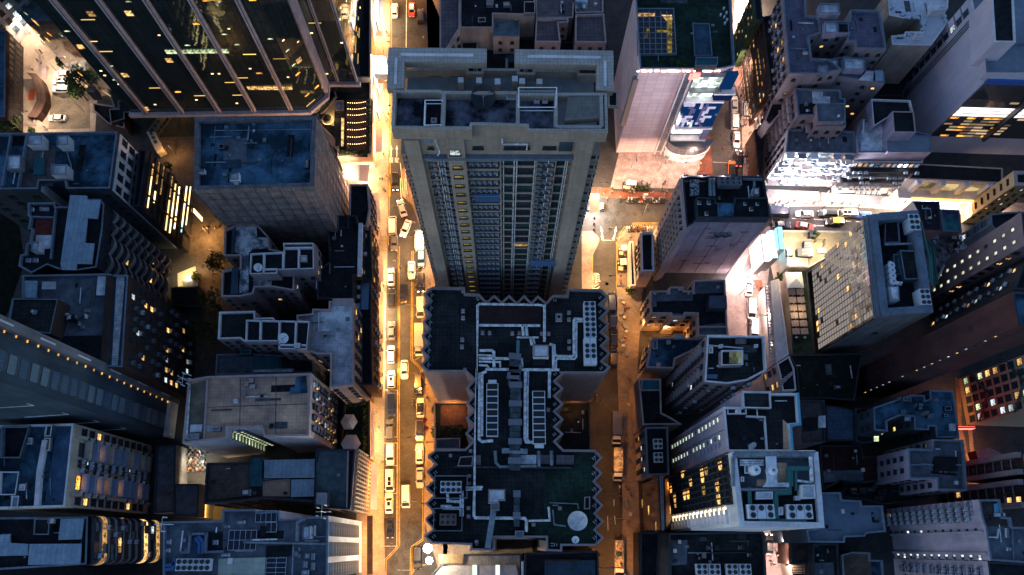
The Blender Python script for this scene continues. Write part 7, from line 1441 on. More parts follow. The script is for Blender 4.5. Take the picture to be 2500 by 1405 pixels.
def truck(t, x, y, d, label, L=6.2, boxc='cargo', cabc='white', load=None, group=G2, cat='lorry', hb=2.1, w=2.1):
    q = P(t, x, y, 2.2); th = thing('box_truck' if not load else 'flatbed_lorry', label, cat, (q.x, q.y, 0), heading(t, x, y, *d), group); c0 = L/2
    b = MB(); b.box((-.9, 0, .45), (L-1.9, w*.5, .25), BLK); link('chassis', b.mesh('chassis'), th)
    b = loft([(c0-1.7, w/2-.06, .5, 1.4, 2.2), (c0-.9, w/2-.04, .45, 1.5, 2.3), (c0-.35, w/2-.06, .45, 1.2, 1.6), (c0, w/2-.14, .5, .9, 1.1)], PT[cabc]); link('cab', b.mesh('cab'), th)
    b = MB(); frust((c0-.95, c0-.93, c0-.82, c0-.3), (w/2-.1, w/2-.2), (1.55, 2.25), b, CGL); link('windscreen', b.mesh('windscreen'), th)
    if not load:
        b = MB(); b.box((-.95, 0, .7), (L-1.9, w, hb), PT[boxc]); 
        for i in range(5): b.box((-.95-(L-2.2)/2+(L-2.2)*i/4, 0, .7+hb), (.08, w-.05, .03), PT[boxc])
        link('cargo_box', b.mesh('cargo_box'), th)
    else:
        b = MB(); b.box((-.95, 0, .7), (L-1.9, w, .15), PT['cargo'])
        for s in (-1, 1): b.box((-.95, s*(w/2-.04), .85), (L-1.9, .08, .6), STEEL)
        link('load_bed', b.mesh('load_bed'), th)
        for i in range(7): b = MB(); s_ = .5+.5*R_.random(); b.box((0, 0, 0), (s_, s_*.8, .5+.6*R_.random()), R_.choice(load)); link('sack', b.mesh('sack'), th, (-L/2+.6+i*(L-2.9)/6, R_.uniform(-.4, .4), .86), R_.random())
    M_ = vmeshes('van')
    for sx in (-L*.32, c0-.9):
        for s in (-1, 1): link('wheel', M_['wheel'], th, (sx, s*(w/2-.14), .34))
    for s in (-1, 1): link('headlight', M_['headlight'], th, (c0-.06, s*.65, .8)); link('tail_light', M_['tail_light'], th, (-L/2+.02, s*.7, .7)); link('mirror', M_['mirror'], th, (c0-.5, s*(w/2+.08), 1.6))
    return th
truck('m2', 1468, 1090, DN, 'white box truck against the saw-toothed wall', 7.5, 'white', group='vehicles on the main street'); truck('m2', 1472, 400, UP, 'white lorry half hidden behind the tower edge', 5.6, 'white', group='vehicles on the main street')
truck('b3', 1687, 400, DN, 'dark box truck with white cab on the dim side street', 7.2, 'grey', 'white'); truck('b3', 1695, 650, DN, 'pale stained box truck below the dark one', 7.2); truck('b3', 1706, 1290, DN, 'flatbed lorry heaped with sacks at the lower end of the side street', 7.6, load=[PT['cargo'], PT['white'], PT['teal'], PT['beige']]); truck('m5', 158, 322, RT_, 'navy canvas lorry behind the lavender office block', 5.4, 'navy', 'navy', group=G4)
def minibus(t, x, y, d, label):
    q = P(t, x, y, 2.6); th = thing('minibus', label, 'bus', (q.x, q.y, 0), heading(t, x, y, *d), None); b = loft([(-3.6, 1.0, .5, 1.5, 2.6), (-3.4, 1.08, .4, 1.7, 2.75), (2.9, 1.08, .4, 1.7, 2.75), (3.4, 1.02, .42, 1.4, 2.4), (3.6, .9, .5, 1.0, 1.5)], PT['beige']); link('body', b.mesh('body'), th)
    b = MB(); frust((2.95, 2.9, 3.0, 3.58), (.95, .85), (1.6, 2.55), b, CGL); link('windscreen', b.mesh('windscreen'), th)
    for s in (-1, 1):
        for i in range(5): b = MB(); b.box((-2.8+i*1.25, s*1.07, 1.45), (1.0, .08, .8), CGL); link('window', b.mesh('window'), th)
    for i in range(3): b = MB(); b.box((-2.4+i*1.4, 0, 2.75), (.8, .7, .18), FRD); link('roof_hatch', b.mesh('roof_hatch'), th)
    for sx in (-2.2, 2.2):
        for s in (-1, 1): link('wheel', vmeshes('van')['wheel'], th, (sx, s*.98, .34))
    for s in (-1, 1): link('headlight', vmeshes('van')['headlight'], th, (3.55, s*.65, .9)); link('tail_light', vmeshes('van')['tail_light'], th, (-3.6, s*.75, 1.0))
minibus('a1', 1110, 1010, (5, 10), 'beige minibus with roof hatches parked at an angle in the back alley')
# motorbikes
def bike_parts():
    if 'bike' in _CM: return _CM['bike']
    r = {}; b = MB(); b.lathe([(.26, -.06), (.29, 0), (.26, .06)], BLK, n=12); b.v = [(x, z, y) for x, y, z in b.v]; r['wheel'] = b.mesh('wheel')
    b = loft([(-.75, .06, .5, .62, .74), (-.4, .16, .35, .6, .72), (.1, .14, .3, .6, .7), (.35, .17, .4, .8, .92), (.55, .1, .5, .8, .9)], PT['white']); r['body'] = b.mesh('body')
    b = MB(); b.box((-.35, 0, .72), (.75, .26, .1), BLK, tz=.85); r['seat'] = b.mesh('seat')
    b = MB(); b.tube([(.42, -.36, 1.0), (.52, -.12, .98), (.52, .12, .98), (.42, .36, 1.0)], .025, STEEL, 5); b.tube([(.52, 0, .95), (.68, 0, .3)], .035, STEEL, 5); r['handlebar'] = b.mesh('handlebar')
    b = MB(); b.box((.66, 0, .78), (.12, .2, .16), HL, tz=.8); r['headlight'] = b.mesh('headlight'); _CM['bike'] = r; return r
def bike(t, x, y, rz, col, label, group):
    q = P(t, x, y, .5); th = thing('motorbike', label, 'motorbike', (q.x, q.y, .0 if t != 'c4' else .0), rz, group); M_ = bike_parts()
    for sx in (-.62, .66): link('wheel', M_['wheel'], th, (sx, 0, .29))
    setm(link('body', M_['body'], th), PT[col])
    for n in ('seat', 'handlebar', 'headlight'): link(n, M_[n], th)
cl_ = ['black', 'black', 'grey', 'navy', 'silver', 'red', 'white', 'orange']
for i in range(24): bike('c4', 470+i*18.6, 322+(i*3.1) % 9, PI/2+R_.uniform(-.2, .2)+(PI if R_.random() < .3 else 0), R_.choice(cl_), 'motorbike in the long row below the plaza planter', 'motorbikes parked in the row below the plaza')
for i in range(13): bike('c4', 478+i*23, 652+R_.uniform(-4, 4), PI/2+R_.uniform(-.25, .25), R_.choice(cl_+['white', 'silver']), 'motorbike in the short row at the corner of the white-fronted house', 'motorbikes parked in the short row by the side street')
for i in range(14): bike('b1', 1275+(i % 5)*26+R_.random()*10, 575+(i//5)*48+R_.random()*16, R_.random()*6, R_.choice(cl_), 'motorbike jumbled in the chequered yard', 'motorbikes in the chequered yard')
for t, x, y, lb in (('m4', 320, 245, 'lone motorbike with upright rider gear at the brick kerb'), ('b3', 1545, 200, 'motorbike alone at the shadowed kerb'), ('b3', 1705, 815, 'motorbike behind the pale stained box truck'), ('b3', 1710, 885, 'motorbike below the pale box truck, second of two'), ('m4', 322, 815, 'motorbike by the stalls of the side street'), ('m4', 350, 990, 'motorbike beside the dark parked cars')): bike(t, x, y, PI/2+R_.uniform(-.3, .3), R_.choice(cl_), lb, None)
# ================================================================== PEOPLE (walking figures, one continuous body each)
SKIN = plain('skin', (.5, .32, .24), .6); HAIR = plain('hair_black', (.012, .01, .01), .6)
CLO = [plain('cloth%d' % i, c, .85) for i, c in enumerate([(.5, .5, .52), (.03, .03, .035), (.05, .08, .2), (.35, .06, .05), (.2, .18, .16), (.55, .45, .35), (.1, .2, .25)])]; TRS = [plain('trouser%d' % i, c, .85) for i, c in enumerate([(.02, .022, .03), (.05, .06, .1), (.15, .13, .11)])]
def figure(st, arm):
    """skeleton grown into one skin; st: stride, arm: arm swing"""
    J = [((0, 0, .95), .13), ((0, 0, 1.18), .12), ((0, 0, 1.4), .13), ((0, 0, 1.5), .055), ((.02, 0, 1.58), .075), ((.02, 0, 1.7), .08)]
    E_ = [(0, 1), (1, 2), (2, 3), (3, 4), (4, 5)]
    def add(par, pts):
        i = par
        for p, r in pts: J.append((p, r)); E_.append((i, len(J)-1)); i = len(J)-1
        return i
    for s in (-1, 1):
        k = s*st
        add(0, [((0, s*.1, .88), .095), ((k*.18+.03, s*.1, .5), .065), ((k*.34-(.06 if k < 0 else 0), s*.1, .09), .045), ((k*.34+.13, s*.11, .045), .04)])
        w = add(2, [((0, s*.19, 1.39), .06), ((-k*arm*.12, s*.24, 1.12), .042), ((-k*arm*.28+.06, s*.23, .9), .032)])
        h = add(w, [((-k*arm*.31+.08, s*.225, .84), .03)])
        for f, (ox, oy, l) in enumerate(((.03, -.02, .07), (.015, -.01, .085), (0, 0, .09), (-.012, .01, .075))): J.append(((-k*arm*.33+.08+ox, s*.22+oy, .84-l), .009)); E_.append((h, len(J)-1))
        J.append(((-k*arm*.31+.13, s*.2, .81), .01)); E_.append((w, len(J)-1))
    me = bpy.data.meshes.new('person'); me.from_pydata([j[0] for j in J], E_, []); o = bpy.data.objects.new('tmp', me); COL.objects.link(o)
    o.modifiers.new('s', 'SKIN'); 
    for i, v in enumerate(me.skin_vertices[0].data): v.radius = (J[i][1], J[i][1]*(1.25 if i in (1, 2) else 1)); v.use_root = i == 0
    bpy.context.view_layer.update(); me2 = bpy.data.meshes.new_from_object(o.evaluated_get(bpy.context.evaluated_depsgraph_get())); bpy.data.objects.remove(o)
    for m_ in (SKIN, CLO[0], TRS[0], BLK): me2.materials.append(m_)
    for p in me2.polygons: z = p.center.z; y = abs(p.center.y); p.material_index = 3 if z < .08 else 2 if z < .93 and y < .19 else (0 if z > 1.47 or (y > .18 and z < 1.15) else 1)
    return me2
FIG = [figure(1, 1), figure(-.8, .9), figure(.35, .3)]
hb = MB(); hb.lathe([(.098, 0), (.1, .06), (.085, .12), (.04, .15)], HAIR, (0, 0, 0), 10); HRM = hb.mesh('hair')
fb = MB(); fb.box((.09, 0, -.03), (.04, .025, .05), SKIN, tz=.6); fb.box((.085, -.035, .02), (.02, .02, .012), BLK); fb.box((.085, .035, .02), (.02, .02, .012), BLK); fb.box((.085, 0, -.075), (.02, .05, .01), plain('lip', (.35, .12, .1))); fb.box((0, -.095, -.03), (.03, .02, .06), SKIN); fb.box((0, .095, -.03), (.03, .02, .06), SKIN); FCM = fb.mesh('face')
def people(t, pts, label, group, z=.13):
    for q in pts.split():
        x, y = map(float, q.split(',')); p = P(t, x, y, 1.)
        th = link('person', R_.choice(FIG), None, (p.x, p.y, z), R_.random()*6.28); tag(th, label, 'person', group)
        th.material_slots[1].link = 'OBJECT'; th.material_slots[1].material = R_.choice(CLO); th.material_slots[2].link = 'OBJECT'; th.material_slots[2].material = R_.choice(TRS)
        link('hair', HRM, th, (.015, 0, 1.67)); link('face', FCM, th, (.02, 0, 1.66)); s = R_.uniform(.93, 1.05); th.scale = (s, s, s)
people('a2', '1003,225 1012,245 1000,580 1010,850 1018,810 985,1100 960,1280 975,1275 1005,1258 985,1350 995,1357 1270,272', 'pedestrian on the upper main street pavements', 'pedestrians on the upper main street')
people('m2', '1300,555 1338,597 1320,490 1437,290 1220,605 1225,720 1230,1020 1245,1095 1215,1155 1530,680 1293,180 1222,60 1235,72', 'pedestrian beside the glowing shop fronts of the main street', 'pedestrians on the middle main street')
people('b3', '300,215 303,240 393,185 398,200 68,393 48,300 40,370 88,635 150,1215 153,1185 60,30', 'pedestrian on the lower main street', 'pedestrians on the lower main street')
people('m4', '1255,585 1235,660 1215,690 1240,735 1270,765 1250,850 1285,855 1280,890 1265,995 1205,1105 1320,1090 1268,640 1228,675', 'pedestrian in the pink lane', 'pedestrians in the pink lane')
people('a3', '1765,160 1770,245 1785,330 1790,215 1755,300 1800,900 1820,890 1825,1060 1840,1100 1850,1150 1830,1170 1865,1150 1810,1110 1835,1190 1765,60 1760,180 1850,950 1845,1215 1868,1185', 'pedestrian on the bright lane beside the mall', 'pedestrians on the bright lane')
people('a3', '1655,1060 1460,1105 1495,1170 1395,1155 1380,1250 1475,1235 1485,1240 1240,1300 1140,1310 1075,1300 1360,1110', 'pedestrian crossing the pink plaza', 'pedestrians on the plaza')
people('c4', '445,118 585,128 605,128 650,124 700,134 720,150 885,140 505,230 555,240 770,230 735,245 920,240 905,260 930,225 250,310 205,250 300,230 520,730 515,752 400,755 455,190 890,205 870,195', 'pedestrian by the planter and motorbikes below the plaza', 'pedestrians around the motorbike row')
people('m5', '385,270 335,262 250,255 450,300 580,270 695,285 590,295 510,270 900,260 960,265 1010,262 640,262 210,262 150,258 120,270', 'pedestrian on the cross-street pavement', 'pedestrians on the cross street')
people('a1', '265,370 290,372 265,430 225,490 300,575 320,915 415,872 300,300', 'person in the courtyard', 'people in the courtyard'); people('b4', '1370,1160 1350,1310 1380,1240 1390,1270 1360,1330 395,545 360,500 445,1350 180,1270 375,822', 'pedestrian on the dim lower streets', 'pedestrians on the lower side streets')
people('a4', '20,330 60,555 15,620 40,640 25,690 70,1050 85,1100 60,1110 75,1140 90,1160 65,1170 20,230', 'pedestrian passing the scaffolded shop houses', 'pedestrians by the scaffolded houses'); people('m1', '1420,330 1480,325 1440,480 1400,340 1465,690', 'person in the back alley', 'people in the back alley')
# ================================================================== ROOFTOP PLANT
def fanmesh(r):
    k = ('fan', round(r, 2))
    if k in _CM: return _CM[k]
    b = MB(); b.lathe([(r, 0), (r, .12), (r*.9, .14), (r*.88, .04)], STEEL, n=18, cap=False); b.lathe([(r*.88, .03), (r*.88, .04)], FAND, n=18); b.lathe([(r*.2, .05), (r*.2, .1)], FANB, n=10)
    for i in range(5):
        a = i*2*PI/5; c, s = math.cos(a), math.sin(a); c2, s2 = math.cos(a+.6), math.sin(a+.6); b.face([(r*.2*c, r*.2*s, .07), (r*.82*c, r*.82*s, .05), (r*.82*c2, r*.82*s2, .09), (r*.2*c2, r*.2*s2, .09)], FANB)
    _CM[k] = b.mesh('fan'); return _CM[k]
def cooler(poly, z, hh, nx, ny, label, casing=WPN, skip=(), group='roof cooling units', frame=False, pad=.0):
    """poly: the four corners of the top; fans nx by ny"""
    p = PL(poly, z+hh); c = sum(p, Vector((0, 0, 0)))/4; ex_ = (p[1]+p[2]-p[0]-p[3])/2; ey_ = (p[2]+p[3]-p[0]-p[1])/2; w, d = ex_.length, ey_.length; rz = math.atan2(ex_.y, ex_.x)
    th = thing('cooling_unit', label, 'cooling unit', (c.x, c.y, z), rz, group); b = MB(); b.box((0, 0, .25), (w, d, hh-.25), casing)
    for sx in (-1, 1):
        for sy in (-1, 1): b.box((sx*(w/2-.15), sy*(d/2-.15), 0), (.15, .15, .25), STEEL)
    for i in range(1, nx): b.box((-w/2+w*i/nx, 0, hh), (.04, d, .02), FRD)
    link('casing', b.mesh('casing'), th); r = min(w/nx, d/ny)*.42; me = fanmesh(r)
    for i in range(nx):
        for j in range(ny):
            if (i, j) in skip: continue
            link('fan', me, th, (-w/2+w*(i+.5)/nx, d/2-d*(j+.5)/ny if ey_.y < 0 else -d/2+d*(j+.5)/ny, hh))
    if frame:
        b = MB(); W2, D2 = w/2+1.0, d/2+.9
        for i in range(13): x = -W2+2*W2*i/12; b.tube([(x, -D2, .1), (x, -D2, hh+.2)], .06, PIPD, 4); b.tube([(x, D2, .1), (x, D2, hh+.2)], .06, PIPD, 4)
        for s in (-1, 1): b.box((0, s*D2, hh*.5), (2*W2, .08, .1), PIPD); b.box((0, s*D2, hh+.2), (2*W2, .1, .1), PIPD); b.box((s*W2, 0, hh+.2), (.1, 2*D2, .1), PIPD); b.box((s*W2, 0, .5), (.08, 2*D2, hh-.4), WNV)
        link('screen', b.mesh('screen'), th)
    return th
ZR = 39.1
cooler('m3:1199,832 1278,832 1280,1080 1197,1080', ZR, 2.2, 2, 7, 'long white cooling unit with fourteen fans on the saw-toothed roof'); cooler('m3:1199,1082 1282,1082 1284,1262 1197,1262', ZR, 2.2, 2, 5, 'white cooling unit with six fans, lower of the long pair', skip=((0, 0), (1, 0), (0, 4), (1, 4)))
cooler('b3:487,765 630,765 630,845 487,845', ZR, 1.6, 4, 2, 'eight-fan cooler inside a blue screen on the saw-toothed roof', frame=True); cooler('b3:482,987 595,987 595,1066 482,1066', ZR, 1.6, 3, 2, 'rusty six-fan cooler inside a blue screen on the saw-toothed roof', casing=mat('rusty_casing', (.4, .2, .13), .7, .4, 1.), frame=True)
for s_, lb in (('b3:800,100 880,100 880,460 798,460', 'long black-celled cooler rack left of the duct spine'), ('b3:1114,152 1200,152 1200,512 1114,512', 'long black-celled cooler rack right of the duct spine')):
    p = PL(s_, ZR+1.6); c = sum(p, Vector((0, 0, 0)))/4; w = (p[1]-p[0]).length; d = (p[3]-p[0]).length; th = thing('cooler_rack', lb, 'cooling unit', (c.x, c.y, ZR), 0, 'roof cooling units'); b = MB(); b.box((0, 0, .2), (w, d, 1.3), WPN); link('frame', b.mesh('frame'), th)
    for i in range(8): b = MB(); b.box((0, -d/2+d*(i+.5)/8, 1.5), (w-.25, d/8-.22, .03), FAND); link('louvre_panel', b.mesh('louvre_panel'), th)
    b = MB(); b.box((0, d/2+.35 if s_[3] == '8' else -d/2-.35, .3), (w*.7, .6, 1.1), WPN); link('control_box', b.mesh('control_box'), th)
cooler('m4:1000,90 1156,90 1155,145 1000,145', 33.3, 2.4, 4, 2, 'grey eight-fan cooling unit on the lavender office block', casing=WGR)
cooler('b4:1188,924 1366,922 1368,1020 1190,1020', 54.9, 1.8, 3, 2, 'white five-fan cooling unit, left one on the plant roof', skip=((1, 1),)); cooler('b4:1456,924 1624,922 1626,1022 1458,1022', 54.9, 1.8, 3, 2, 'white five-fan cooling unit, right one on the plant roof', skip=((1, 1),))
cooler('b4:545,478 605,478 605,545 545,545', 14.3, 1.5, 2, 2, 'upper square four-fan cooler on the small dark roof'); cooler('b4:548,570 608,570 608,637 548,637', 14.3, 1.5, 2, 2, 'lower square four-fan cooler on the small dark roof')
for x, lb in ((835, 'outermost left four-fan cooler on the broad dark roof'), (922, 'second four-fan cooler from the left on the broad dark roof'), (1040, 'third four-fan cooler from the left on the broad dark roof'), (1130, 'rightmost four-fan cooler on the broad dark roof')): cooler('b4:%d,1328 %d,1328 %d,1402 %d,1402' % (x, x+78, x+78, x), 21.2, 1.5, 2, 2, lb)
cooler('b2:82,1292 316,1292 316,1376 80,1376', 34.1, 1.6, 6, 2, 'white twelve-fan cooling unit beside the solar panels')
cooler('m5:1035,345 1105,345 1115,455 1045,455', 31, 3.2, 2, 3, 'white six-fan cooling unit at the upper end of the hotel roof'); cooler('m5:1112,858 1180,858 1190,968 1120,968', 31, 3.2, 2, 3, 'white six-fan cooling unit at the lower end of the hotel roof')
def dish(t, x, y, z, r, label, rz=0., tilt=.35, m_=WPN, mesh_=False):
    q = P(t, x, y, z+1); th = thing('satellite_dish', label, 'satellite dish', (q.x, q.y, z), rz); b = MB(); b.tube([(0, 0, 0), (0, 0, .9)], .08, STEEL, 6); b.box((0, 0, 0), (.8, .8, .12), STEEL); link('mount', b.mesh('mount'), th)
    b = MB(); n = 24; pr = [(r*i/6, .25*r*(i/6)**2) for i in range(7)]; b.lathe(pr, m_, n=n, cap=False); b.lathe([(a, c-.06) for a, c in pr], m_, n=n, cap=False); o = link('reflector', b.mesh('reflector', smooth=True), th, (0, 0, .9)); o.rotation_euler = (tilt, 0, 0)
    b = MB(); b.tube([(0, -r*.7, .2*r), (0, 0, r*.75)], .04, STEEL, 4); b.tube([(r*.6, r*.4, .2*r), (0, 0, r*.75)], .04, STEEL, 4); b.box((0, 0, r*.72), (.18, .18, .25), STEEL); f = link('feed_arm', b.mesh('feed_arm'), th, (0, 0, .9)); f.rotation_euler = (tilt, 0, 0)
dish('b3', 1418, 1030, ZR, 1.75, 'great white satellite dish on the green end of the saw-toothed roof', m_=mat('dish_white', (.62, .6, .6), .5, .2, .8)); dish('b3', 1404, 1162, ZR, .65, 'small white dish beside the great one'); dish('m2', 365, 597, 27.5, .9, 'oval white dish in the stair tower with peeling roof', .4, .6); dish('m2', 540, 1083, 27.2, 1.05, 'ribbed grey dish on the ringed stair tower'); dish('b4', 1212, 522, 47, .8, 'tilted white dish on the stepped dark roof', .5, .9)
dish('c1', 1125, 545, 92.6, 1.6, 'big black mesh dish on the tower roof edge', 0, .5, plain('mesh_black', (.012, .014, .016), .7)); dish('m1', 220, 898, 39.4, .3, 'tiny white dome dish on the brown penthouse', 0, 0)
for s_ in ('c1:833,323 896,323 897,383 833,383', 'c1:1041,325 1105,325 1106,390 1041,390', 'c1:1254,338 1318,338 1320,405 1254,405', 'c1:1452,307 1518,307 1518,370 1452,370', 'c2:223,333 290,333 290,398 223,398', 'c2:421,341 487,341 488,400 421,400'): tw.hut(s_, 2.0, WCR, WPN, 'vent_cowl', z=89.65, ph=0)
def solar(poly, z, nx, ny, label):
    p = PL(poly, z+.5); c = sum(p, Vector((0, 0, 0)))/4; w = (p[1]-p[0]).length; d = (p[3]-p[0]).length; th = thing('solar_array', label, 'solar panel', (c.x, c.y, z), math.atan2((p[1]-p[0]).y, (p[1]-p[0]).x), 'solar arrays on the office roof'); b = MB()
    for i in range(nx+1): b.box((-w/2+w*i/nx, 0, .3), (.06, d, .08), WPN)
    for j in range(ny+1): b.box((0, -d/2+d*j/ny, .3), (w, .06, .085), WPN)
    for sx in (-.45, .45):
        for sy in (-.45, .45): b.box((w*sx, d*sy, 0), (.1, .1, .3), STEEL)
    link('rack', b.mesh('rack'), th)
    for i in range(nx):
        for j in range(ny): b = MB(); b.box((-w/2+w*(i+.5)/nx, -d/2+d*(j+.5)/ny, .36), (w/nx-.08, d/ny-.08, .04), plain('solar_cell', (.006, .01, .028), .12)); link('panel', b.mesh('panel'), th)
solar('b2:438,1100 626,1098 626,1232 436,1234', 34.1, 5, 2, 'largest solar array, in the middle of the office roof'); solar('b2:693,1288 827,1286 826,1420 692,1420', 34.1, 2, 4, 'solar array at the lower edge beside the pale skylight'); solar('b2:622,968 764,965 764,1040 622,1044', 34.1, 4, 1, 'solar array along the upper parapet'); solar('b2:690,1046 764,1045 764,1110 690,1112', 34.1, 2, 1, 'small square solar array below the parapet one')
# round tanks on the hotel roof, antennas
for i in range(4): q = P('m5', 922+i*4, 693+i*37, 33.5); th = thing('water_tank', ['round white tank, uppermost of the hotel roof stack', 'round white tank, second down on the hotel roof', 'round white tank, third down on the hotel roof', 'round white tank, lowest of the hotel roof stack'][i], 'tank', (q.x, q.y, 31.), 0, 'round tanks on the hotel roof'); b = MB(); b.lathe([(.75, 0), (.78, 1.), (.75, 2.2), (.4, 2.45)], WPN, n=16); link('shell', b.mesh('shell'), th); b = MB(); b.lathe([(.2, 2.45), (.2, 2.55)], STEEL, n=10); link('lid', b.mesh('lid'), th)
for t, x, y, r, lb in (('b4', 1247, 687, .8, 'round white tank on the plant roof'), ('b4', 1365, 690, .75, 'round pale tank beside the white duct cover')): q = P(t, x, y, 57.5); th = thing('water_tank', lb, 'tank', (q.x, q.y, 54.9)); b = MB(); b.lathe([(r, 0), (r*1.03, 1.), (r, 2.0), (r*.5, 2.3)], WPN, n=16); link('shell', b.mesh('shell'), th); b = MB(); b.lathe([(.2, 2.3), (.2, 2.4)], STEEL, n=10); link('lid', b.mesh('lid'), th)
def mast(t, x, y, z, lb, n=7):
    q = P(t, x, y, z+2); th = thing('antenna', lb, 'antenna', (q.x, q.y, z)); b = MB(); b.tube([(0, 0, 0), (0, 0, 4.2)], .08, WPN, 5); b.tube([(-1.2, 0, 3), (1.2, 0, 3)], .04, WPN, 4); b.tube([(0, -1.2, 3.6), (0, 1.2, 3.6)], .04, WPN, 4); link('pole', b.mesh('pole'), th)
    for i in range(n): a = i*2*PI/n; b = MB(); b.box((1.2*math.cos(a), 1.2*math.sin(a), 1.6), (.22, .14, 1.9), WPN, a); link('panel', b.mesh('panel'), th)
mast('b2', 150, 78, 26, 'bristling white mobile mast at the corner of the tan roof'); mast('b2', 1085, 975, 34, 'white mobile mast leaning over the gap beside the finned wall', 5); mast('b2', 10, 1060, 34, 'mobile mast at the outer corner of the solar roof', 4)
# ================================================================== GREENERY, TERRACES, STREET THINGS
LEAF = [mat('leaf_dark', (.028, .05, .02), .85, .4, 1.), mat('leaf_mid', (.05, .085, .025), .85, .4, 1.), mat('leaf_pale', (.085, .12, .035), .85, .4, 1.)]
def leaves(b, c, rx, ry, rz_, n, s=.35):
    for i in range(n):
        a, u = R_.random()*2*PI, R_.uniform(-1, 1); r = R_.random()**.45; q = math.sqrt(1-u*u); p = Vector((c[0]+rx*r*q*math.cos(a), c[1]+ry*r*q*math.sin(a), c[2]+rz_*r*u))
        n_ = Vector((R_.uniform(-1, 1), R_.uniform(-1, 1), R_.uniform(.2, 1))).normalized(); t = n_.cross(Vector((R_.random(), R_.random(), .1))).normalized(); w = n_.cross(t); k = s*R_.uniform(.6, 1.3)
        b.face([p-t*k, p+w*k*.5, p+t*k, p-w*k*.5], R_.choice(LEAF))
def tree(t, x, y, h, r, label, n=420, z=0, group=None):
    q = P(t, x, y, z+h*.8); th = thing('tree', label, 'tree', (q.x, q.y, z), 0, group); b = MB(); b.tube([(0, 0, 0), (.1, 0, h*.35), (0, .1, h*.7)], [.2, .15, .07], WBR, 6)
    for i in range(5): a = i*1.3; b.tube([(0, 0, h*.4), (r*.5*math.cos(a), r*.5*math.sin(a), h*.7)], [.08, .03], WBR, 4)
    link('trunk', b.mesh('trunk'), th); b = MB()
    for i in range(7): a = i*.9+R_.random(); k = .55*r*R_.random()**.5; leaves(b, (k*math.cos(a), k*math.sin(a), h*(.68+.22*R_.random())), r*.55, r*.55, h*.16, n//7)
    link('crown', b.mesh('crown'), th)
for t, x, y, h, r, lb in (('a1', 450, 440, 7, 2.2, 'dark tree at the foot of the glass tower above the white cars'), ('a1', 505, 560, 7, 2.6, 'leafy tree leaning over the middle courtyard cars'), ('a1', 560, 650, 6, 2.6, 'leafy tree at the corner of the car park'), ('a1', 520, 640, 5, 2.0, 'small tree beside the white off-roader'), ('a1', 60, 890, 6, 4, 'dark tree below the blue-roofed slab'), ('a1', 225, 935, 2.5, 1., 'bright green shrub by the lower steps'), ('a1', 1195, 1180, 3, 1.2, 'lit green shrub in the alley beside the neon block'), ('m1', 1440, 830, 9, 4.2, 'dark tree in the alley below the lit cafe'), ('m1', 1480, 560, 8, 3.2, 'dark tree between alley lights'), ('m1', 1410, 1020, 9, 5, 'black tree mass deep in the alley'), ('m1', 1340, 660, 4, 1.3, 'lit climbing shrub on the cafe wall'), ('m2', 600, 880, 8, 4, 'tree in the dark light well between the tenements'), ('m4', 1430, 775, 5, 1.5, 'palm-like shrub beside the white tent'), ('b3', 455, 270, 4, 1.2, 'lit shrub at the podium edge by the main street'), ('b3', 452, 430, 4, 1.3, 'lit shrub below the red flags'), ('m4', 390, 870, 3, 1.2, 'small tree on the side street pavement'), ('b4', 1510, 905, 3, 1.5, 'dark shrub below the broad plant roof'), ('m5', 385, 500, 12.5, .9, 'potted bush on the cream terrace')): tree(t, x, y, h, r, lb, 420 if r > 1.5 else 200)
def hedge(pts, z, w, hh, label, n=420):
    a, b_ = PL(pts, z+hh); d = b_-a; c = (a+b_)/2; th = link('hedge', None, None, (c.x, c.y, z), math.atan2(d.y, d.x)); tag(th, label, 'hedge'); b = MB(); b.box((0, 0, 0), (d.length, w+.2, .3), WDK); link('planter', b.mesh('planter'), th); b = MB(); k = max(3, int(d.length/1.2))
    for i in range(k): leaves(b, (-d.length/2+d.length*(i+.5)/k, 0, .3+hh*.4), .8, w*.6, hh*.5, n//k, .28)
    link('foliage', b.mesh('foliage'), th)
PZ = 7.15
hedge('a2:885,700 872,1085', PZ, 1.1, 1.3, 'leafy hedge along the street side of the fairy-lit garden'); hedge('a2:665,1085 868,1092', PZ, 1.1, 1.2, 'leafy hedge along the lower side of the fairy-lit garden', 300); hedge('c4:585,172 725,182', .13, 1.2, 1., 'clipped green planter hedge below the plaza', 200); hedge('b2:1235,225 1370,225', 5.4, 2, .8, 'low planting at the upper end of the street-side roof garden', 160); hedge('b3:470,430 640,425', 7.4, 2.6, .8, 'dark planting on the notch podium', 200); hedge('a3:1275,430 1400,470', 37, 1.4, 1., 'planting on the mall roof edge', 160); hedge('b2:1365,250 1362,560', 5.4, 1.2, .9, 'climbing planting beside the glowing canopy', 260)
BULB = glow('fairy_bulb', (1, .62, .25), 5, .1); bm_ = MB(); bm_.lathe([(.02, -.11), (.085, -.05), (.085, .05), (.03, .1)], BULB, n=8); bm_ = bm_.mesh('bulb')
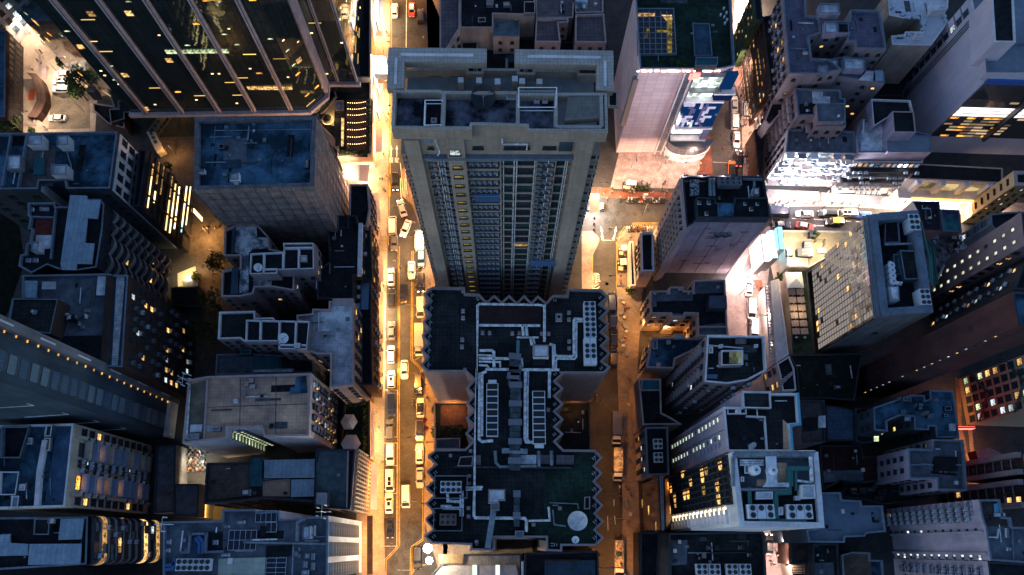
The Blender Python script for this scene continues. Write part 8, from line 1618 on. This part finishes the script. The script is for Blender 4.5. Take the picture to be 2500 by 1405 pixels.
for k, y in enumerate((728, 772, 815, 870, 920, 972, 1022)):
    a, b_ = PL('a2:722,%d 860,%d' % (y+4, y-4), PZ+2.6); d = b_-a; c = (a+b_)/2; th = thing('fairy_lights', ['topmost', 'second', 'third', 'middle', 'fifth', 'sixth', 'lowest'][k]+' string of fairy lights across the roof garden', 'string lights', (c.x, c.y, PZ+2.6), math.atan2(d.y, d.x), 'fairy light strings of the roof garden'); L = d.length; b = MB(); b.tube([(-L/2+L*i/10, 0, -.5*(1-(2*i/10-1)**2)) for i in range(11)], .03, BLK, 4); b.tube([(-L/2, 0, -2.6), (-L/2, 0, 0)], .05, STEEL, 4); b.tube([(L/2, 0, -2.6), (L/2, 0, 0)], .05, STEEL, 4); link('wire', b.mesh('wire'), th)
    for i in range(9): f = (i+.5)/9; link('bulb', bm_, th, (-L/2+L*f, 0, -.5*(1-(2*f-1)**2)-.12))
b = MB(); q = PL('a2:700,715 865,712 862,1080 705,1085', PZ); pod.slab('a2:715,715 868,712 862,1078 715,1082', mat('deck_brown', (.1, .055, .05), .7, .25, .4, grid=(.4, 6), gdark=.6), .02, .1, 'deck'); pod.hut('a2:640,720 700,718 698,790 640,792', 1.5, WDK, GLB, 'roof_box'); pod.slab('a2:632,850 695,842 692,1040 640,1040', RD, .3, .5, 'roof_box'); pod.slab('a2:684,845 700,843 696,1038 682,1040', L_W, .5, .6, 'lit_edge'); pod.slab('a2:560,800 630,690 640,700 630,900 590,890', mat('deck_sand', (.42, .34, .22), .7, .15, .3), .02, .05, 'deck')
for t, x, y, lb in (('a2', 600, 480, 'round lit tree planter at the tower foot, upper one'), ('a2', 580, 845, 'round lit tree planter beside the roof garden'), ('a2', 485, 760, 'round planter half under the tower ledge')):
    q = P(t, x, y, 8); th = thing('tree_planter', lb, 'planter', (q.x, q.y, 7.15), 0); b = MB(); b.lathe([(1.35, 0), (1.35, .7), (1.0, .72), (1.0, .4)], WCR, n=20, cap=False); b.lathe([(1.0, .38), (1.0, .42)], WBR, n=20); link('bowl', b.mesh('bowl'), th); b = MB(); b.lathe([(1.42, .05), (1.42, .2)], glow('planter_glow', (1, .62, .2), 3, .1), n=20, cap=False); link('light_ring', b.mesh('light_ring'), th); b = MB(); leaves(b, (0, 0, 1.1), .9, .9, .5, 90, .25); link('foliage', b.mesh('foliage'), th); area('planter_light', (q.x+1.8, q.y, 9.4), .5, (1, .65, .25), 60)
def parasol(t, x, y, z, r, col, label, n=6):
    q = P(t, x, y, z+2.4); th = thing('parasol', label, 'parasol', (q.x, q.y, z)); b = MB(); b.tube([(0, 0, 0), (0, 0, 2.6)], .05, STEEL, 5); b.lathe([(.4, 0), (.4, .1)], STEEL, n=10); link('pole', b.mesh('pole'), th); b = MB(); b.lathe([(r, 2.1), (r*.5, 2.45), (.04, 2.7)], col, n=n); b.lathe([(r*.98, 2.05), (r, 2.1)], col, n=n, cap=False); link('canopy', b.mesh('canopy'), th)
parasol('b2', 1256, 362, 5.4, 1.9, PT['white'], 'white six-sided parasol in the middle of the street-side roof garden'); parasol('b2', 1268, 510, 5.4, 2.2, PT['white'], 'white parasol at the lower end of the street-side roof garden'); parasol('m1', 1300, 695, .1, 1.9, PT['grey'], 'dark eight-sided parasol on the lit cafe yard', 8)
cy_ = MB(); cy_.prism(ccw(PL('m1:1218,640 1340,590 1355,725 1220,732', .3)), .02, .3, mat('cafe_floor', (.5, .42, .3), .7, .12, .3)); struct('patio', cy_, None); q = P('m1', 1270, 650, 4); area('cafe_light', q, 1.2, (1, .75, .4), 420); BL_ = B('cafe', 'cafe_pavilion', 'small dark pavilion below the lit cafe yard', 'm1:1170,735 1360,730 1365,870 1175,860', 4, WDK, RD, .3, PARD)
p = PL('m5:213,728 328,726 330,835 212,834', 11.5); c = sum(p, Vector((0, 0, 0)))/4; w, d = (p[1]-p[0]).length, (p[3]-p[0]).length; th = thing('marquee', 'square white marquee at the head of the hotel roof terrace', 'tent', (c.x, c.y, 7.45), math.atan2((p[1]-p[0]).y, (p[1]-p[0]).x)); b = MB(); b.box((0, 0, 2.3), (w, d, 1.3), PT['white'], tz=.08); b.box((0, 0, 1.9), (w, d, .4), PT['white']); link('canopy', b.mesh('canopy'), th)
for sx in (-.47, .47):
    for sy in (-.47, .47): b = MB(); b.tube([(w*sx, d*sy, 0), (w*sx, d*sy, 2)], .06, WPN, 5); link('leg', b.mesh('leg'), th)
# terrace tables and chairs
tb = MB(); tb.box((0, 0, .7), (1.7, 1.4, .06), plain('table_pink', (.34, .25, .22), .6)); TBM = tb.mesh('tabletop'); lg = MB(); lg.tube([(0, 0, 0), (0, 0, .7)], .06, STEEL, 6); lg.box((0, 0, 0), (.6, .6, .05), STEEL); LGM = lg.mesh('leg'); se = MB(); se.box((0, 0, .42), (.5, .5, .07), plain('chair_pale', (.45, .43, .4), .6)); SEM = se.mesh('seat'); bk = MB(); bk.box((-.24, 0, .5), (.05, .48, .45), MATS['chair_pale']); BKM = bk.mesh('backrest'); cl2 = MB(); cl2.tube([(0, 0, 0), (0, 0, .42)], .03, STEEL, 4); CLM = cl2.mesh('leg')
rows = ['first', 'second', 'third', 'fourth', 'fifth', 'sixth']
for i in range(6):
    for j in range(2):
        q = P('m5', 232+j*58+i*6, 880+i*54, 8.1); th = thing('terrace_table', 'pinkish square table, %s from the marquee in the %s row of the terrace' % (rows[i], ['lane-side', 'hotel-side'][j]), 'table', (q.x, q.y, 7.42), .05, 'tables of the hotel terrace'); link('tabletop', TBM, th); link('leg', LGM, th)
        for k in range(2):
            a = PI/4+k*PI; ch = thing('terrace_chair', 'pale chair by the %s terrace table of the %s row' % (rows[i], ['lane-side', 'hotel-side'][j]), 'chair', (q.x+.3*k, q.y-1.35+.0*k+(.0 if k == 0 else 2.7), 7.42), a+PI/2, 'chairs at the %s %s terrace table' % (rows[i], ['lane-side', 'hotel-side'][j])); link('seat', SEM, ch); link('backrest', BKM, ch)
            for sx in (-.2, .2):
                for sy in (-.2, .2): link('leg', CLM, ch, (sx, sy, 0))
q = P('m5', 300, 1000, 10.5); area('terrace_light', q, 1, (1, .7, .35), 60)
# red flags, bollards, barrier, market stalls, carts
for k, (x, y, lb) in enumerate(((372, 337, 'upper red flag on a slanting pole above the main street'), (388, 390, 'lower red flag on a slanting pole above the main street'))):
    a = P('b3', 455, y+15, 9); q = P('b3', x, y, 10.5); th = thing('flag', lb, 'flag', a, 0, 'red flags on the podium'); d = q-a; b = MB(); b.tube([(0, 0, -1), tuple(d*1.1)], .05, WPN, 5); link('pole', b.mesh('pole'), th); b = MB(); m_ = plain('flag_red', (.55, .02, .02), .7); pr = [(d.x*(1.05-.35*i/5), d.y*(1.05-.35*i/5)) for i in range(6)]
    for i in range(5):
        (xa, ya), (xb, yb) = pr[i], pr[i+1]; s1_, s2_ = .25*math.sin(i*1.7), .25*math.sin(i*1.7+1.7); za, zb = d.z*(1.05-.35*i/5), d.z*(1.05-.35*(i+1)/5); b.face([(xa, ya, za), (xb, yb, zb), (xb-.2, yb-.7-s2_, zb-1.1), (xa-.2, ya-.7-s1_, za-1.1)], m_)
    link('cloth', b.mesh('cloth'), th)
bo = MB(); bo.lathe([(.28, 0), (.26, .8), (.18, .95)], BLK, n=10); BOM = bo.mesh('bollard')
for x, y, lb in ((97, 452, 'pale square bollard under the crossing black car'), (97, 530, 'black bollard, upper of three on the kerb line'), (97, 598, 'black bollard, middle of three on the kerb line'), (97, 665, 'black bollard, lowest of three on the kerb line')): tag(link('bollard', BOM, None, P('c4', x, y, .0)), lb, 'bollard', 'bollards at the side street junction')
for k, s_ in enumerate(('a2:1108,1180 1128,1400', 'm2:1343,0 1350,130')):
    a, b_ = PL(s_, .13); th = thing('barrier', ['white railing strip left of the tower, upper length', 'white railing strip left of the tower, lower length'][k], 'railing', a); b = MB(); b.rail([Vector((0, 0)), Vector(((b_-a).x, (b_-a).y))], 0, 1.1, WPN, .07, 1.8); b.rail([Vector((1.2, 0)), Vector(((b_-a).x+1., (b_-a).y))], 0, 1.1, WPN, .07, 1.8); link('rail', b.mesh('rail'), th)
GOODS = [plain('goods%d' % i, c, .7) for i, c in enumerate([(.3, .17, .1), (.45, .38, .28), (.12, .15, .1), (.55, .53, .46), (.2, .1, .08), (.14, .16, .22)])]
def stall(poly, label, tarp=True, z=0.13):
    p = PL(poly, 2.4); c = sum(p, Vector((0, 0, 0)))/4; w, d = (p[1]-p[0]).length, (p[3]-p[0]).length; th = thing('market_stall', label, 'market stall', (c.x, c.y, z), math.atan2((p[1]-p[0]).y, (p[1]-p[0]).x)); b = MB(); b.box((0, 0, .0), (w*.9, d*.9, .8), WBR); link('counter', b.mesh('counter'), th)
    for i in range(12): b = MB(); b.box((R_.uniform(-.38, .38)*w, R_.uniform(-.38, .38)*d, .8), (.35, .3, .25+.2*R_.random()), R_.choice(GOODS), R_.random()); link('goods_box', b.mesh('goods_box'), th)
    if tarp: b = MB(); b.box((w*.12, d*.22, 2.2), (w*.72, d*.5, .1), PT['white'], .06); b.box((-w*.2, -d*.3, 2.05), (w*.5, d*.3, .08), PT['beige'], -.1); link('awning', b.mesh('awning'), th)
    for sx in (-.45, .45):
        for sy in (-.45, .45): b = MB(); b.tube([(w*sx, d*sy, 0), (w*sx, d*sy, 2.2)], .04, STEEL, 4); link('post', b.mesh('post'), th)
stall('c4:380,830 470,835 470,950 380,950', 'upper lit market stall heaped with goods beside the white-fronted house'); stall('c4:368,985 472,985 472,1130 368,1130', 'lower broad white-topped market stall beside the thin annex'); stall('m4:335,110 430,118 430,175 345,172', 'kiosk with pale roof at the plaza planter'); stall('c4:650,245 715,248 712,285 648,282', 'small pale-topped stall behind the motorbike row'); stall('m5:85,255 200,258 200,295 85,290', 'heaped street stall on the cross-street corner', False)
cm = MB(); cm.box((0, 0, .25), (1.1, .7, .08), STEEL); CBM = cm.mesh('cart_bed'); cw_ = MB(); cw_.lathe([(.13, -.04), (.13, .04)], BLK, n=10); cw_.v = [(x, z, y) for x, y, z in cw_.v]; CWM = cw_.mesh('wheel'); chm = MB(); chm.tube([(-.55, -.3, .3), (-.65, -.3, 1.), (-.65, .3, 1.), (-.55, .3, .3)], .03, STEEL, 4); CHM = chm.mesh('handle')
bxm = []
for g_ in GOODS: b = MB(); b.box((0, 0, 0), (.7, .55, .5), g_); bxm.append(b.mesh('crate'))
CL_ = [('m4', 335, 830+i*32+R_.uniform(-8, 8)) for i in range(16)]+[('b4', 345+R_.uniform(-8, 45), y) for y in range(60, 1100, 62)]
for i, (t, x, y) in enumerate(CL_):
    q = P(t, x+R_.uniform(-12, 40), y, .3); up_ = t == 'm4'
    if i % 3 == 0:
        th = thing('hand_cart', 'small goods trolley on the '+('stall end' if up_ else 'dim lower end')+' of the side street pavement', 'trolley', (q.x, q.y, .13), R_.random()*6, 'trolleys on the '+('upper' if up_ else 'lower')+' side street pavement'); link('cart_bed', CBM, th); link('handle', CHM, th)
        for sx in (-.4, .4):
            for sy in (-.25, .25): link('wheel', CWM, th, (sx, sy, .13))
    else: tag(link('crate', R_.choice(bxm), None, (q.x, q.y, .13), R_.random()*3), 'goods crate left on the '+('stall end' if up_ else 'dim lower end')+' of the side street pavement', 'crate', 'crates on the '+('upper' if up_ else 'lower')+' side street pavement')
# courtyard pieces
m = MB(); q = PL('a1:250,520 290,560 318,640 322,720 290,790 255,835', 3); n = len(q)
for i in range(n-1): a, b_ = q[i], q[i+1]; m.face([(a.x-2.2, a.y, 3.0), (b_.x-2.2, b_.y, 3.0), (b_.x, b_.y, 2.6), (a.x, a.y, 2.6)][::-1], WBR); m.face([(a.x, a.y, .06), (b_.x, b_.y, .06), (b_.x, b_.y, 2.6), (a.x, a.y, 2.6)], WBR); m.face([(a.x-2.2, a.y, .06), (b_.x-2.2, b_.y, .06), (b_.x-2.2, b_.y, 3.), (a.x-2.2, a.y, 3.)][::-1], WBR)
c = sum(q, Vector((0, 0, 0)))/n; th = thing('curved_canopy', 'curved brown canopy wall in the courtyard', 'canopy', (c.x, c.y, 0)); link('shell', m.mesh('shell', (c.x, c.y, 0)), th)
def steps(poly, nst, rise, label):
    p = PL(poly, .5); c = sum(p, Vector((0, 0, 0)))/4; ax = (p[3]-p[0])/nst; wv = (p[1]-p[0]); th = thing('stairs', label, 'stairs', (c.x, c.y, .05)); b = MB(); rz = math.atan2(wv.y, wv.x)
    for i in range(nst): d = p[0]+wv/2+ax*(i+.5)-c; b.box((d.x, d.y, 0), (wv.length, ax.length*1.02, rise*(nst-i)), WPK, rz)
    link('flight', b.mesh('flight'), th)
steps('a1:290,440 340,480 320,545 275,520', 8, .16, 'pink stone steps at the head of the courtyard'); steps('a1:205,820 245,815 262,885 215,890', 9, .14, 'pink stone steps at the lower end of the courtyard'); steps('c4:330,125 435,130 430,190 320,185', 5, .14, 'low steps at the plaza corner beside the dark mall flank')
q = P('a1', 226, 678, .1); m = MB(); m.box((0, 0, 0), (1.6, 3.4, .03), plain('mat_orange', (.5, .1, .03), .8)); tag(link('door_mat', m.mesh('door_mat'), None, (q.x, q.y, .05)), 'orange red mat on the pale courtyard paving', 'mat')
sh = B('shed', 'workshop', 'dark cluttered shed with white corner post at the edge of the car park', 'a1:662,735 845,760 890,780 890,920 770,885 665,790', 4, WBR, RD, .4, PARP); sh.hut('a1:780,780 885,770 890,850 790,880', 2, WBR, RD, 'shed_bay', ph=.6, pm=PARP); sh2 = B('gatehouse', 'gatehouse', 'gatehouse with lit slit roof at the foot of the glass tower', 'a1:595,572 770,575 800,655 620,660', 4, WDK, RD, .3, PARP); sh2.slab('a1:605,608 720,608 720,622 605,622', L_W, .3, .2, 'skylight'); sh2.slab('a1:620,630 770,628 790,652 630,656', PARP, .3, .3, 'roof_edge'); q = P('a1', 745, 690, 3.4); area('gate_light', q, 1.5, (1, .75, .45), 300)
# chequered yard
m = MB(); q0, q1, q3 = PL('b1:1270,530 1400,530 1270,700', 0); ux, uy = (q1-q0)/8, (q3-q0)/10
for i in range(8):
    for j in range(10): a = q0+ux*i+uy*j; m.face([(v_.x, v_.y, .02) for v_ in (a, a+uy, a+ux+uy, a+ux)], PAVG if (i+j) % 2 else mat('paving_black', (.03, .03, .03), .7, .2, .5))
struct('yard', m, None); q = P('b1', 1325, 610, 4); area('yard_light', q, 1, (.8, 1, .95), 120); q = P('b1', 1290, 640, 4); area('yard_light', q, 1, (1, .7, .35), 160)
q = P('b1', 1400, 950, 5); area('alley_light', q, 1, (1, .55, .1), 380, sy=6); q = P('b1', 1320, 730, 5); area('alley_light', q, 1, (1, .8, .5), 300)
q = P('a2', 800, 1235, 9); area('entrance_light', q, 2, (1, .6, .38), 2600, (math.radians(95), 0, math.radians(90)), sy=4)
m = MB(); m.face([tuple(v_) for v_ in PL('f:-260,500 40,500 60,640 20,760 0,800 -260,800', .02)][::-1], mat('park_dark', (.008, .012, .008), .95, .5, .5)); struct('park', m, None)  # darkness of the far-left ground put into a near-black sheet
# invented floodlights added on the lavender block that wash the mall wall, and lamps in the notches of the saw-toothed block
for k, x in enumerate((770, 900, 1050)):
    q = P('m4', x, 84, 35.2); th = thing('floodlight', ['floodlight at the outer north corner of the lavender block roof', 'middle floodlight on the north parapet of the lavender block', 'floodlight beside the eight-fan unit on the north parapet'][k], 'floodlight', q, 0, 'floodlights of the lavender block'); m = MB(); m.tube([(0, 0, -.7), (0, 0, 0)], .05, STEEL, 5); m.box((0, 0, 0), (1.0, .3, .4), STEEL); link('housing', m.mesh('housing'), th); area('wall_wash', (q.x, q.y+.3, q.z), 1., (1, .78, .82), 520, (math.radians(68), 0, math.radians(8)))
for t, x, y, h, pw in (('b3', 560, 262, 10.5, 110), ('b3', 1400, 262, 10.5, 35), ('f', 1052, 712, 9, 700), ('m2', 1490, 560, 6, 300), ('m4', 640, 1130, 7, 500), ('m4', 470, 1080, 6, 250)): q = P(t, x, y, h); area('yard_light', q, .6, (1, .42, .1), pw)
# small worn things fixed to the roofs: pipes, seams, boxes, patches
SEAM = mat('roof_seam', (.02, .022, .025), .9, .5, 1.); PATCH = mat('roof_patch', (.1, .11, .12), .9, .5, .8)
def inside(p, poly):
    c = False; n = len(poly)
    for i in range(n):
        a, b = poly[i], poly[i-1]
        if (a.y > p.y) != (b.y > p.y) and p.x < (b.x-a.x)*(p.y-a.y)/(b.y-a.y)+a.x: c = not c
    return c
def clutter(key, n, pipes=4, seams=3):
    bb = BL[key]; poly = inset(bb.p, 1.2); xs_ = [q.x for q in poly]; ys_ = [q.y for q in poly]; z = bb.rz; ctr = sum(bb.p, Vector((0, 0)))/len(bb.p); d = max(((bb.p[i]-bb.p[i-1]) for i in range(len(bb.p))), key=lambda v: v.length).normalized(); rz = math.atan2(d.y, d.x); k = 0; e = Vector((-d.y, d.x))
    while k < n+pipes+seams:
        k += 1; p = Vector((R_.uniform(min(xs_), max(xs_)), R_.uniform(min(ys_), max(ys_))))
        if not inside(p, poly): continue
        b = MB(); ax = d if R_.random() < .5 else e
        if k <= n:
            s = R_.uniform(.3, .8); b.box((p.x, p.y, z), (s, s*R_.uniform(.6, 1.4), s*R_.uniform(.4, 1.1)), R_.choice([WWH, WGR, WDK, STEEL]), rz); bb.add('roof_box', b); continue
        L = R_.uniform(2, 6)
        while L > 1 and not inside(p+ax*L, poly): L *= .7
        q = p+ax*L
        if k <= n+pipes: b.tube([(p.x, p.y, z+.05), (p.x, p.y, z+.22), (q.x, q.y, z+.22), (q.x, q.y, z+.05)], R_.uniform(.05, .11), R_.choice([PIPD, PIPE, FRD]), 5); bb.add('pipe', b)
        else: c = (p+q)/2; b.box((c.x, c.y, z+.0), (L, R_.choice([.12, .5, 1.4]), .025+.002*(k % 5)), R_.choice([SEAM, SEAM, PATCH]), math.atan2(ax.y, ax.x)); bb.add('roof_patch', b)
for key, a in dict(stone=(16, 8, 10), lb1=(8, 5, 6), bl1=(8, 5, 4), sol=(8, 6, 5), dark=(8, 4, 5), l2=(6, 4, 4), tan=(5, 3, 5), lat=(7, 4, 4), k5=(5, 3, 4), t1=(8, 5, 5), t1b=(5, 3, 3), t3=(6, 4, 3), t2=(5, 3, 3), r4=(5, 3, 3), bslab=(7, 4, 5), bdark=(9, 5, 5), k4=(6, 4, 3), k6=(6, 3, 3), purple=(6, 4, 3), d2=(8, 5, 4), r3=(6, 4, 3), dkblk=(7, 4, 4), bl2=(5, 3, 3), tn6=(5, 3, 3), tn2=(5, 3, 3), wroof=(4, 4, 3), mall=(4, 3, 3), k9=(5, 3, 2), k12=(6, 3, 4), e1=(5, 3, 3), zpod2=(4, 2, 3)).items(): clutter(key, *a)
for a, t, nn, L in pu.edges('S'):
    if L < 8: continue
    rz = math.atan2(t.y, t.x); b = MB()
    for fx in (.2, .47, .8): p = a+t*(L*fx)+nn*.1; b.tube([(p.x, p.y, 1), (p.x, p.y, 33)], .08, PIPD, 5)
    pu.add('drain_pipe', b)
    for i in range(14): p = a+t*(L*R_.uniform(.1, .9)); w, h_ = R_.uniform(.6, 3), R_.uniform(.5, 2.2); b = MB(); b.box((p.x, p.y, R_.uniform(4, 30)), (w, .04+.002*i, h_), mat('wall_patch', (.3, .27, .33), .9, .4, .6), rz); pu.add('wall_patch', b)
# ================================================================== CAMERA, SKY, SETTINGS
cam = bpy.data.cameras.new('camera'); co = bpy.data.objects.new('camera', cam); COL.objects.link(co)
cam.sensor_fit = 'HORIZONTAL'; cam.sensor_width = 36; cam.lens = 36*F/2500; cam.clip_end = 3000; cam.clip_start = 1
co.matrix_world = Matrix.Translation(CAMP) @ RM.to_4x4()
SC.camera = co
wd = bpy.data.worlds.new('World'); SC.world = wd; wd.use_nodes = True
nt = wd.node_tree; nt.nodes.clear()
ou = nt.nodes.new('ShaderNodeOutputWorld'); bg = nt.nodes.new('ShaderNodeBackground'); sk_ = nt.nodes.new('ShaderNodeTexSky')
sk_.sky_type = 'NISHITA'; sk_.sun_disc = False; sk_.sun_elevation = math.radians(SUN_EL); sk_.sun_rotation = math.radians(250); sk_.ozone_density = 6; sk_.dust_density = .3; sk_.air_density = 1.0
bg.inputs[1].default_value = SKY
hs = nt.nodes.new('ShaderNodeHueSaturation'); hs.inputs['Saturation'].default_value = SAT; mxw = nt.nodes.new('ShaderNodeMixRGB'); mxw.blend_type = 'MULTIPLY'; mxw.inputs[0].default_value = 1; mxw.inputs[2].default_value = TINT
nt.links.new(sk_.outputs[0], hs.inputs['Color']); nt.links.new(hs.outputs[0], mxw.inputs[1]); nt.links.new(mxw.outputs[0], bg.inputs[0]); nt.links.new(bg.outputs[0], ou.inputs[0])
sl = bpy.data.lights.new('sun', 'SUN'); sl.energy = SUN_E; sl.angle = math.radians(20); sl.color = (1, .9, .85)
so_ = bpy.data.objects.new('sun', sl); COL.objects.link(so_); so_.rotation_euler = (math.radians(90-max(SUN_EL, 3)), 0, math.radians(-250))
SC.view_settings.view_transform = 'Standard'; SC.view_settings.look = 'None'; SC.view_settings.exposure = EXPO; SC.view_settings.gamma = 1
SC.render.engine = 'CYCLES'; SC.cycles.use_denoising = True; SC.cycles.max_bounces = 6; SC.cycles.diffuse_bounces = 3; SC.cycles.glossy_bounces = 3
SC.cycles.sample_clamp_indirect = 4; SC.cycles.use_light_tree = True; SC.cycles.caustics_reflective = False; SC.cycles.caustics_refractive = False
bpy.context.view_layer.update()
